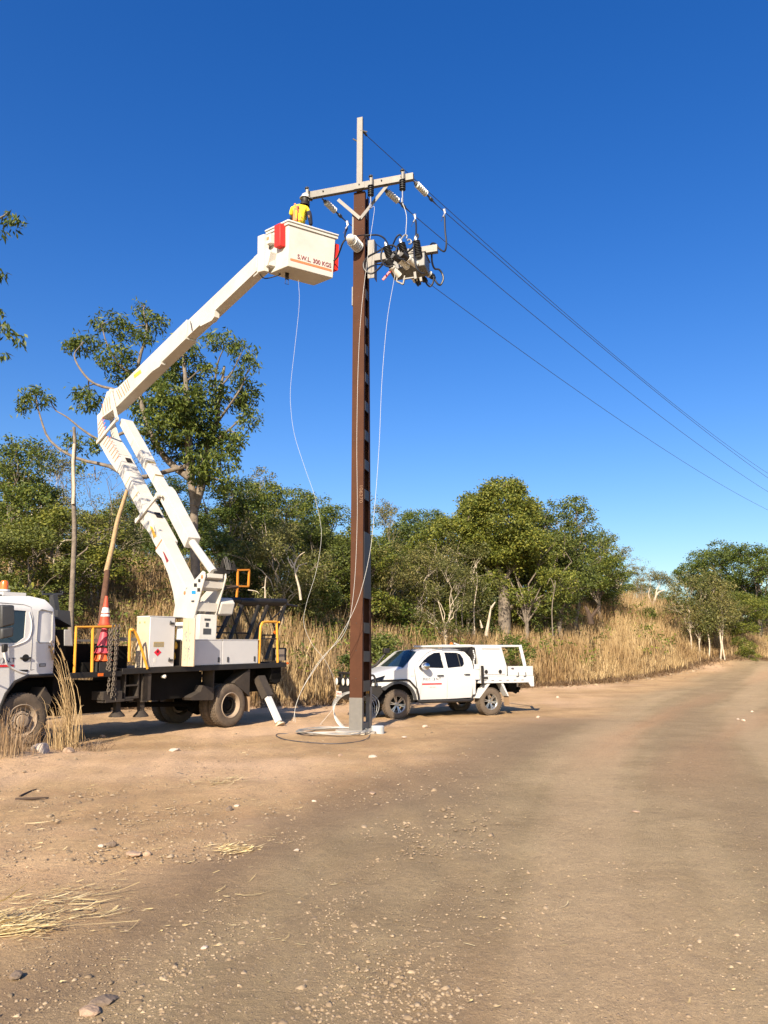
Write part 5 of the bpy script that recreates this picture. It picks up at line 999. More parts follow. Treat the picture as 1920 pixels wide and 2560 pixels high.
# parallel link arm above the lower boom
lu = tb(slab([(-4.72, 9.18), (-4.50, 9.10), (-2.62, 7.40), (-2.74, 7.14), (-3.3, 7.60), (-4.86, 9.02)], -.15, .15), 'upper_link', BOOM, bevel=.01)
tb(slab([(-2.60, 7.36), (-1.44, 6.34), (-1.60, 6.14), (-2.74, 7.16)], -.13, .13), 'link_tube', BOOM, lu, bevel=.01)
tb(slab([(-1.46, 6.42), (-1.22, 6.26), (.40, 4.72), (.22, 4.46), (-1.62, 6.16)], -.18, .18), 'lower_link', BOOM, bevel=.012)
mb = MB(); a_, b_ = BL(.30, 4.60, 0), BL(1.50, 3.72, 0); mb.tube([a_, b_], .105, 18); tb(mb, 'lift_cylinder', BOOM, ang=40)
for s0, z0_ in ((-2.60, 7.36), (-2.02, 6.86)):
    mb = MB(); d_ = (BL(-1.5, 6.32, 0) - BL(-2.55, 7.18, 0)).normalized(); mb.beam(BL(s0, z0_ - .12, 0), BL(s0, z0_ - .12, 0) + d_ * .02, .275, .25, bvl); tb(mb, 'gold_band', OCHRE, lu)
# cross links at both sides
for off in (.28, -.28):
    for (xa, ya, ra), (xb, yb, rb_), wd_ in (((283, 292, .10), (340, 545, .08), .13), ((340, 545, .075), (165, 755, .07), .11), ((712, 1250, .09), (525, 1480, .08), .11)):
        mb = MB(); mb.beam(C5(xa, ya, off), C5(xb, yb, off), .05, wd_, bvl)
        for x, y, r in ((xa, ya, ra), (xb, yb, rb_)): mb.lathe(C5(x, y, off) - bvl * .035, bvl, [(0, 0), (r, 0), (r, .07), (0, .07)], 16)
        tb(mb, 'linkage_bar', BOOM)
mb = MB()
for x, y in ((283, 292), (340, 545), (165, 755), (712, 1250), (525, 1480), (750, 1250)): mb.tube([C5(x, y, -.3), C5(x, y, .3)], .035, 8)
mb.tube(smooth_path([C5(525, 1480, -.1), C5(500, 1560, -.1), C5(440, 1640, 0), C5(380, 1690, .0)]), .02, 6) if False else None
tb(mb, 'linkage_pin', BOOM)
# upper boom
ub = tb(slab([(-5.98, 10.42), (-5.03, 10.30), (-.28, 10.98), (-.28, 10.40), (-2.0, 10.13), (-5.0, 9.62), (-6.32, 9.55), (-6.45, 9.80)], -.12, .22), 'upper_boom', BOOM, bevel=.015)
tb(slab([(-.28, 10.96), (3.3, 11.42), (3.3, 10.98), (-.28, 10.46)], -.09, .18), 'boom_extension', BOOM, ub, bevel=.012)
tb(slab([(-2.3, 10.16), (-1.75, 10.25), (-1.75, 10.1), (-1.85, 10.05), (-2.3, 10.05)], .10, .24), 'boom_lug', BOOM, ub); tb(slab([(.5, 10.6), (1.3, 10.7), (1.3, 10.5), (1.15, 10.44), (.5, 10.50)], .06, .20), 'boom_lug', BOOM, ub)
for a, b_ in (((690, 560), (712, 612)), ((700, 552), (723, 600)), ((715, 535), (740, 590)), ((728, 520), (750, 570)), ((740, 508), (762, 560)), ((752, 495), (768, 545)), ((620, 620), (628, 690)), ((632, 605), (642, 680)), ((645, 595), (655, 670)), ((606, 640), (612, 705))): stripe(a, b_, .035, .223, STRIPE, ub, C7)
P = [C7(792, 468, .223), C7(832, 436, .223), C7(838, 455, .223), C7(796, 488, .223)]; mb = MB(); mb.prism(P, bvl * .004); tb(mb, 'amber_sticker', YSTK, ub)
stripe((1128, 150), (1138, 205),   .03, .223, BLACK, ub, C7, 'joint_line')
mb = MB(); mb.tube(smooth_path([C7(1350, 110, -.1), C7(1300, 175, -.15), C7(1370, 90, -.2)]), .012, 5) if False else None
# bucket
nb = Vector(atz(640 + 470 / 5.925, 480 + 1095 / 5.925, 10.85)); nb = Vector(CAM) + (nb - Vector(CAM)) * KS
dl, dw = V(.87, .49, 0).normalized(), V(-.80, .60, 0).normalized(); BLn, BWd, BH = 1.235, .66, 1.17
kb = empty('tmp', nb); bpy.data.objects.remove(kb)
def BK(l_, w_, h_): return TI @ (nb + dl * l_ + dw * w_ + V(0, 0, h_))
def btaper(l_, w_, h_):                                          # l,w in 0..1
    e = .028 * h_; return BK(-e + l_ * (BLn + 2 * e), -e + w_ * (BWd + 2 * e), h_)
mb = MB(); hs = [0, BH]
def ring(ins, h_): return [btaper(a, b_, h_) if ins == 0 else BK(-.028 * h_ + ins + a * (BLn + .056 * h_ - 2 * ins), -.028 * h_ + ins + b_ * (BWd + .056 * h_ - 2 * ins), h_) for a, b_ in ((0, 0), (1, 0), (1, 1), (0, 1))]
r0, r1, r2, r3 = ring(0, 0), ring(0, BH), ring(.04, BH), ring(.04, .04)
vs = r0 + r1 + r2 + r3; fs = [(3, 2, 1, 0)] + [(i, (i + 1) % 4, 4 + (i + 1) % 4, 4 + i) for i in range(4)] + [(4 + i, 4 + (i + 1) % 4, 8 + (i + 1) % 4, 8 + i) for i in range(4)] + [(8 + i, 8 + (i + 1) % 4, 12 + (i + 1) % 4, 12 + i) for i in range(4)] + [(12, 13, 14, 15)]
mb.add(vs, fs); bk_ = tb(mb, 'work_bucket', BOOM, bevel=.025)
mb = MB(); a = ring(-.055, BH - .005); b_ = ring(-.055, BH + .05); c_ = ring(.05, BH + .05); d_ = ring(.05, BH - .005)
mb.add(a + b_ + c_ + d_, [(i, (i + 1) % 4, 4 + (i + 1) % 4, 4 + i) for i in range(4)] + [(4 + i, 4 + (i + 1) % 4, 8 + (i + 1) % 4, 8 + i) for i in range(4)] + [(8 + i, 8 + (i + 1) % 4, 12 + (i + 1) % 4, 12 + i) for i in range(4)] + [(12 + i, 12 + (i + 1) % 4, (i + 1) % 4, i) for i in range(4)])
tb(mb, 'bucket_rim', WHITE, bk_, bevel=.02)
mb = MB(); a = ring(-.035, BH - .075); b_ = ring(-.035, BH - .02); mb.add(a + b_, [(i, (i + 1) % 4, 4 + (i + 1) % 4, 4 + i) for i in range(4)] + [(0, 1, 2, 3)][:0]); c_ = ring(.01, BH - .075); mb.add(a + c_, [(i, (i + 1) % 4, 4 + (i + 1) % 4, 4 + i) for i in range(4)]); tb(mb, 'rim_underlip', BOOM, bk_)
FR = lambda l_, h_, o_=.006: BK(l_, -.028 * h_ - o_, h_)
RT = (FR(1, 0) - FR(0, 0)).normalized(); UPb = (FR(0, 1) - FR(0, 0)).normalized()
c_ = FR(.70, .315, .008); text('S.W.L. 300 KGS', .165, frameM(c_, RT, UPb), DRED, 'load_lettering', bk_, sx=.86, off=.002)
mb = MB(); P = [FR(a, b_, .004) for a, b_ in ((.06, .165), (.05, .19), (.06, .225), (1.17, .225), (1.19, .19), (1.17, .165))]; mb.prism(P, (TI.to_3x3() @ (V(dl.y, -dl.x, 0))) * .003); tb(mb, 'orange_stripe', STRIPE, bk_)
SD = lambda w_, h_, o_=.006: BK(-.028 * h_ - o_, w_, h_)
sn = (TI.to_3x3() @ (V(dw.y, -dw.x, 0))).normalized()
mb = MB(); mb.hexa([BK(a, b_, h_) for h_ in (.05, .40) for a, b_ in ((.35, .12), (.9, .12), (.9, .55), (.35, .55))]); tb(mb, 'standing_step', GREY, bk_)
# tool boxes (red) on the side and on the far end
mb = MB(); P = [SD(w_, h_, .0) for w_, h_ in ((.07, .54), (.27, .54), (.27, 1.14), (.07, 1.14))]; mb.prism(P, (BK(-.15, 0, 0) - BK(0, 0, 0))); rb = tb(mb, 'tool_box', RED, bk_, bevel=.008)
mb = MB(); mb.tube([SD(.17, .54, .153), SD(.17, 1.14, .153)], .006, 5); tb(mb, 'box_seam', DRED, rb)
mb = MB(); P = [BK(BLn + .028 * h_ + .002, w_, h_) for w_, h_ in ((.05, .28), (.40, .28), (.40, 1.02), (.05, 1.02))]; mb.prism(P, (BK(.17, 0, 0) - BK(0, 0, 0))); tb(mb, 'tool_box', RED, bk_, bevel=.008)
mb = MB(); P = [BK(BLn + .004, w_, h_) for w_, h_ in ((.1, .05), (.2, .05), (.2, .22), (.1, .22))]; mb.prism(P, (BK(.05, 0, 0) - BK(0, 0, 0))); tb(mb, 'lamp_socket', GREY, bk_, bevel=.01)
# mounting bracket between boom tip and bucket
mb = MB()
for w0, w1, h0_, h1_, d_ in ((.42, .66, .12, .30, .16), (.42, .66, .34, .50, .13), (.40, .66, .72, .98, .16)): P = [SD(w_, h_, .0) for w_, h_ in ((w0, h0_), (w1, h0_), (w1, h1_), (w0, h1_))]; mb.prism(P, (BK(-d_, 0, 0) - BK(0, 0, 0)))
P = [SD(w_, h_, .1) for w_, h_ in ((.52, -.02), (.74, .0), (.74, 1.0), (.52, .98))]; mb.prism(P, (BK(-.14, 0, 0) - BK(0, 0, 0))); br = tb(mb, 'bucket_mount', BOOM, bevel=.015)
mb = MB(); P = [SD(w_, h_, .165) for w_, h_ in ((.44, .16), (.66, .16), (.66, .24), (.44, .24))]; mb.prism(P, sn * .004); P = [SD(w_, h_, .165) for w_, h_ in ((.44, .82), (.64, .82), (.64, .90), (.44, .90))]; mb.prism(P, sn * .004); tb(mb, 'orange_mark', STRIPE, br)
mb = MB(); P = [SD(w_, h_, .135) for w_, h_ in ((.38, .36), (.64, .36), (.64, .48), (.38, .48))]; mb.prism(P, sn * .004); tb(mb, 'warning_sticker', YSTK, br)
text('11 kV', .09, frameM(SD(.50, .42, .142), -(BK(0, 1, 0) - BK(0, 0, 0)).normalized(), V(0, 0, 1)), STICK, 'sticker_writing', br)
tb(slab([(3.1, 10.9), (3.75, 10.95), (3.85, 11.3), (3.6, 11.5), (3.1, 11.46)], -.06, .15), 'boom_tip', BOOM, ub, bevel=.02)
mb = MB(); c_ = BK(.25, .4, 0); dz_ = V(0, 0, -1)
for k in range(4): mb.beam(BK(.22, .36, -.02 - k * .045), BK(.30, .36, -.02 - k * .045), .06, .018)
for a in (.22, .30): mb.beam(BK(a, .36, 0), BK(a, .36, -.2), .014, .014)
mb.tube([BK(.23, .36, -.2), BK(.21, .36, -.30), BK(.31, .36, -.30), BK(.29, .36, -.2)], .008, 5); tb(mb, 'step_strap', BLACK, bk_)
mb = MB(); mb.tube(smooth_path([BL(3.3, 10.95, .1), BL(3.5, 10.75, .05), BK(.1, .5, -.07), BK(.2, .5, .01)]), .014, 6); tb(mb, 'hydraulic_hose', BLACK, ub)

# ================================================================== WORKER
hz_ = nb.z
bpy.context.view_layer.update()
def wat(px, py, Y): return Vector(at(px, py, Y))
YB = 17.22
root = empty('person', (wat(748, 540, YB).x, YB, wat(750, 516, YB).z - 1.53)); tag(root, 'person in white helmet, black neck shade and yellow shirt standing in the raised bucket', 'person')
ro = Vector(root.location)
hp = wat(763, 496, YB) - ro; nk = wat(761, 508, YB) - ro; shz = wat(750, 516, YB).z - ro.z
cx = wat(750, 530, YB).x - ro.x
def skin_obj(name, nodes, edges, m, lv=2, parent=root):
    me_ = bpy.data.meshes.new(name); me_.from_pydata([n[0] for n in nodes], edges, []); o_ = bpy.data.objects.new(name, me_); col.objects.link(o_); o_.parent = parent
    md = o_.modifiers.new('skin', 'SKIN'); md.use_smooth_shade = True
    for i, n in enumerate(nodes):
        sv = me_.skin_vertices[0].data[i]; r = n[1]; sv.radius = r if isinstance(r, tuple) else (r, r); sv.use_root = (i == 0)
    ss = o_.modifiers.new('sub', 'SUBSURF'); ss.levels = lv; ss.render_levels = lv
    dg = bpy.context.evaluated_depsgraph_get(); nm = bpy.data.meshes.new_from_object(o_.evaluated_get(dg)); o_.modifiers.clear(); o_.data = nm; nm.materials.clear(); nm.materials.append(m)
    nm.polygons.foreach_set('use_smooth', [True] * len(nm.polygons)); return o_
pel = V(cx + .0, .02, shz - .52); Hl = V(cx - .09, .03, .80); Hr = V(cx + .09, .03, .80)
nodes = [(pel, (.13, .10)), (V(cx, .02, shz - .30), (.12, .10)), (V(cx, .0, shz - .10), (.15, .11)), (nk, .055), (hp + V(0, -.0, -.03), .075), (hp + V(0, .01, .06), .085),
         (V(cx + .17, .0, shz - .05), .055), (V(cx + .25, -.02, shz - .30), .043), (V(cx + .27, .12, shz - .52), .033), (V(cx + .26, .17, shz - .58), .030),
         (V(cx - .17, .0, shz - .05), .055), (V(cx - .22, .12, shz - .28), .043), (V(cx - .10, .30, shz - .30), .033), (V(cx - .05, .34, shz - .30), .030),
         (Hr, .085), (V(cx + .10, .04, .45), .06), (V(cx + .10, .06, .08), .04), (V(cx + .10, -.06, .02), .035), (Hl, .085), (V(cx - .10, .04, .45), .06), (V(cx - .10, .06, .08), .04), (V(cx - .10, -.06, .02), .035)]
edges = [(0, 1), (1, 2), (2, 3), (3, 4), (4, 5), (2, 6), (6, 7), (7, 8), (8, 9), (2, 10), (10, 11), (11, 12), (12, 13), (0, 14), (14, 15), (15, 16), (16, 17), (0, 18), (18, 19), (19, 20), (20, 21)]
body = skin_obj('body', nodes, edges, SKIN)
mb = MB()
for hb, dr_ in ((V(cx + .26, .17, shz - .60), V(0, .3, -1)), (V(cx - .05, .35, shz - .30), V(1, .3, 0))):
    dr_ = dr_.normalized(); sd = dr_.cross(V(0, 1, 0)).normalized() if abs(dr_.y) < .9 else V(1, 0, 0)
    for k, L_ in enumerate((.075, .085, .08, .062)):
        p_ = hb + dr_ * .05 + sd * (-.03 + .02 * k); c1 = p_ + dr_ * L_ * .5; c2 = c1 + (dr_ * .6 + V(0, .5, -.3)).normalized() * L_ * .5; mb.tube([p_, c1, c2], [.0095, .009, .007], 7)
    p_ = hb + dr_ * .015 - sd * .03; mb.tube([p_, p_ + (dr_ * .5 - sd * .7).normalized() * .04, p_ + (dr_ - sd * .5).normalized() * .075], [.012, .010, .008], 7)
    mb.beam(hb - dr_ * .01, hb + dr_ * .06, .085, .03, sd)
mb.build('hands', SKIN, body, ang=60)
sh_n = [(V(cx, .02, shz - .62), (.22, .16)), (V(cx - .01, .02, shz - .30), (.20, .155)), (V(cx, .0, shz - .08), (.17, .13)), (nk + V(0, .0, -.04), (.085, .075)),
        (V(cx + .19, .0, shz - .07), (.075, .08)), (V(cx + .24, -.01, shz - .20), (.068, .07)), (V(cx - .19, .0, shz - .08), (.075, .08)), (V(cx - .24, .08, shz - .22), (.068, .07))]
shirt = skin_obj('shirt', sh_n, [(0, 1), (1, 2), (2, 3), (2, 4), (4, 5), (2, 6), (6, 7)], HIVIS)
skin_obj('sleeve', [(V(cx + .215, -.01, shz - .13), (.070, .072)), (V(cx + .255, .0, shz - .28), (.064, .066)), (V(cx + .285, .08, shz - .50), (.048, .05))], [(0, 1), (1, 2)], NAVYC)
skin_obj('sleeve', [(V(cx - .235, .08, shz - .215), (.066, .068)), (V(cx - .22, .13, shz - .29), (.058, .06)), (V(cx - .08, .30, shz - .31), (.046, .048))], [(0, 1), (1, 2)], NAVYC)
skin_obj('trousers', [(V(cx, .02, .92), (.15, .12)), (V(cx + .10, .03, .78), .105), (V(cx + .10, .04, .45), .085), (V(cx + .10, .06, .12), .07), (V(cx - .10, .03, .78), .105), (V(cx - .10, .04, .45), .085), (V(cx - .10, .06, .12), .07)], [(0, 1), (1, 2), (2, 3), (0, 4), (4, 5), (5, 6)], NAVYC)
mb = MB()
for s in (1, -1): mb.lathe(V(cx + s * .10, -.10, .05), (0, 1, 0), [(0, 0), (.05, .03), (.055, .15), (.06, .26), (0, .29)], 12)
mb.build('boots', STICK, root)
# harness: orange panel and straps on the back (camera side)
mb = MB(); yb = -.150
mb.prism([V(cx - .16, yb + .03, shz - .12), V(cx - .02, yb - .012, shz - .14), V(cx + .06, yb - .012, shz - .50), V(cx - .16, yb + .0, shz - .50)], (0, .05, 0)); mb.beam(V(cx - .12, yb, shz - .02), V(cx + .06, yb, shz - .42), .045, .02, (1, 0, 0)); mb.beam(V(cx + .12, yb + .0, shz - .05), V(cx - .06, yb - .01, shz - .30), .03, .016, (1, 0, 0)) if False else None
mb.build('harness', HARN, root); mb = MB(); mb.tube([V(cx - .03, yb - .02, shz - .10), V(cx - .045, yb - .025, shz - .5)], .014, 6); mb.lathe(V(cx - .03, yb - .01, shz - .12), (0, -1, 0), [(.03, 0), (.03, .02), (0, .02)], 10); mb.build('harness_strap', DRED, root)
mb = MB(); mb.lathe(hp + V(0, .01, -.10), (0, 0, 1), [(.085, -.06), (.10, -.02), (.112, .05), (.11, .10), (0, .11)], 18); mb.lathe(nk + V(0, 0, -.07), (0, 0, 1), [(.13, -.01), (.11, .05), (.085, .10)], 16); mb.build('neck_shade', BLACK, root, ang=50)
mb = MB(); mb.lathe(hp + V(0, .01, .0), (.08, 0, 1), [(.108, .0), (.108, .05), (.096, .095), (.062, .13), (0, .142)], 22); mb.lathe(hp + V(0, .01, -.0), (.08, 0, 1), [(.10, .0), (.145, -.012), (.145, -.004), (.108, .012)], 22); mb.build('helmet', PORC, root, ang=50)
mb = MB(); mb.beam(hp + V(.08, .0, .0), hp + V(.19, .02, -.02), .12, .03, (0, 1, 0)); mb.beam(hp + V(.09, .0, .05), hp + V(.09, .02, -.09), .13, .03, (0, 1, 0)); mb.build('visor', BLACK, root)
mb = MB(); mb.lathe(hp + V(.13, .02, -.045), (1, .1, -.1), [(0, 0), (.02, .0), (.0, .035)], 8); mb.lathe(hp + V(.105, .02, -.10), (1, 0, 0), [(.022, 0), (.018, .01), (0, .012)], 8); mb.build('face', SKIN, body)

# ================================================================== VEGETATION
def leaves_np(rs, centers, sig, n_per, L_, W_, droop=.6, flat=.7):
    c = np.repeat(centers, n_per, axis=0); n = len(c)
    c = c + rs.normal(size=(n, 3)) * np.array([sig, sig, sig * flat])
    d = rs.normal(size=(n, 3)); d[:, 2] = d[:, 2] * .6 - droop; d /= np.linalg.norm(d, axis=1)[:, None]
    s = np.cross(d, rs.normal(size=(n, 3))); s /= np.linalg.norm(s, axis=1)[:, None] + 1e-9
    L = L_ * rs.uniform(.6, 1.3, (n, 1)); W = W_ * rs.uniform(.7, 1.3, (n, 1))
    v = np.stack([c, c + d * L * .45 + s * W * .5, c + d * L, c + d * L * .45 - s * W * .5], 1).reshape(-1, 3)
    return v, np.arange(n * 4).reshape(n, 4)
def wobble(p, q, r, n=5, amp=.08):
    p, q = Vector(p), Vector(q); L_ = (q - p).length; out = [p]
    for i in range(1, n): t_ = i / n; out.append(p.lerp(q, t_) + V(r.uniform(-1, 1), r.uniform(-1, 1), r.uniform(-.6, .6)) * L_ * amp + V(0, 0, L_ * .10 * math.sin(t_ * 3.14)))
    return out + [q]
def crown_tips(rs, clumps, per, shell=.5):
    out = []
    for c, rad in clumps:
        u = rs.normal(size=(per, 3)); u /= np.linalg.norm(u, axis=1)[:, None]; r = rs.uniform(shell, 1, (per, 1)) ** .6
        out.append(np.array(c) + u * r * np.array(rad))
    return np.concatenate(out)
def make_tree(seed, H, Wd, hc, nclump, leafm, barkm, per=26, nleaf=11, L_=.26, W_=.11, sig=.20, r0=.16, trunks=1, clump=(.9, .9, .6), lean=0, low=False, open_=.5, name='gum_tree', twigs=True):
    rs = np.random.RandomState(seed); r = random.Random(seed); root = empty(name); clumps = []
    for k in range(nclump):
        a = r.uniform(0, 6.283); zz = (k + .5) / nclump; rr_ = math.sqrt(r.uniform(.02, 1)) * Wd * (.55 + .45 * math.sin(min(1, zz * 1.15) * 3.1))
        f = r.uniform(.55, 1.25); clumps.append(((rr_ * math.cos(a) + lean * zz, rr_ * math.sin(a), hc + (H - hc) * zz - clump[2] * .5), (clump[0] * f, clump[1] * f, clump[2] * f)))
    mb = MB(); bases = []
    for k in range(trunks):
        bx, by = (0, 0) if trunks == 1 else (r.uniform(-.5, .5), r.uniform(-.3, .3)); fk = hc * r.uniform(.55, .9) + (H - hc) * .12
        top = V(bx + lean * .4 + r.uniform(-.3, .3) * hc * .3, by + r.uniform(-.3, .3), fk); P = wobble(V(bx, by, -.4), top, r, 5, .03); mb.tube(P, [r0 * (1.15 - .55 * i / (len(P) - 1)) for i in range(len(P))], 8); bases.append(top)
    for c, rad in clumps:
        b_ = min(bases, key=lambda t_: (t_ - Vector(c)).length); st = b_ + V(0, 0, -r.uniform(0, .25) * b_.z); P = wobble(st, Vector(c), r, 5, .07); rr0 = r0 * .42 * r.uniform(.7, 1.1); mb.tube(P, [rr0 * (1 - .8 * i / (len(P) - 1)) for i in range(len(P))], 6)
        if twigs:
            for k in range(4): e = Vector(c) + V(r.uniform(-1, 1) * rad[0], r.uniform(-1, 1) * rad[1], r.uniform(-.6, 1) * rad[2]); mb.tube(wobble(Vector(c) * .75 + st * .25, e, r, 3, .1), [rr0 * .3, rr0 * .25, rr0 * .18, rr0 * .06], 4)
    mb.build('trunk', barkm, root, ang=60)
    tips = crown_tips(rs, clumps, per, open_); v, f = leaves_np(rs, tips, sig, nleaf, L_, W_); npmesh('crown', v, f, leafm, root); return root
# prototypes (unit heights in metres)
protos = {
 'dense': make_tree(11, 8.2, 2.4, 3.5, 15, LEAF_A, BARKG, 30, 34, .155, .075, .17, .17, clump=(1.15, 1.15, .85)),
 'dense2': make_tree(12, 8.6, 2.2, 3.2, 14, LEAF_C, BARKG, 30, 34, .15, .075, .17, .16, clump=(1.1, 1.1, .9)),
 'olive': make_tree(13, 7.6, 2.3, 3.3, 13, LEAF_B, BARKW, 27, 30, .15, .062, .17, .12, trunks=2, clump=(1.0, 1.0, .75)),
 'open': make_tree(14, 8.8, 2.2, 3.4, 11, LEAF_B, BARKW, 17, 26, .15, .062, .16, .11, trunks=1, clump=(.85, .85, .5)),
 'tall': make_tree(15, 9.6, 1.9, 4.0, 13, LEAF_A, BARKG, 26, 32, .15, .07, .16, .15, clump=(.9, .9, .8)),
 'bush': make_tree(16, 3.3, 1.3, .35, 9, LEAF_C, BARKB, 26, 22, .14, .07, .13, .05, trunks=3, clump=(.7, .7, .55), name='shrub', twigs=False),
 'bush2': make_tree(17, 3.0, 1.2, .4, 8, LEAF_A, BARKG, 22, 22, .15, .07, .14, .05, trunks=3, clump=(.65, .65, .5), name='shrub', twigs=False),
 'sapling': make_tree(18, 5.6, 1.2, 2.3, 10, LEAF_B, BARKW, 20, 12, .18, .07, .18, .055, trunks=1, clump=(.65, .65, .6), name='sapling'),
 'twiggy': make_tree(19, 8.2, 1.9, 3.2, 9, LEAF_B, BARKG, 9, 16, .15, .06, .2, .10, trunks=2, clump=(.9, .9, .6)),
}
base_h = dict(dense=8.2, dense2=8.6, olive=7.6, open=8.8, tall=9.6, bush=3.3, bush2=3.0, sapling=5.6, twiggy=8.2)
used = set(); rt = random.Random(77)
def place(kind, px, Y, top=None, h=None, sxy=1., label='', cat='tree', group=None, name=None):
    x = (px - 960) / FPX * (Y * cp + 0)                          # near the horizon row
    x = at(px, 1560, Y)[0]; z = tz(x, Y)
    if top is not None: h = at(px, top, Y)[2] - z
    k = h / base_h[kind]; src = protos[kind]
    o = src if kind not in used else copy_tree(src)
    used.add(kind); o.location = (x, Y, z - .05); o.rotation_euler = (0, 0, rt.uniform(0, 6.283)); kk = (.5 * k + .5) * sxy; o.scale = (kk * rt.uniform(.9, 1.1), kk * rt.uniform(.9, 1.1), k)
    tag(o, label, cat, group); return o
TL = 'trees of the woodland behind the clearing'
def T(kind, px, Y, top, label, sxy=1., group=TL): place(kind, px, Y, top=top, sxy=sxy, label=label, group=group)
# skyline and front trees, left to right
T('dense', 20, 33, 1105, 'bushy olive tree at the far left edge, above the truck cab', 1.0)
T('open', 70, 40, 1118, 'pale-stemmed open tree just inside the left edge of the wood')
T('dense2', 60, 29, 1290, 'low dark tree directly behind the truck cab', 1.1)
T('twiggy', 130, 44, 1130, 'sparse twiggy tree with sky showing through, left of the bare grey stem')
T('dense', 130, 31, 1265, 'dark green tree filling the space behind the cab roof and the bare grey stem', 1.1)
T('twiggy', 232, 46, 1160, 'thin bare-looking tree on the skyline right of the bare grey stem')
T('olive', 235, 34, 1270, 'yellow-green tree between the bare grey stem and the lower boom')
T('twiggy', 325, 42, 1130, 'twiggy tree behind the knuckle of the boom')
T('dense2', 400, 40, 1180, 'dense tree seen between the two booms, low on the skyline')
T('dense', 560, 38, 1200, 'broad green tree right of the tall gum, behind the turret')
T('open', 610, 43, 1165, 'open-crowned tree with a high thin top, right of the tall gum')
T('dense2', 575, 34, 1330, 'dark tree just above the black boom rest')
T('dense', 660, 40, 1205, 'rounded green tree left of the hanging white wire')
T('olive', 700, 32, 1290, 'yellow-green tree standing where the white wire hangs, left of the pole')
T('open', 745, 37, 1300, 'white-branched tree beside the hanging white wire')
T('dense', 745, 46, 1225, 'tree crown closing the skyline above the hanging wire')
T('dense2', 800, 35, 1300, 'dark tree left of the steel pole')
T('dense', 830, 44, 1262, 'wide tree on the skyline immediately left of the steel pole', 1.1)
T('dense', 880, 36, 1330, 'tree crown hidden half behind the steel pole')
T('twiggy', 950, 44, 1240, 'thin grey tree on the skyline touching the right side of the pole')
T('open', 985, 50, 1250, 'open tree with pale leaves just right of the pole')
T('olive', 960, 37, 1370, 'yellow-green tree immediately right of the steel pole')
T('dense', 1040, 48, 1275, 'bright green rounded crown on the skyline right of the pole')
T('dense2', 1095, 47, 1270, 'second rounded crown on the skyline right of the pole')
T('olive', 1050, 38, 1360, 'olive tree behind the bonnet of the ute')
T('dense', 1130, 42, 1290, 'broad tree with white stems above the ute cab', 1.1)
T('olive', 1170, 40, 1340, 'olive tree above the ute canopy')
T('open', 1120, 36, 1400, 'short pale-stemmed tree above the ute doors')
T('dense', 1220, 45, 1235, 'tree leaning on the left side of the tallest right-hand crown')
T('dense2', 1345, 47, 1255, 'dark tree right of the tallest right-hand crown')
T('dense', 1310, 41, 1330, 'tree below the tallest right-hand crown')
T('tall', 1440, 46, 1242, 'tall dark tree with pointed crown at the right end of the wood', 1.2)
T('dense2', 1400, 42, 1320, 'shaded tree at the foot of the tall pointed one')
T('open', 1400, 50, 1275, 'pale-branched tree left of the tall pointed one')
T('dense', 1500, 50, 1330, 'tree on the right shoulder of the wood, above the grass mound')
T('open', 1545, 58, 1330, 'open tree stepping down toward the gap in the skyline')
T('twiggy', 1600, 62, 1395, 'thin tree with mauve-grey twigs left of the gap')
T('olive', 1640, 66, 1420, 'small tree at the lowest point of the skyline, left of the gap')
T('open', 1690, 82, 1425, 'distant thin tree in the gap of the skyline')
T('dense', 1665, 58, 1490, 'rounded low tree on the right slope of the grass mound')
T('dense2', 1740, 66, 1430, 'dark tree just right of the skyline gap')
T('dense', 1775, 60, 1375, 'large dark tree near the right edge, its left crown')
T('dense2', 1840, 60, 1345, 'tallest tree near the right edge', 1.1)
T('dense', 1900, 58, 1362, 'dark broad tree cut off by the right edge', 1.1)
T('dense', 1850, 52, 1480, 'tree with rounded crown below the tallest one near the right edge')
T('olive', 1790, 50, 1470, 'grey-green airy tree standing before the dark ones near the right edge', .9)
T('olive', 1700, 52, 1510, 'small olive tree left of the white-stemmed saplings')
# unseen-between filler rows
for k in range(34):
    px = -120 + k * 62 + rt.uniform(-15, 15)
    if 1560 < px < 1760: continue
    kind = rt.choice(['dense', 'dense2', 'olive', 'dense']); far = rt.uniform(50, 60) if px < 1500 else rt.uniform(66, 80)
    base = np.interp(px, [0, 400, 700, 850, 1000, 1200, 1400, 1500, 1600, 1800, 1920], [1240, 1240, 1270, 1310, 1320, 1310, 1320, 1390, 1460, 1440, 1430])
    place(kind, px, far, top=base + rt.uniform(0, 50), label='one of the packed background trees whose crowns merge in the back of the wood', group='background trees of the wood')
SP = (1722, 1760, 1795)
for px, top, h_, lab in ((1724, 1430, 0, 'white-stemmed sapling, leftmost of the slim ones before the right-hand trees'), (1745, 1500, 0, 'short crooked pale sapling between two straighter ones'), (1768, 1440, 0, 'white-stemmed sapling in the middle of the slim ones'), (1797, 1420, 0, 'tallest white-stemmed sapling, closest to the right edge'), (1803, 1450, 0, 'twin white stem right beside the tallest sapling')):
    place('sapling', px, 46.5, top=top, label=lab, group='saplings at the road edge', sxy=.9)
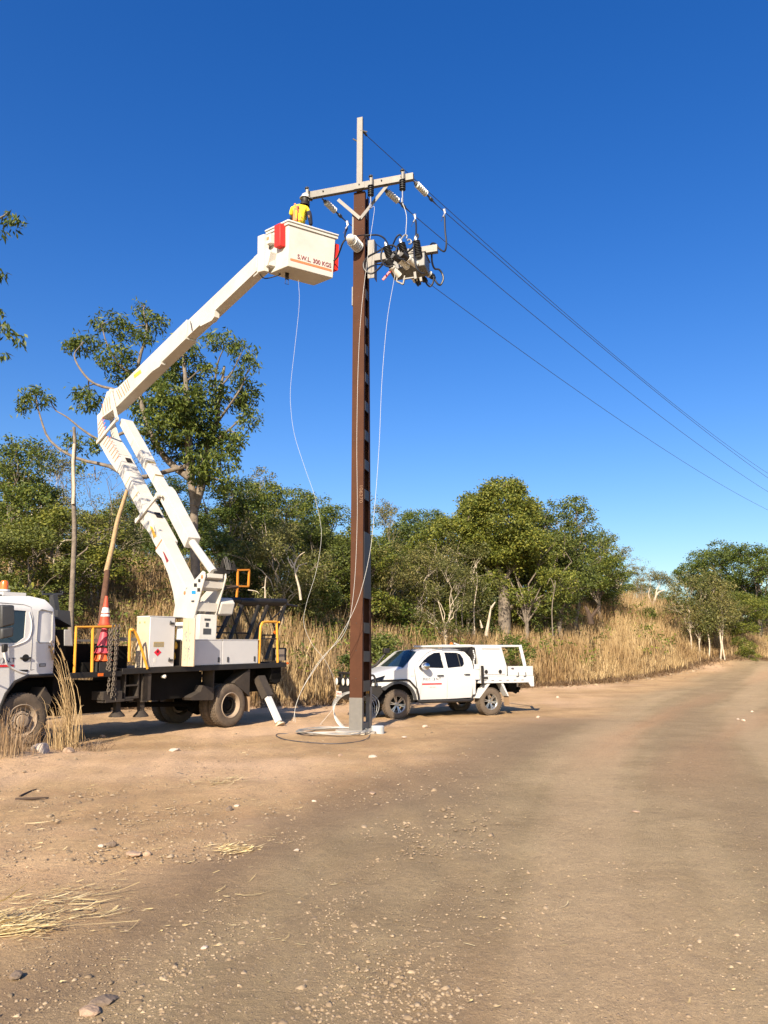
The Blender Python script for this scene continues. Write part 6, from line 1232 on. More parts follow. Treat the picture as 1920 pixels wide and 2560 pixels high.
# shrubs
for kind, px, Y, top, lab in (('bush', 965, 25.5, 1575, 'dark green shrub between the steel pole and the ute cab'), ('bush', 915, 27, 1590, 'dark shrub half hidden behind the steel pole'), ('bush2', 1030, 37, 1500, 'pale olive shrub above the ute windscreen'),
        ('bush', 1190, 41, 1450, 'dark shrub above the ute canopy'), ('bush', 1625, 51, 1515, 'round dark green shrub on the slope of the grass mound'), ('bush2', 1590, 50, 1560, 'bright green shrub left below the round dark one'), ('bush2', 1655, 52, 1560, 'small green shrub right below the round dark one'),
        ('bush2', 1265, 34, 1590, 'green shrub showing through the rear hoop of the ute'), ('bush2', 1860, 49, 1590, 'green shrub in the grass near the right edge'), ('bush2', 60, 27, 1460, 'shrub behind the truck cab roof'), ('bush', 790, 33, 1440, 'dark shrub above the tall grass left of the pole'),
        ('bush2', 1120, 40, 1490, 'grey-green shrub behind the ute roof'), ('bush', 1700, 49, 1580, 'dark dead-looking shrub among the white saplings')):
    place(kind, px, Y, top=top, label=lab, cat='shrub', group='shrubs')
# ---- tall gum behind the boom, traced limb by limb
HY = 28.0
hx, hz0 = at(495, 1560, HY)[0], 0; hzg = tz(hx, HY); root = empty('tall_gum_tree', (hx, HY, hzg)); tag(root, 'tall spreading gum tree with clumped leaves rising behind the raised boom', 'tree')
ho = Vector(root.location); rh = random.Random(5); g7 = lambda x, y, dy=0.: Vector(at(x / 2.37, 740 + y / 2.37, HY + dy)) - ho
mb = MB()
def limb(P, a, b_, n=3): 
    P = smooth_path(P, n); mb.tube(P, [a + (b_ - a) * i / (len(P) - 1) for i in range(len(P))], 7)
limb([V(.0, 0, -.5), g7(1160, 1650), g7(1150, 1450), g7(1150, 1250), g7(1130, 1080)], .20, .14)
limb([g7(1150, 1250), g7(1200, 1100, .3), g7(1230, 900, .6), g7(1280, 760, .8), g7(1300, 600, 1), g7(1330, 420, 1)], .20, .05)
limb([g7(1130, 1080), g7(1120, 900), g7(1110, 700, -.5), g7(1100, 500, -.5), g7(1080, 330, -.5)], .19, .05)
limb([g7(1130, 1080), g7(1000, 980, .5), g7(900, 830, .5), g7(830, 600, .5), g7(820, 400, .5), g7(870, 220, .5), g7(850, 90, .5)], .16, .03)
limb([g7(1100, 1010), g7(800, 1080, -.5), g7(650, 1010, -.5), g7(450, 960, -.5), g7(300, 860, -.5), g7(240, 720, -.5), g7(215, 610, -.5)], .10, .02)
limb([g7(900, 830, .5), g7(760, 800), g7(620, 860), g7(500, 800), g7(400, 720), g7(330, 680)], .08, .02)
limb([g7(830, 600, .5), g7(700, 560), g7(560, 520), g7(480, 440), g7(440, 350), g7(480, 290)], .07, .02)
limb([g7(830, 500, .5), g7(720, 420), g7(640, 300), g7(600, 170)], .06, .02)
limb([g7(1230, 900, .6), g7(1350, 800, .5), g7(1450, 700, .5)], .07, .02); limb([g7(1280, 760, .8), g7(1380, 620), g7(1440, 520), g7(1470, 430)], .06, .015)
limb([g7(1270, 540, .8), g7(1290, 400, .5), g7(1330, 300)], .05, .015); limb([g7(1290, 560, .8), g7(1370, 460, .5), g7(1430, 340)], .05, .015)
limb([g7(450, 960, -.5), g7(400, 930, -.5), g7(420, 870, -.5)], .03, .012); limb([g7(560, 1010), g7(570, 1100), g7(600, 1040)], .025, .01)
CL = [(640, 150, 110, 55), (760, 200, 85, 60), (900, 150, 95, 60), (500, 280, 120, 55), (430, 300, 60, 35), (680, 350, 120, 80), (730, 460, 110, 60), (210, 590, 85, 60), (150, 640, 35, 50), (290, 620, 40, 35), (520, 610, 100, 60), (480, 560, 60, 35), (420, 860, 70, 40), (540, 890, 60, 50), (470, 1000, 30, 25),
      (1080, 320, 110, 80), (1290, 250, 110, 50), (1430, 330, 90, 60), (1480, 400, 50, 50), (1100, 430, 130, 80), (900, 560, 110, 80), (1000, 680, 160, 100), (900, 740, 120, 90), (1230, 560, 130, 80), (1350, 610, 120, 70), (1480, 560, 65, 90), (1480, 720, 65, 80), (1400, 850, 60, 70),
      (1150, 820, 160, 100), (1330, 880, 110, 80), (1100, 920, 130, 80), (1300, 990, 120, 70), (1300, 1090, 110, 60), (960, 860, 90, 60), (820, 640, 80, 70), (1180, 700, 140, 90), (990, 480, 120, 70), (1120, 600, 120, 80), (860, 240, 60, 50), (1180, 1060, 80, 60), (1380, 1130, 60, 40), (840, 60, 30, 30), (1250, 430, 60, 40), (1400, 480, 60, 40), (1450, 640, 60, 50), (1050, 770, 130, 90), (1200, 960, 120, 80), (1010, 590, 130, 80), (1080, 700, 150, 90), (1230, 820, 120, 80)]
clumps = []
for x, y, rx, ry in CL:
    dy = rh.uniform(-1.6, 1.6) if x > 780 else rh.uniform(-.8, .8); c_ = g7(x, y, dy); q_ = g7(x + rx, y, dy); p_ = g7(x, y - ry, dy); rxx = (q_ - c_).length
    clumps.append(((c_.x, c_.y, c_.z), (rxx, rxx * .9, abs(p_.z - c_.z) * .95)))
    tgt = c_; nearest = min(mb.v, key=lambda q: (Vector(q) - tgt).length); mb.tube(wobble(nearest, tgt, rh, 4, .08), [.03, .028, .02, .015, .01], 5)
mb.build('trunk', BARKG, root, ang=60)
rs = np.random.RandomState(4); tips = []
for c_, rad in clumps:
    n_ = max(6, int(56 * (rad[0] * rad[2]) / .45)); n_ = min(n_, 120); tips.append(crown_tips(rs, [(c_, rad)], n_, .35))
v, f = leaves_np(rs, np.concatenate(tips), .11, 12, .21, .065, droop=1.0, flat=.8); npmesh('crown', v, f, LEAF_A, root)
# ---- big spreading tree right of the ute (traced limbs)
TY = 41.; tx = at(1262, 1560, TY)[0]; root = empty('spreading_gum_tree', (tx, TY, tz(tx, TY))); tag(root, 'large gum with forked grey trunk and a long left limb, above the ute canopy', 'tree')
ho = Vector(root.location); g8 = lambda x, y, dy=0.: Vector(at(860 + x / 3.77, 1180 + y / 3.77, TY + dy)) - ho
mb = MB(); limb([V(-.1, 0, -.3), g8(1510, 1400), g8(1510, 1250), g8(1500, 1120), g8(1490, 1040)], .40, .26); limb([g8(1500, 1110), g8(1400, 1000), g8(1330, 900), g8(1240, 820), g8(1160, 800), g8(1070, 765)], .22, .06)
limb([g8(1490, 1050), g8(1470, 950), g8(1440, 850), g8(1480, 700), g8(1430, 500)], .22, .06); limb([g8(1490, 1050), g8(1560, 940), g8(1640, 850), g8(1720, 700)], .18, .05); limb([g8(1530, 1330), g8(1600, 1250), g8(1680, 1200), g8(1800, 1120)], .12, .04)
CL = [(1490, 130, 110, 70), (1600, 160, 90, 70), (1390, 190, 90, 60), (1200, 270, 90, 60), (1300, 300, 110, 70), (1500, 300, 150, 100), (1650, 300, 110, 90), (1180, 370, 80, 60), (1400, 420, 140, 90), (1560, 470, 160, 110), (1700, 470, 120, 110), (1250, 480, 120, 80), (1140, 520, 90, 70), (1400, 600, 150, 90), (1600, 640, 150, 100), (1760, 640, 120, 110), (1230, 640, 120, 80), (1500, 760, 130, 70), (1680, 780, 130, 80), (1800, 800, 100, 90), (1320, 730, 90, 60), (1740, 340, 100, 80)]
clumps = []
for x, y, rx, ry in CL:
    dy = rh.uniform(-2, 1.5); c_ = g8(x, y, dy); rxx = rx / 3.77 / FPX * TY; clumps.append(((c_.x, c_.y, c_.z), (rxx * 1.1, rxx, ry / 3.77 / FPX * TY * 1.1)))
    nearest = min(mb.v, key=lambda q: (Vector(q) - c_).length); mb.tube(wobble(nearest, c_, rh, 4, .08), [.06, .05, .04, .03, .02], 5)
mb.build('trunk', BARKG, root, ang=60)
v, f = leaves_np(rs, crown_tips(rs, clumps, 52, .45), .18, 32, .16, .075); npmesh('crown', v, f, LEAF_A, root)
# ---- bare stems
def stem(name, P, a, b_, m, label, extra=None):
    P = [Vector(p) for p in P]; o_ = P[0].copy(); root = empty(name, o_); tag(root, label, 'tree trunk'); Q = smooth_path([p - o_ for p in P], 5); mb = MB(); mb.tube(Q, [a + (b_ - a) * i / (len(Q) - 1) for i in range(len(Q))], 9)
    mb.build('trunk', m, root, ang=60)
    if extra:
        Q = smooth_path([Vector(p) - o_ for p in extra[0]], 4); mb = MB(); mb.tube(Q, [extra[1] + (extra[2] - extra[1]) * i / (len(Q) - 1) for i in range(len(Q))], 9); mb.build('bare_wood', extra[3], root, ang=60)
A_ = lambda px, py, Y: at(px, py, Y)
stem('dead_tree', [A_(176, 1620, 26), A_(178, 1540, 26), A_(182, 1440, 26), A_(186, 1340, 26), A_(184, 1250, 26), A_(183, 1180, 26), A_(187, 1120, 26), A_(185, 1068, 26)], .10, .055, BARKG, 'tall bare grey stem standing behind the truck cab', ([A_(183, 1260, 25.9), A_(185, 1220, 25.9), A_(183, 1160, 25.9), A_(186, 1110, 25.9)], .062, .058, BARKW))
stem('leaning_trunk', [A_(247, 1640, 24.5), A_(256, 1530, 24.5), A_(266, 1450, 24.5), A_(268, 1425, 24.5)], .12, .09, BARKB, 'leaning broken trunk with a long stripped pale section above the traffic cone', ([A_(266, 1428, 24.5), A_(280, 1370, 24.5), A_(292, 1310, 24.5), A_(302, 1275, 24.5), A_(318, 1225, 24.5)], .085, .06, WOODM))
P_ = [(A_(700, 1640, 30), A_(745, 1480, 30), A_(735, 1420, 30), A_(728, 1395, 30))]
def branchy(label, Y, pths, m, a):
    o_ = Vector(pths[0][0][:1] and at(pths[0][0][0], pths[0][0][1], Y)); root = empty('white_branched_tree', o_); tag(root, label, 'tree trunk', 'pale bare branches'); mb = MB()
    for i, P in enumerate(pths): Q = smooth_path([Vector(at(x, y, Y)) - o_ for x, y in P], 4); w0 = a if i == 0 else a * .7; mb.tube(Q, [w0 * (1 - .65 * k / (len(Q) - 1)) for k in range(len(Q))], 7)
    mb.build('trunk', m, root, ang=60)
branchy('white forked tree with cream branches left of the hanging white wire', 29.5, [[(752, 1500), (748, 1470), (740, 1440), (735, 1415), (726, 1398)], [(735, 1418), (741, 1400), (750, 1388), (762, 1380)], [(741, 1430), (747, 1415), (768, 1408)], [(732, 1420), (722, 1402), (720, 1390)]], BARKW, .055)
branchy('cream branches spreading behind the truck cab and the bare grey stem', 29.5, [[(132, 1430), (136, 1395), (148, 1368), (160, 1352), (182, 1350)], [(147, 1433), (158, 1415), (180, 1405), (196, 1402)], [(136, 1400), (118, 1390), (110, 1375), (100, 1362), (90, 1360)], [(150, 1428), (150, 1400), (160, 1388), (176, 1385)], [(155, 1355), (140, 1345), (128, 1336)]], BARKW, .036)
branchy('short white stem forking above the black boom rest', 29., [[(663, 1495), (662, 1470), (655, 1470)], [(662, 1472), (664, 1450), (666, 1440)], [(620, 1475), (640, 1478), (648, 1484)]], BARKW, .035)
branchy('white dead stump with a side prong in the grass right of the ute roof', 38., [[(1215, 1590), (1222, 1550), (1228, 1515)], [(1228, 1520), (1238, 1505)], [(1205, 1570), (1200, 1550)]], BARKW, .10)
branchy('pale twin branches on the grass mound left of the skyline gap', 56., [[(1632, 1515), (1640, 1490), (1648, 1480), (1662, 1475)], [(1632, 1512), (1622, 1490), (1624, 1470)], [(1640, 1490), (1642, 1475), (1650, 1462)]], BARKW, .10)
branchy('black burnt fork at the foot of the trees above the ute tray', 39., [[(1478, 1560), (1470, 1530), (1462, 1515)], [(1476, 1545), (1488, 1530), (1500, 1515)]], STICK, .16)
for px, y1, lab in ((1090, 1400, 'pale slim trunk above the ute front door'), (1145, 1430, 'pale slim trunk above the ute rear door'), (1160, 1425, 'forked white trunk above the ute rear window'), (1190, 1420, 'bright white trunk in the shade above the ute canopy'), (1385, 1440, 'grey leaning trunk among the shaded trees right of the big gum')):
    branchy(lab, 38., [[(px - 3, 1590), (px - 5, 1520), (px + 3, 1460), (px + 1, y1 + 10)], [(px + 1, 1470), (px - 9, 1445), (px - 17, y1 + 22)]], BARKG if px != 1190 else BARKW, .034)
# ---- overhanging tree at the left edge
OY = 15.5; ox = at(-330, 1700, OY)[0]; root = empty('overhanging_gum_tree', (ox, OY, tz(ox, OY))); tag(root, 'drooping leafy branches reaching in at the upper left edge of the picture', 'tree')
ho = Vector(root.location); mb = MB(); gL = lambda px, py, dy=0.: Vector(at(px, py, OY + dy)) - ho
limb([V(0, 0, -.3), gL(-320, 1300), gL(-300, 1000), gL(-280, 800), gL(-260, 560)], .22, .10); limb([gL(-280, 800), gL(-180, 640), gL(-80, 570), gL(0, 545), gL(20, 530)], .07, .012); limb([gL(-290, 950), gL(-180, 860), gL(-60, 820), gL(10, 815)], .06, .012); limb([gL(-280, 760), gL(-160, 690), gL(-30, 680)], .04, .012); limb([gL(-260, 600), gL(-200, 480), gL(-100, 430)], .05, .015)
mb.build('trunk', BARKG, root, ang=60)
clumps = []
for x, y, rx, ry in ((28, 545, 22, 35), (45, 560, 10, 40), (5, 560, 20, 35), (-60, 540, 50, 50), (2, 680, 6, 18), (-60, 680, 45, 40), (25, 815, 12, 22), (5, 830, 16, 40), (45, 855, 14, 22), (-60, 830, 50, 55), (10, 890, 14, 12), (0, 775, 10, 12), (-150, 480, 60, 50), (-110, 620, 50, 40), (-130, 760, 60, 50)):
    c_ = gL(x, y, rh.uniform(-.3, .3)); clumps.append(((c_.x, c_.y, c_.z), (rx / FPX * OY, rx / FPX * OY, ry / FPX * OY)))
tips = np.concatenate([crown_tips(rs, [c], max(3, int(1.0 + c[1][0] * c[1][2] * 90)), .2) for c in clumps])
v, f = leaves_np(rs, tips, .06, 8, .20, .055, droop=1.3); npmesh('crown', v, f, LEAF_C, root)

# ================================================================== GRASS (stuff)
def blades(rs, bx, by, bz, n_per, H, Wb, lean, spread):
    n = len(bx) * n_per; X = np.repeat(bx, n_per) + rs.normal(size=n) * spread; Y = np.repeat(by, n_per) + rs.normal(size=n) * spread; Z = terr(X, Y) - .03
    h = np.repeat(H, n_per) * rs.uniform(.45, 1.1, n); a = rs.uniform(0, 6.283, n); l = lean * h * rs.uniform(.2, 1.3, n)
    dx, dy = np.cos(a) * l, np.sin(a) * l; ww = Wb * rs.uniform(.6, 1.3, n); b = rs.uniform(0, 6.283, n); sx, sy = np.cos(b) * ww, np.sin(b) * ww
    p0 = np.stack([X - sx * .5, Y - sy * .5, Z], -1); p1 = np.stack([X + sx * .5, Y + sy * .5, Z], -1)
    p2 = np.stack([X + dx * .35 + sx * .5, Y + dy * .35 + sy * .5, Z + h * .6], -1); p3 = np.stack([X + dx * .35 - sx * .5, Y + dy * .35 - sy * .5, Z + h * .6], -1)
    p4 = np.stack([X + dx + sx * .12, Y + dy + sy * .12, Z + h * .98], -1); p5 = np.stack([X + dx - sx * .12, Y + dy - sy * .12, Z + h * .98], -1)
    v = np.stack([p0, p1, p2, p3, p4, p5], 1).reshape(-1, 3); i = np.arange(n)[:, None] * 6
    return v, np.concatenate([i + np.array([[0, 1, 2, 3]]), i + np.array([[3, 2, 4, 5]])]).reshape(-1, 4)
rs = np.random.RandomState(9)
def scatter_band(n, x0, x1, s0, s1, pw=1.): 
    x = rs.uniform(x0, x1, n); s = s0 + (s1 - s0) * rs.uniform(0, 1, n) ** pw; return x, edge_y(x) + s, s
x, y, s = scatter_band(15500, -24, 46, .5, 30, 1.5)
keep = np.abs(x / np.maximum(y, 1)) < .62; x, y, s = x[keep], y[keep], s[keep]
mound = np.exp(-((x - 17.5) / 9) ** 2 - ((y - 54) / 12.) ** 2)
pt = .5 + .5 * fbm(x, y, .35, 3, 41); keep = rs.uniform(0, 1, len(x)) < np.clip(.35 + pt + mound, 0, 1); x, y, s = x[keep], y[keep], s[keep]
H = (1.5 + .5 * fbm(x, y, .5, 3, 42)) * sstep(0, 3., s) + .45; H = np.where(x > 4, H * .95, H * (.95 + .1 * sstep(-9, -4, x))); H = H * np.where(x > 9, 1.0, 1.0)
v, f = blades(rs, x, y, None, 13, H, .030, .22, .16); o = npmesh('tall_dry_grass', v, f, GRASSM); tag(o, 'tall golden dry grass along the edge of the wood', 'grass', kind='stuff')
x, y, s = scatter_band(12000, -22, 46, -.3, 4.5, 1.0); keep = np.abs(x / y) < .62; x, y, s = x[keep], y[keep], s[keep]
v, f = blades(rs, x, y, None, 11, .22 + .5 * sstep(0, 2, s) * rs.uniform(.5, 1.2, len(x)), .026, 1.1, .2); o = npmesh('low_brown_thatch', v, f, GRASSB); tag(o, 'low tangled brown grass at the verge between tall grass and dirt', 'grass', kind='stuff')
# bare twiggy scrub behind the truck, at the foot of the slope
x, y, s = scatter_band(1500, -16, 1, 1.0, 12, 1.2); H = rs.uniform(.8, 2.2, len(x))
v, f = blades(rs, x, y, None, 9, H, .02, .55, .12); o = npmesh('twiggy_scrub', v, f, LEAF_D); tag(o, 'tangle of dry twigs and dead grass on the slope behind the truck', 'scrub', kind='stuff')
rs2 = np.random.RandomState(12); xs_ = rs2.uniform(-20, 2, 620); yy_ = edge_y(xs_) + rs2.uniform(3, 14, 620); zz_ = terr(xs_, yy_) + rs2.uniform(.2, 1.9, 620)
v, f = leaves_np(rs2, np.stack([xs_, yy_, zz_], -1), .28, 12, .2, .09); o = npmesh('leafy_undergrowth', v, f, LEAF_B); tag(o, 'loose green undergrowth mixed into the slope behind the truck', 'undergrowth', kind='stuff')
xs_ = rs2.uniform(0, 30, 1300); yy_ = edge_y(xs_) + rs2.uniform(12, 22, 1300); k_ = ~((xs_ > 11) & (yy_ > 44) & (yy_ < 64) & (xs_ < 25)); xs_, yy_ = xs_[k_], yy_[k_]; zz_ = terr(xs_, yy_) + rs2.uniform(.2, 2.4, len(xs_))
v, f = leaves_np(rs2, np.stack([xs_, yy_, zz_], -1), .35, 12, .24, .1); o = npmesh('woodland_undergrowth', v, f, LEAF_B); tag(o, 'shaded leafy undergrowth between the trunks right of the pole', 'undergrowth', kind='stuff')
rs2 = np.random.RandomState(31); xs_ = rs2.uniform(-12, 32, 420); yy_ = edge_y(xs_) + rs2.uniform(1.5, 16, 420); k_ = np.repeat(np.arange(420), 3); xs_ = xs_[k_] + rs2.normal(size=len(k_)) * .3; yy_ = yy_[k_] + rs2.normal(size=len(k_)) * .3; zz_ = terr(xs_, yy_) + rs2.uniform(.5, 1.9, len(xs_))
v, f = leaves_np(rs2, np.stack([xs_, yy_, zz_], -1), .18, 10, .20, .085); o = npmesh('green_regrowth', v, f, LEAF_A); tag(o, 'scattered small green regrowth poking through the dry grass', 'undergrowth', kind='stuff')
# near tufts
def tuft(px, py, Hh, n, lean, label, spread=.10, wd=.014):
    p = atz(px, py, 0); root = empty('grass_tuft', (p[0], p[1], tz(p[0], p[1]))); tag(root, label, 'grass tuft', 'dry grass tufts beside the truck cab'); r_ = np.random.RandomState(int(px) + 500); mb = MB()
    for k in range(n):
        a = r_.uniform(0, 6.283); h = Hh * r_.uniform(.3, 1) ** 1.1; l = h * (lean[1] * r_.uniform(0, 1)); b0 = V(r_.normal() * spread, r_.normal() * spread, -.02); d = V(math.cos(a) * l + lean[0] * h, math.sin(a) * l, 0)
        P = [b0, b0 + d * .25 + V(0, 0, h * .5), b0 + d * .65 + V(0, 0, h * .85), b0 + d + V(0, 0, h * (1 - .35 * (l / h) ** 1.))]; w_ = wd * r_.uniform(.5, 1.2); mb.tube(P, [w_ * .6, w_ * .5, w_ * .4, w_ * .15], 3, caps=False)
        if h > Hh * .75 and Hh > 1.5: mb.tube([P[3], P[3] + V(.02, 0, .03), P[3] + V(-.05, 0, .2)], [.006, .018, .004], 4, caps=False)
    me_ = mb.build('stalks', GRASSM if Hh > 1 else GRASSB, root, recalc=False)
tuft(182, 1868, 2.05, 46, (-.28, .10), 'tall leaning straw tuft between the cab and the camera', .07, .011)
tuft(160, 1872, 1.1, 80, (-.18, .35), 'bushy straw tuft at the foot of the tall leaning one', .14, .010)
tuft(88, 1868, .55, 90, (.05, .7), 'short arching straw tuft hiding the front wheel of the truck', .16, .009)
tuft(12, 1905, .85, 120, (.02, .5), 'dark straw tuft cut off by the left edge of the picture', .20, .010)
tuft(50, 1885, .45, 90, (.1, .9), 'low tangled straw tuft at the left edge below the wheel', .2, .009)
tuft(215, 1876, .30, 80, (.1, 1.6), 'flattened short tuft right of the tall leaning one', .2, .008)
r_ = np.random.RandomState(3)
def straw(name, n, fx, Ls, label, m=STRAWM, wd=.006, ang=.6):
    V_, F_ = [], []
    for k in range(n):
        x_, y_ = fx(k); a = r_.normal() * ang + .2; L_ = Ls * math.exp(r_.normal() * .55) * .6; z_ = tz(x_, y_) + r_.uniform(.003, .02); cv = r_.normal() * .25; w_ = wd * r_.uniform(.5, 1.7); o_ = len(V_); up = abs(r_.normal()) * .12
        for t_ in (-.5, -.15, .2, .5):
            aa = a + cv * t_ * 2; c_ = np.array([x_, y_, z_]) + np.array([math.cos(aa) * L_ * t_, math.sin(aa) * L_ * t_, up * L_ * (t_ + .5) ** 2]); s_ = np.array([-math.sin(aa), math.cos(aa), .4 * r_.normal()]) * w_ * (1.1 - abs(t_))
            V_ += [c_ - s_, c_ + s_]
        F_ += [(o_ + 2 * i, o_ + 2 * i + 2, o_ + 2 * i + 3, o_ + 2 * i + 1) for i in range(3)]
    tag(npmesh(name, np.array(V_), np.array(F_), m), label, 'straw', kind='stuff')
def near_left(k): p = atz(r_.uniform(-40, 760), 1880 + 500 * r_.uniform(0, 1) ** 1.6, 0); return p[0], p[1]
straw('scattered_straw', 300, near_left, .13, 'loose dry straw scattered over the dirt at the left', wd=.0028)
def patch(px, py, sx_, sy_): 
    def f(k): p = atz(px + r_.normal() * sx_, py + r_.normal() * sy_, 0); return p[0], p[1]
    return f
straw('straw_heap', 420, patch(-10, 2322, 60, 13), .32, 'heap of yellow straw at the left edge of the foreground', wd=.0038, ang=.4)
straw('straw_trail', 90, lambda k: (lambda p: (p[0], p[1]))(atz(40 + 260 * r_.uniform(0, 1), 2305 - 80 * r_.uniform(0, 1) + r_.normal() * 8, 0)), .3, 'trail of yellow straw leading right from the heap', wd=.0032)
straw('straw_heap', 150, patch(590, 2130, 34, 6), .13, 'flat pale straw patch left of the road centre', wd=.003)
straw('straw_heap', 120, patch(560, 1955, 45, 8), .2, 'flat straw patch in front of the truck wheels', wd=.003)
straw('verge_litter', 700, lambda k: (lambda a: (a, float(edge_y(a)) - abs(r_.normal()) * .8))(r_.uniform(-10, 26)), .4, 'dead grass litter along the verge', GRASSB, .012)
straw('road_litter', 260, lambda k: (lambda p: (p[0], p[1]))(atz(r_.uniform(100, 1920), 1850 + 700 * r_.uniform(0, 1) ** 1.1, 0)), .05, 'tiny straw and leaf bits over the gravel', wd=.0025)
# gravel
def pebbles(name, n, fx, size, label, m=PEBM):
    V_, F_ = [], []
    base = np.array([(1, 0, 0), (.5, .87, 0), (-.5, .87, 0), (-1, 0, 0), (-.5, -.87, 0), (.5, -.87, 0), (.55, .2, .75), (-.3, .5, .7), (-.2, -.55, .8)])
    fc_ = [(0, 1, 6), (1, 2, 7), (1, 7, 6), (2, 3, 7), (3, 4, 8), (3, 8, 7), (4, 5, 8), (5, 0, 6), (5, 6, 8), (6, 7, 8)]
    P = np.array([fx(k) for k in range(n)]); S = size * np.exp(r_.normal(size=n) * .45); A = r_.uniform(0, 6.283, n); Z = terr(P[:, 0], P[:, 1])
    b = base[None] * (1 + .3 * r_.normal(size=(n, 9, 3))) * S[:, None, None] * np.array([1, .75, .6]); ca_, sa_ = np.cos(A)[:, None], np.sin(A)[:, None]
    X = b[..., 0] * ca_ - b[..., 1] * sa_ + P[:, :1]; Y = b[..., 0] * sa_ + b[..., 1] * ca_ + P[:, 1:2]; Zz = b[..., 2] + Z[:, None] - S[:, None] * .10
    vv_ = np.stack([X, Y, Zz], -1).reshape(-1, 3); f_ = (np.arange(n)[:, None, None] * 9 + np.array(fc_)[None]).reshape(-1, 3); tag(npmesh(name, vv_, f_, m), label, 'gravel', kind='stuff')
def scr(x0, x1, y0, y1, p=1.):
    def f(k): q = atz(r_.uniform(x0, x1), y0 + (y1 - y0) * r_.uniform(0, 1) ** p, 0); return q[0], q[1]
    return f
pebbles('loose_gravel', 9000, scr(-100, 2020, 1900, 2620), .0058, 'loose gravel strewn over the road and clearing')
def gp(k):
    c_ = ((620, 2240, 110, 70), (430, 2400, 90, 50), (820, 2300, 60, 60), (560, 2480, 160, 60), (1050, 2450, 120, 60), (900, 2500, 140, 50), (700, 2180, 80, 25))[r_.randint(7)]; q = atz(c_[0] + r_.normal() * c_[2], min(2640, c_[1] + r_.normal() * c_[3]), 0); return q[0], q[1]
pebbles('gravel_patches', 2400, gp, .0085, 'coarser gravel gathered in patches left of the wheel track')
pebbles('dirt_clods', 4200, scr(-60, 1250, 1800, 2160), .012, 'small clods and stones on the bare dirt in front of the vehicles')
pebbles('verge_stones', 260, lambda k: (lambda a: (a, float(edge_y(a)) - r_.uniform(-.2, 1.2)))(r_.uniform(-8, 18)), .06, 'stones and clods along the verge')
# single stones
def stone(px, py, wpx, hk, m, label, seed):
    p = atz(px, py, 0); sc_ = wpx / FPX * p[1] / 2; rr_ = random.Random(seed); bm = bmesh.new(); bmesh.ops.create_icosphere(bm, subdivisions=2, radius=1)
    pl = [(Vector((rr_.gauss(0, 1), rr_.gauss(0, 1), rr_.gauss(0, 1))).normalized(), rr_.uniform(.6, .9)) for _ in range(9)]
    for v_ in bm.verts:
        for n_, d_ in pl:
            e = v_.co.dot(n_) - d_
            if e > 0: v_.co -= n_ * e
        v_.co += V(rr_.uniform(-.03, .03), rr_.uniform(-.03, .03), rr_.uniform(-.03, .03))
    bmesh.ops.scale(bm, vec=(sc_, sc_ * .75, sc_ * hk), verts=bm.verts); me_ = bpy.data.meshes.new('stone'); bm.to_mesh(me_); bm.free(); me_.materials.append(m); o_ = bpy.data.objects.new('stone', me_); col.objects.link(o_)
    o_.location = (p[0], p[1], tz(p[0], p[1]) + sc_ * hk * .35); o_.rotation_euler = (0, 0, rr_.uniform(0, 6)); tag(o_, label, 'stone', 'single stones on the ground')
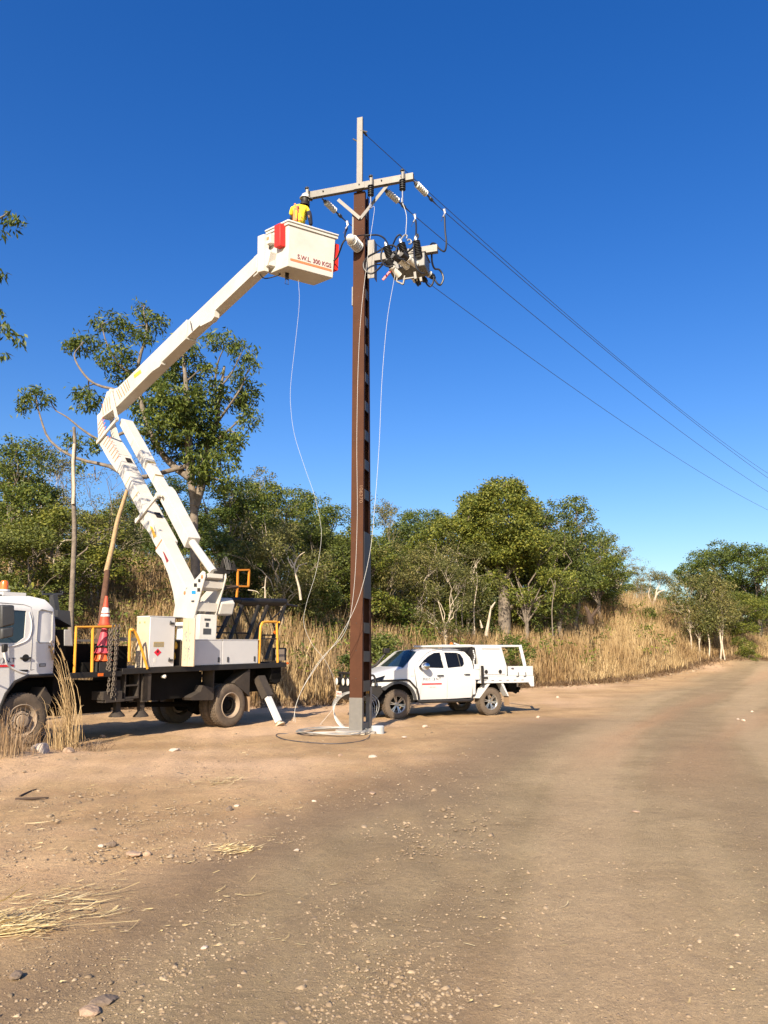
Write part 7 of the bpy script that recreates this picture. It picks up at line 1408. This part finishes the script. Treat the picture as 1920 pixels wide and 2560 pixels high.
for i, a in enumerate([(278, 2118, 26, .6, ROCKD, 'dark stone left of the flat straw patch'), (252, 2120, 18, .5, ROCKP, 'small pale stone touching the dark one at the left'), (436, 1877, 32, .4, ROCKP, 'flat white stone in front of the truck rear wheel'),
        (100, 1890, 60, .55, ROCKP, 'broad pale rock at the foot of the straw tufts'), (170, 1888, 40, .5, ROCKM, 'brown rock beside the tall straw tuft'), (335, 2142, 44, .35, ROCKM, 'pinkish flat stone left of centre in the foreground'), (367, 2142, 24, .6, ROCKM, 'small rounded stone right beside the pinkish flat one'),
        (572, 2030, 24, .8, ROCKD, 'grey stone with dark shadow in the middle of the clearing'), (592, 2018, 20, .4, ROCKP, 'pale chip above the grey stone in the clearing'), (742, 2132, 16, .5, ROCKP, 'small cream stone right of the flat straw patch'), (40, 2445, 42, .45, ROCKD, 'grey rock near the lower left edge'), (222, 2535, 60, .35, ROCKM, 'half-buried rock at the bottom left'),
        (260, 2508, 70, .25, ROCKD, 'dark half-buried clod above the bottom left rock'), (851, 1893, 14, .9, ROCKM, 'small upright stone below the wire coil'), (932, 1896, 26, .4, ROCKP, 'flat pale stone right below the wire coil'), (785, 2008, 14, .6, ROCKP, 'single pale stone left of the wheel track'), (930, 1987, 26, .3, ROCKM, 'flat brown stone below the foot of the pole'),
        (1395, 1753, 10, .8, ROCKP, 'white stone on the far road behind the ute'), (1858, 1802, 12, .6, ROCKP, 'white pebble at the right edge of the far road, lower one'), (1845, 1798, 9, .6, ROCKP, 'white pebble at the right edge of the far road, left one'), (1880, 1780, 8, .6, ROCKP, 'white pebble furthest to the right on the far road'), (1345, 1795, 16, .5, ROCKP, 'pale stone on the dirt behind the ute tail'),
        (255, 1850 - 8, 20, .6, ROCKM, 'clod in the truck shadow near the straw tuft'), (1010, 1845, 14, .5, ROCKP, 'small pale stone below the ute front wheel'), (1062, 1820, 16, .6, ROCKP, 'pale stone in front of the ute doors'), (235, 2285, 14, .8, ROCKD, 'small black stone above the straw trail'), (1590, 2037, 22, .25, ROCKM, 'flat reddish stone on the right wheel track'), (510, 2375, 20, .5, ROCKP, 'cream stone in the gravel patch at lower centre left')]): stone(*a, i + 3)
def stick(P, r, label, m=STICK):
    P = [Vector(atz(*p, .012)) for p in P]; o_ = P[0].copy(); mb = MB(); mb.tube([p - o_ for p in P], [r] + [r * .8] * (len(P) - 2) + [r * .3], 6); o = mb.build('stick', m); o.location = o_; tag(o, label, 'stick', 'sticks on the ground')
stick([(38, 1999), (80, 1997), (122, 1993)], .022, 'thick dark stick lying at the left of the clearing'); stick([(50, 1990), (75, 1978), (92, 1972)], .012, 'thin forked stick above the thick one at the left')
stick([(1657, 1982), (1700, 1987), (1755, 1993)], .012, 'thin dark stick lying across the right wheel track'); stick([(1344, 2340), (1352, 2350), (1360, 2348)], .008, 'short pale curved twig in the foreground', STRAWM)
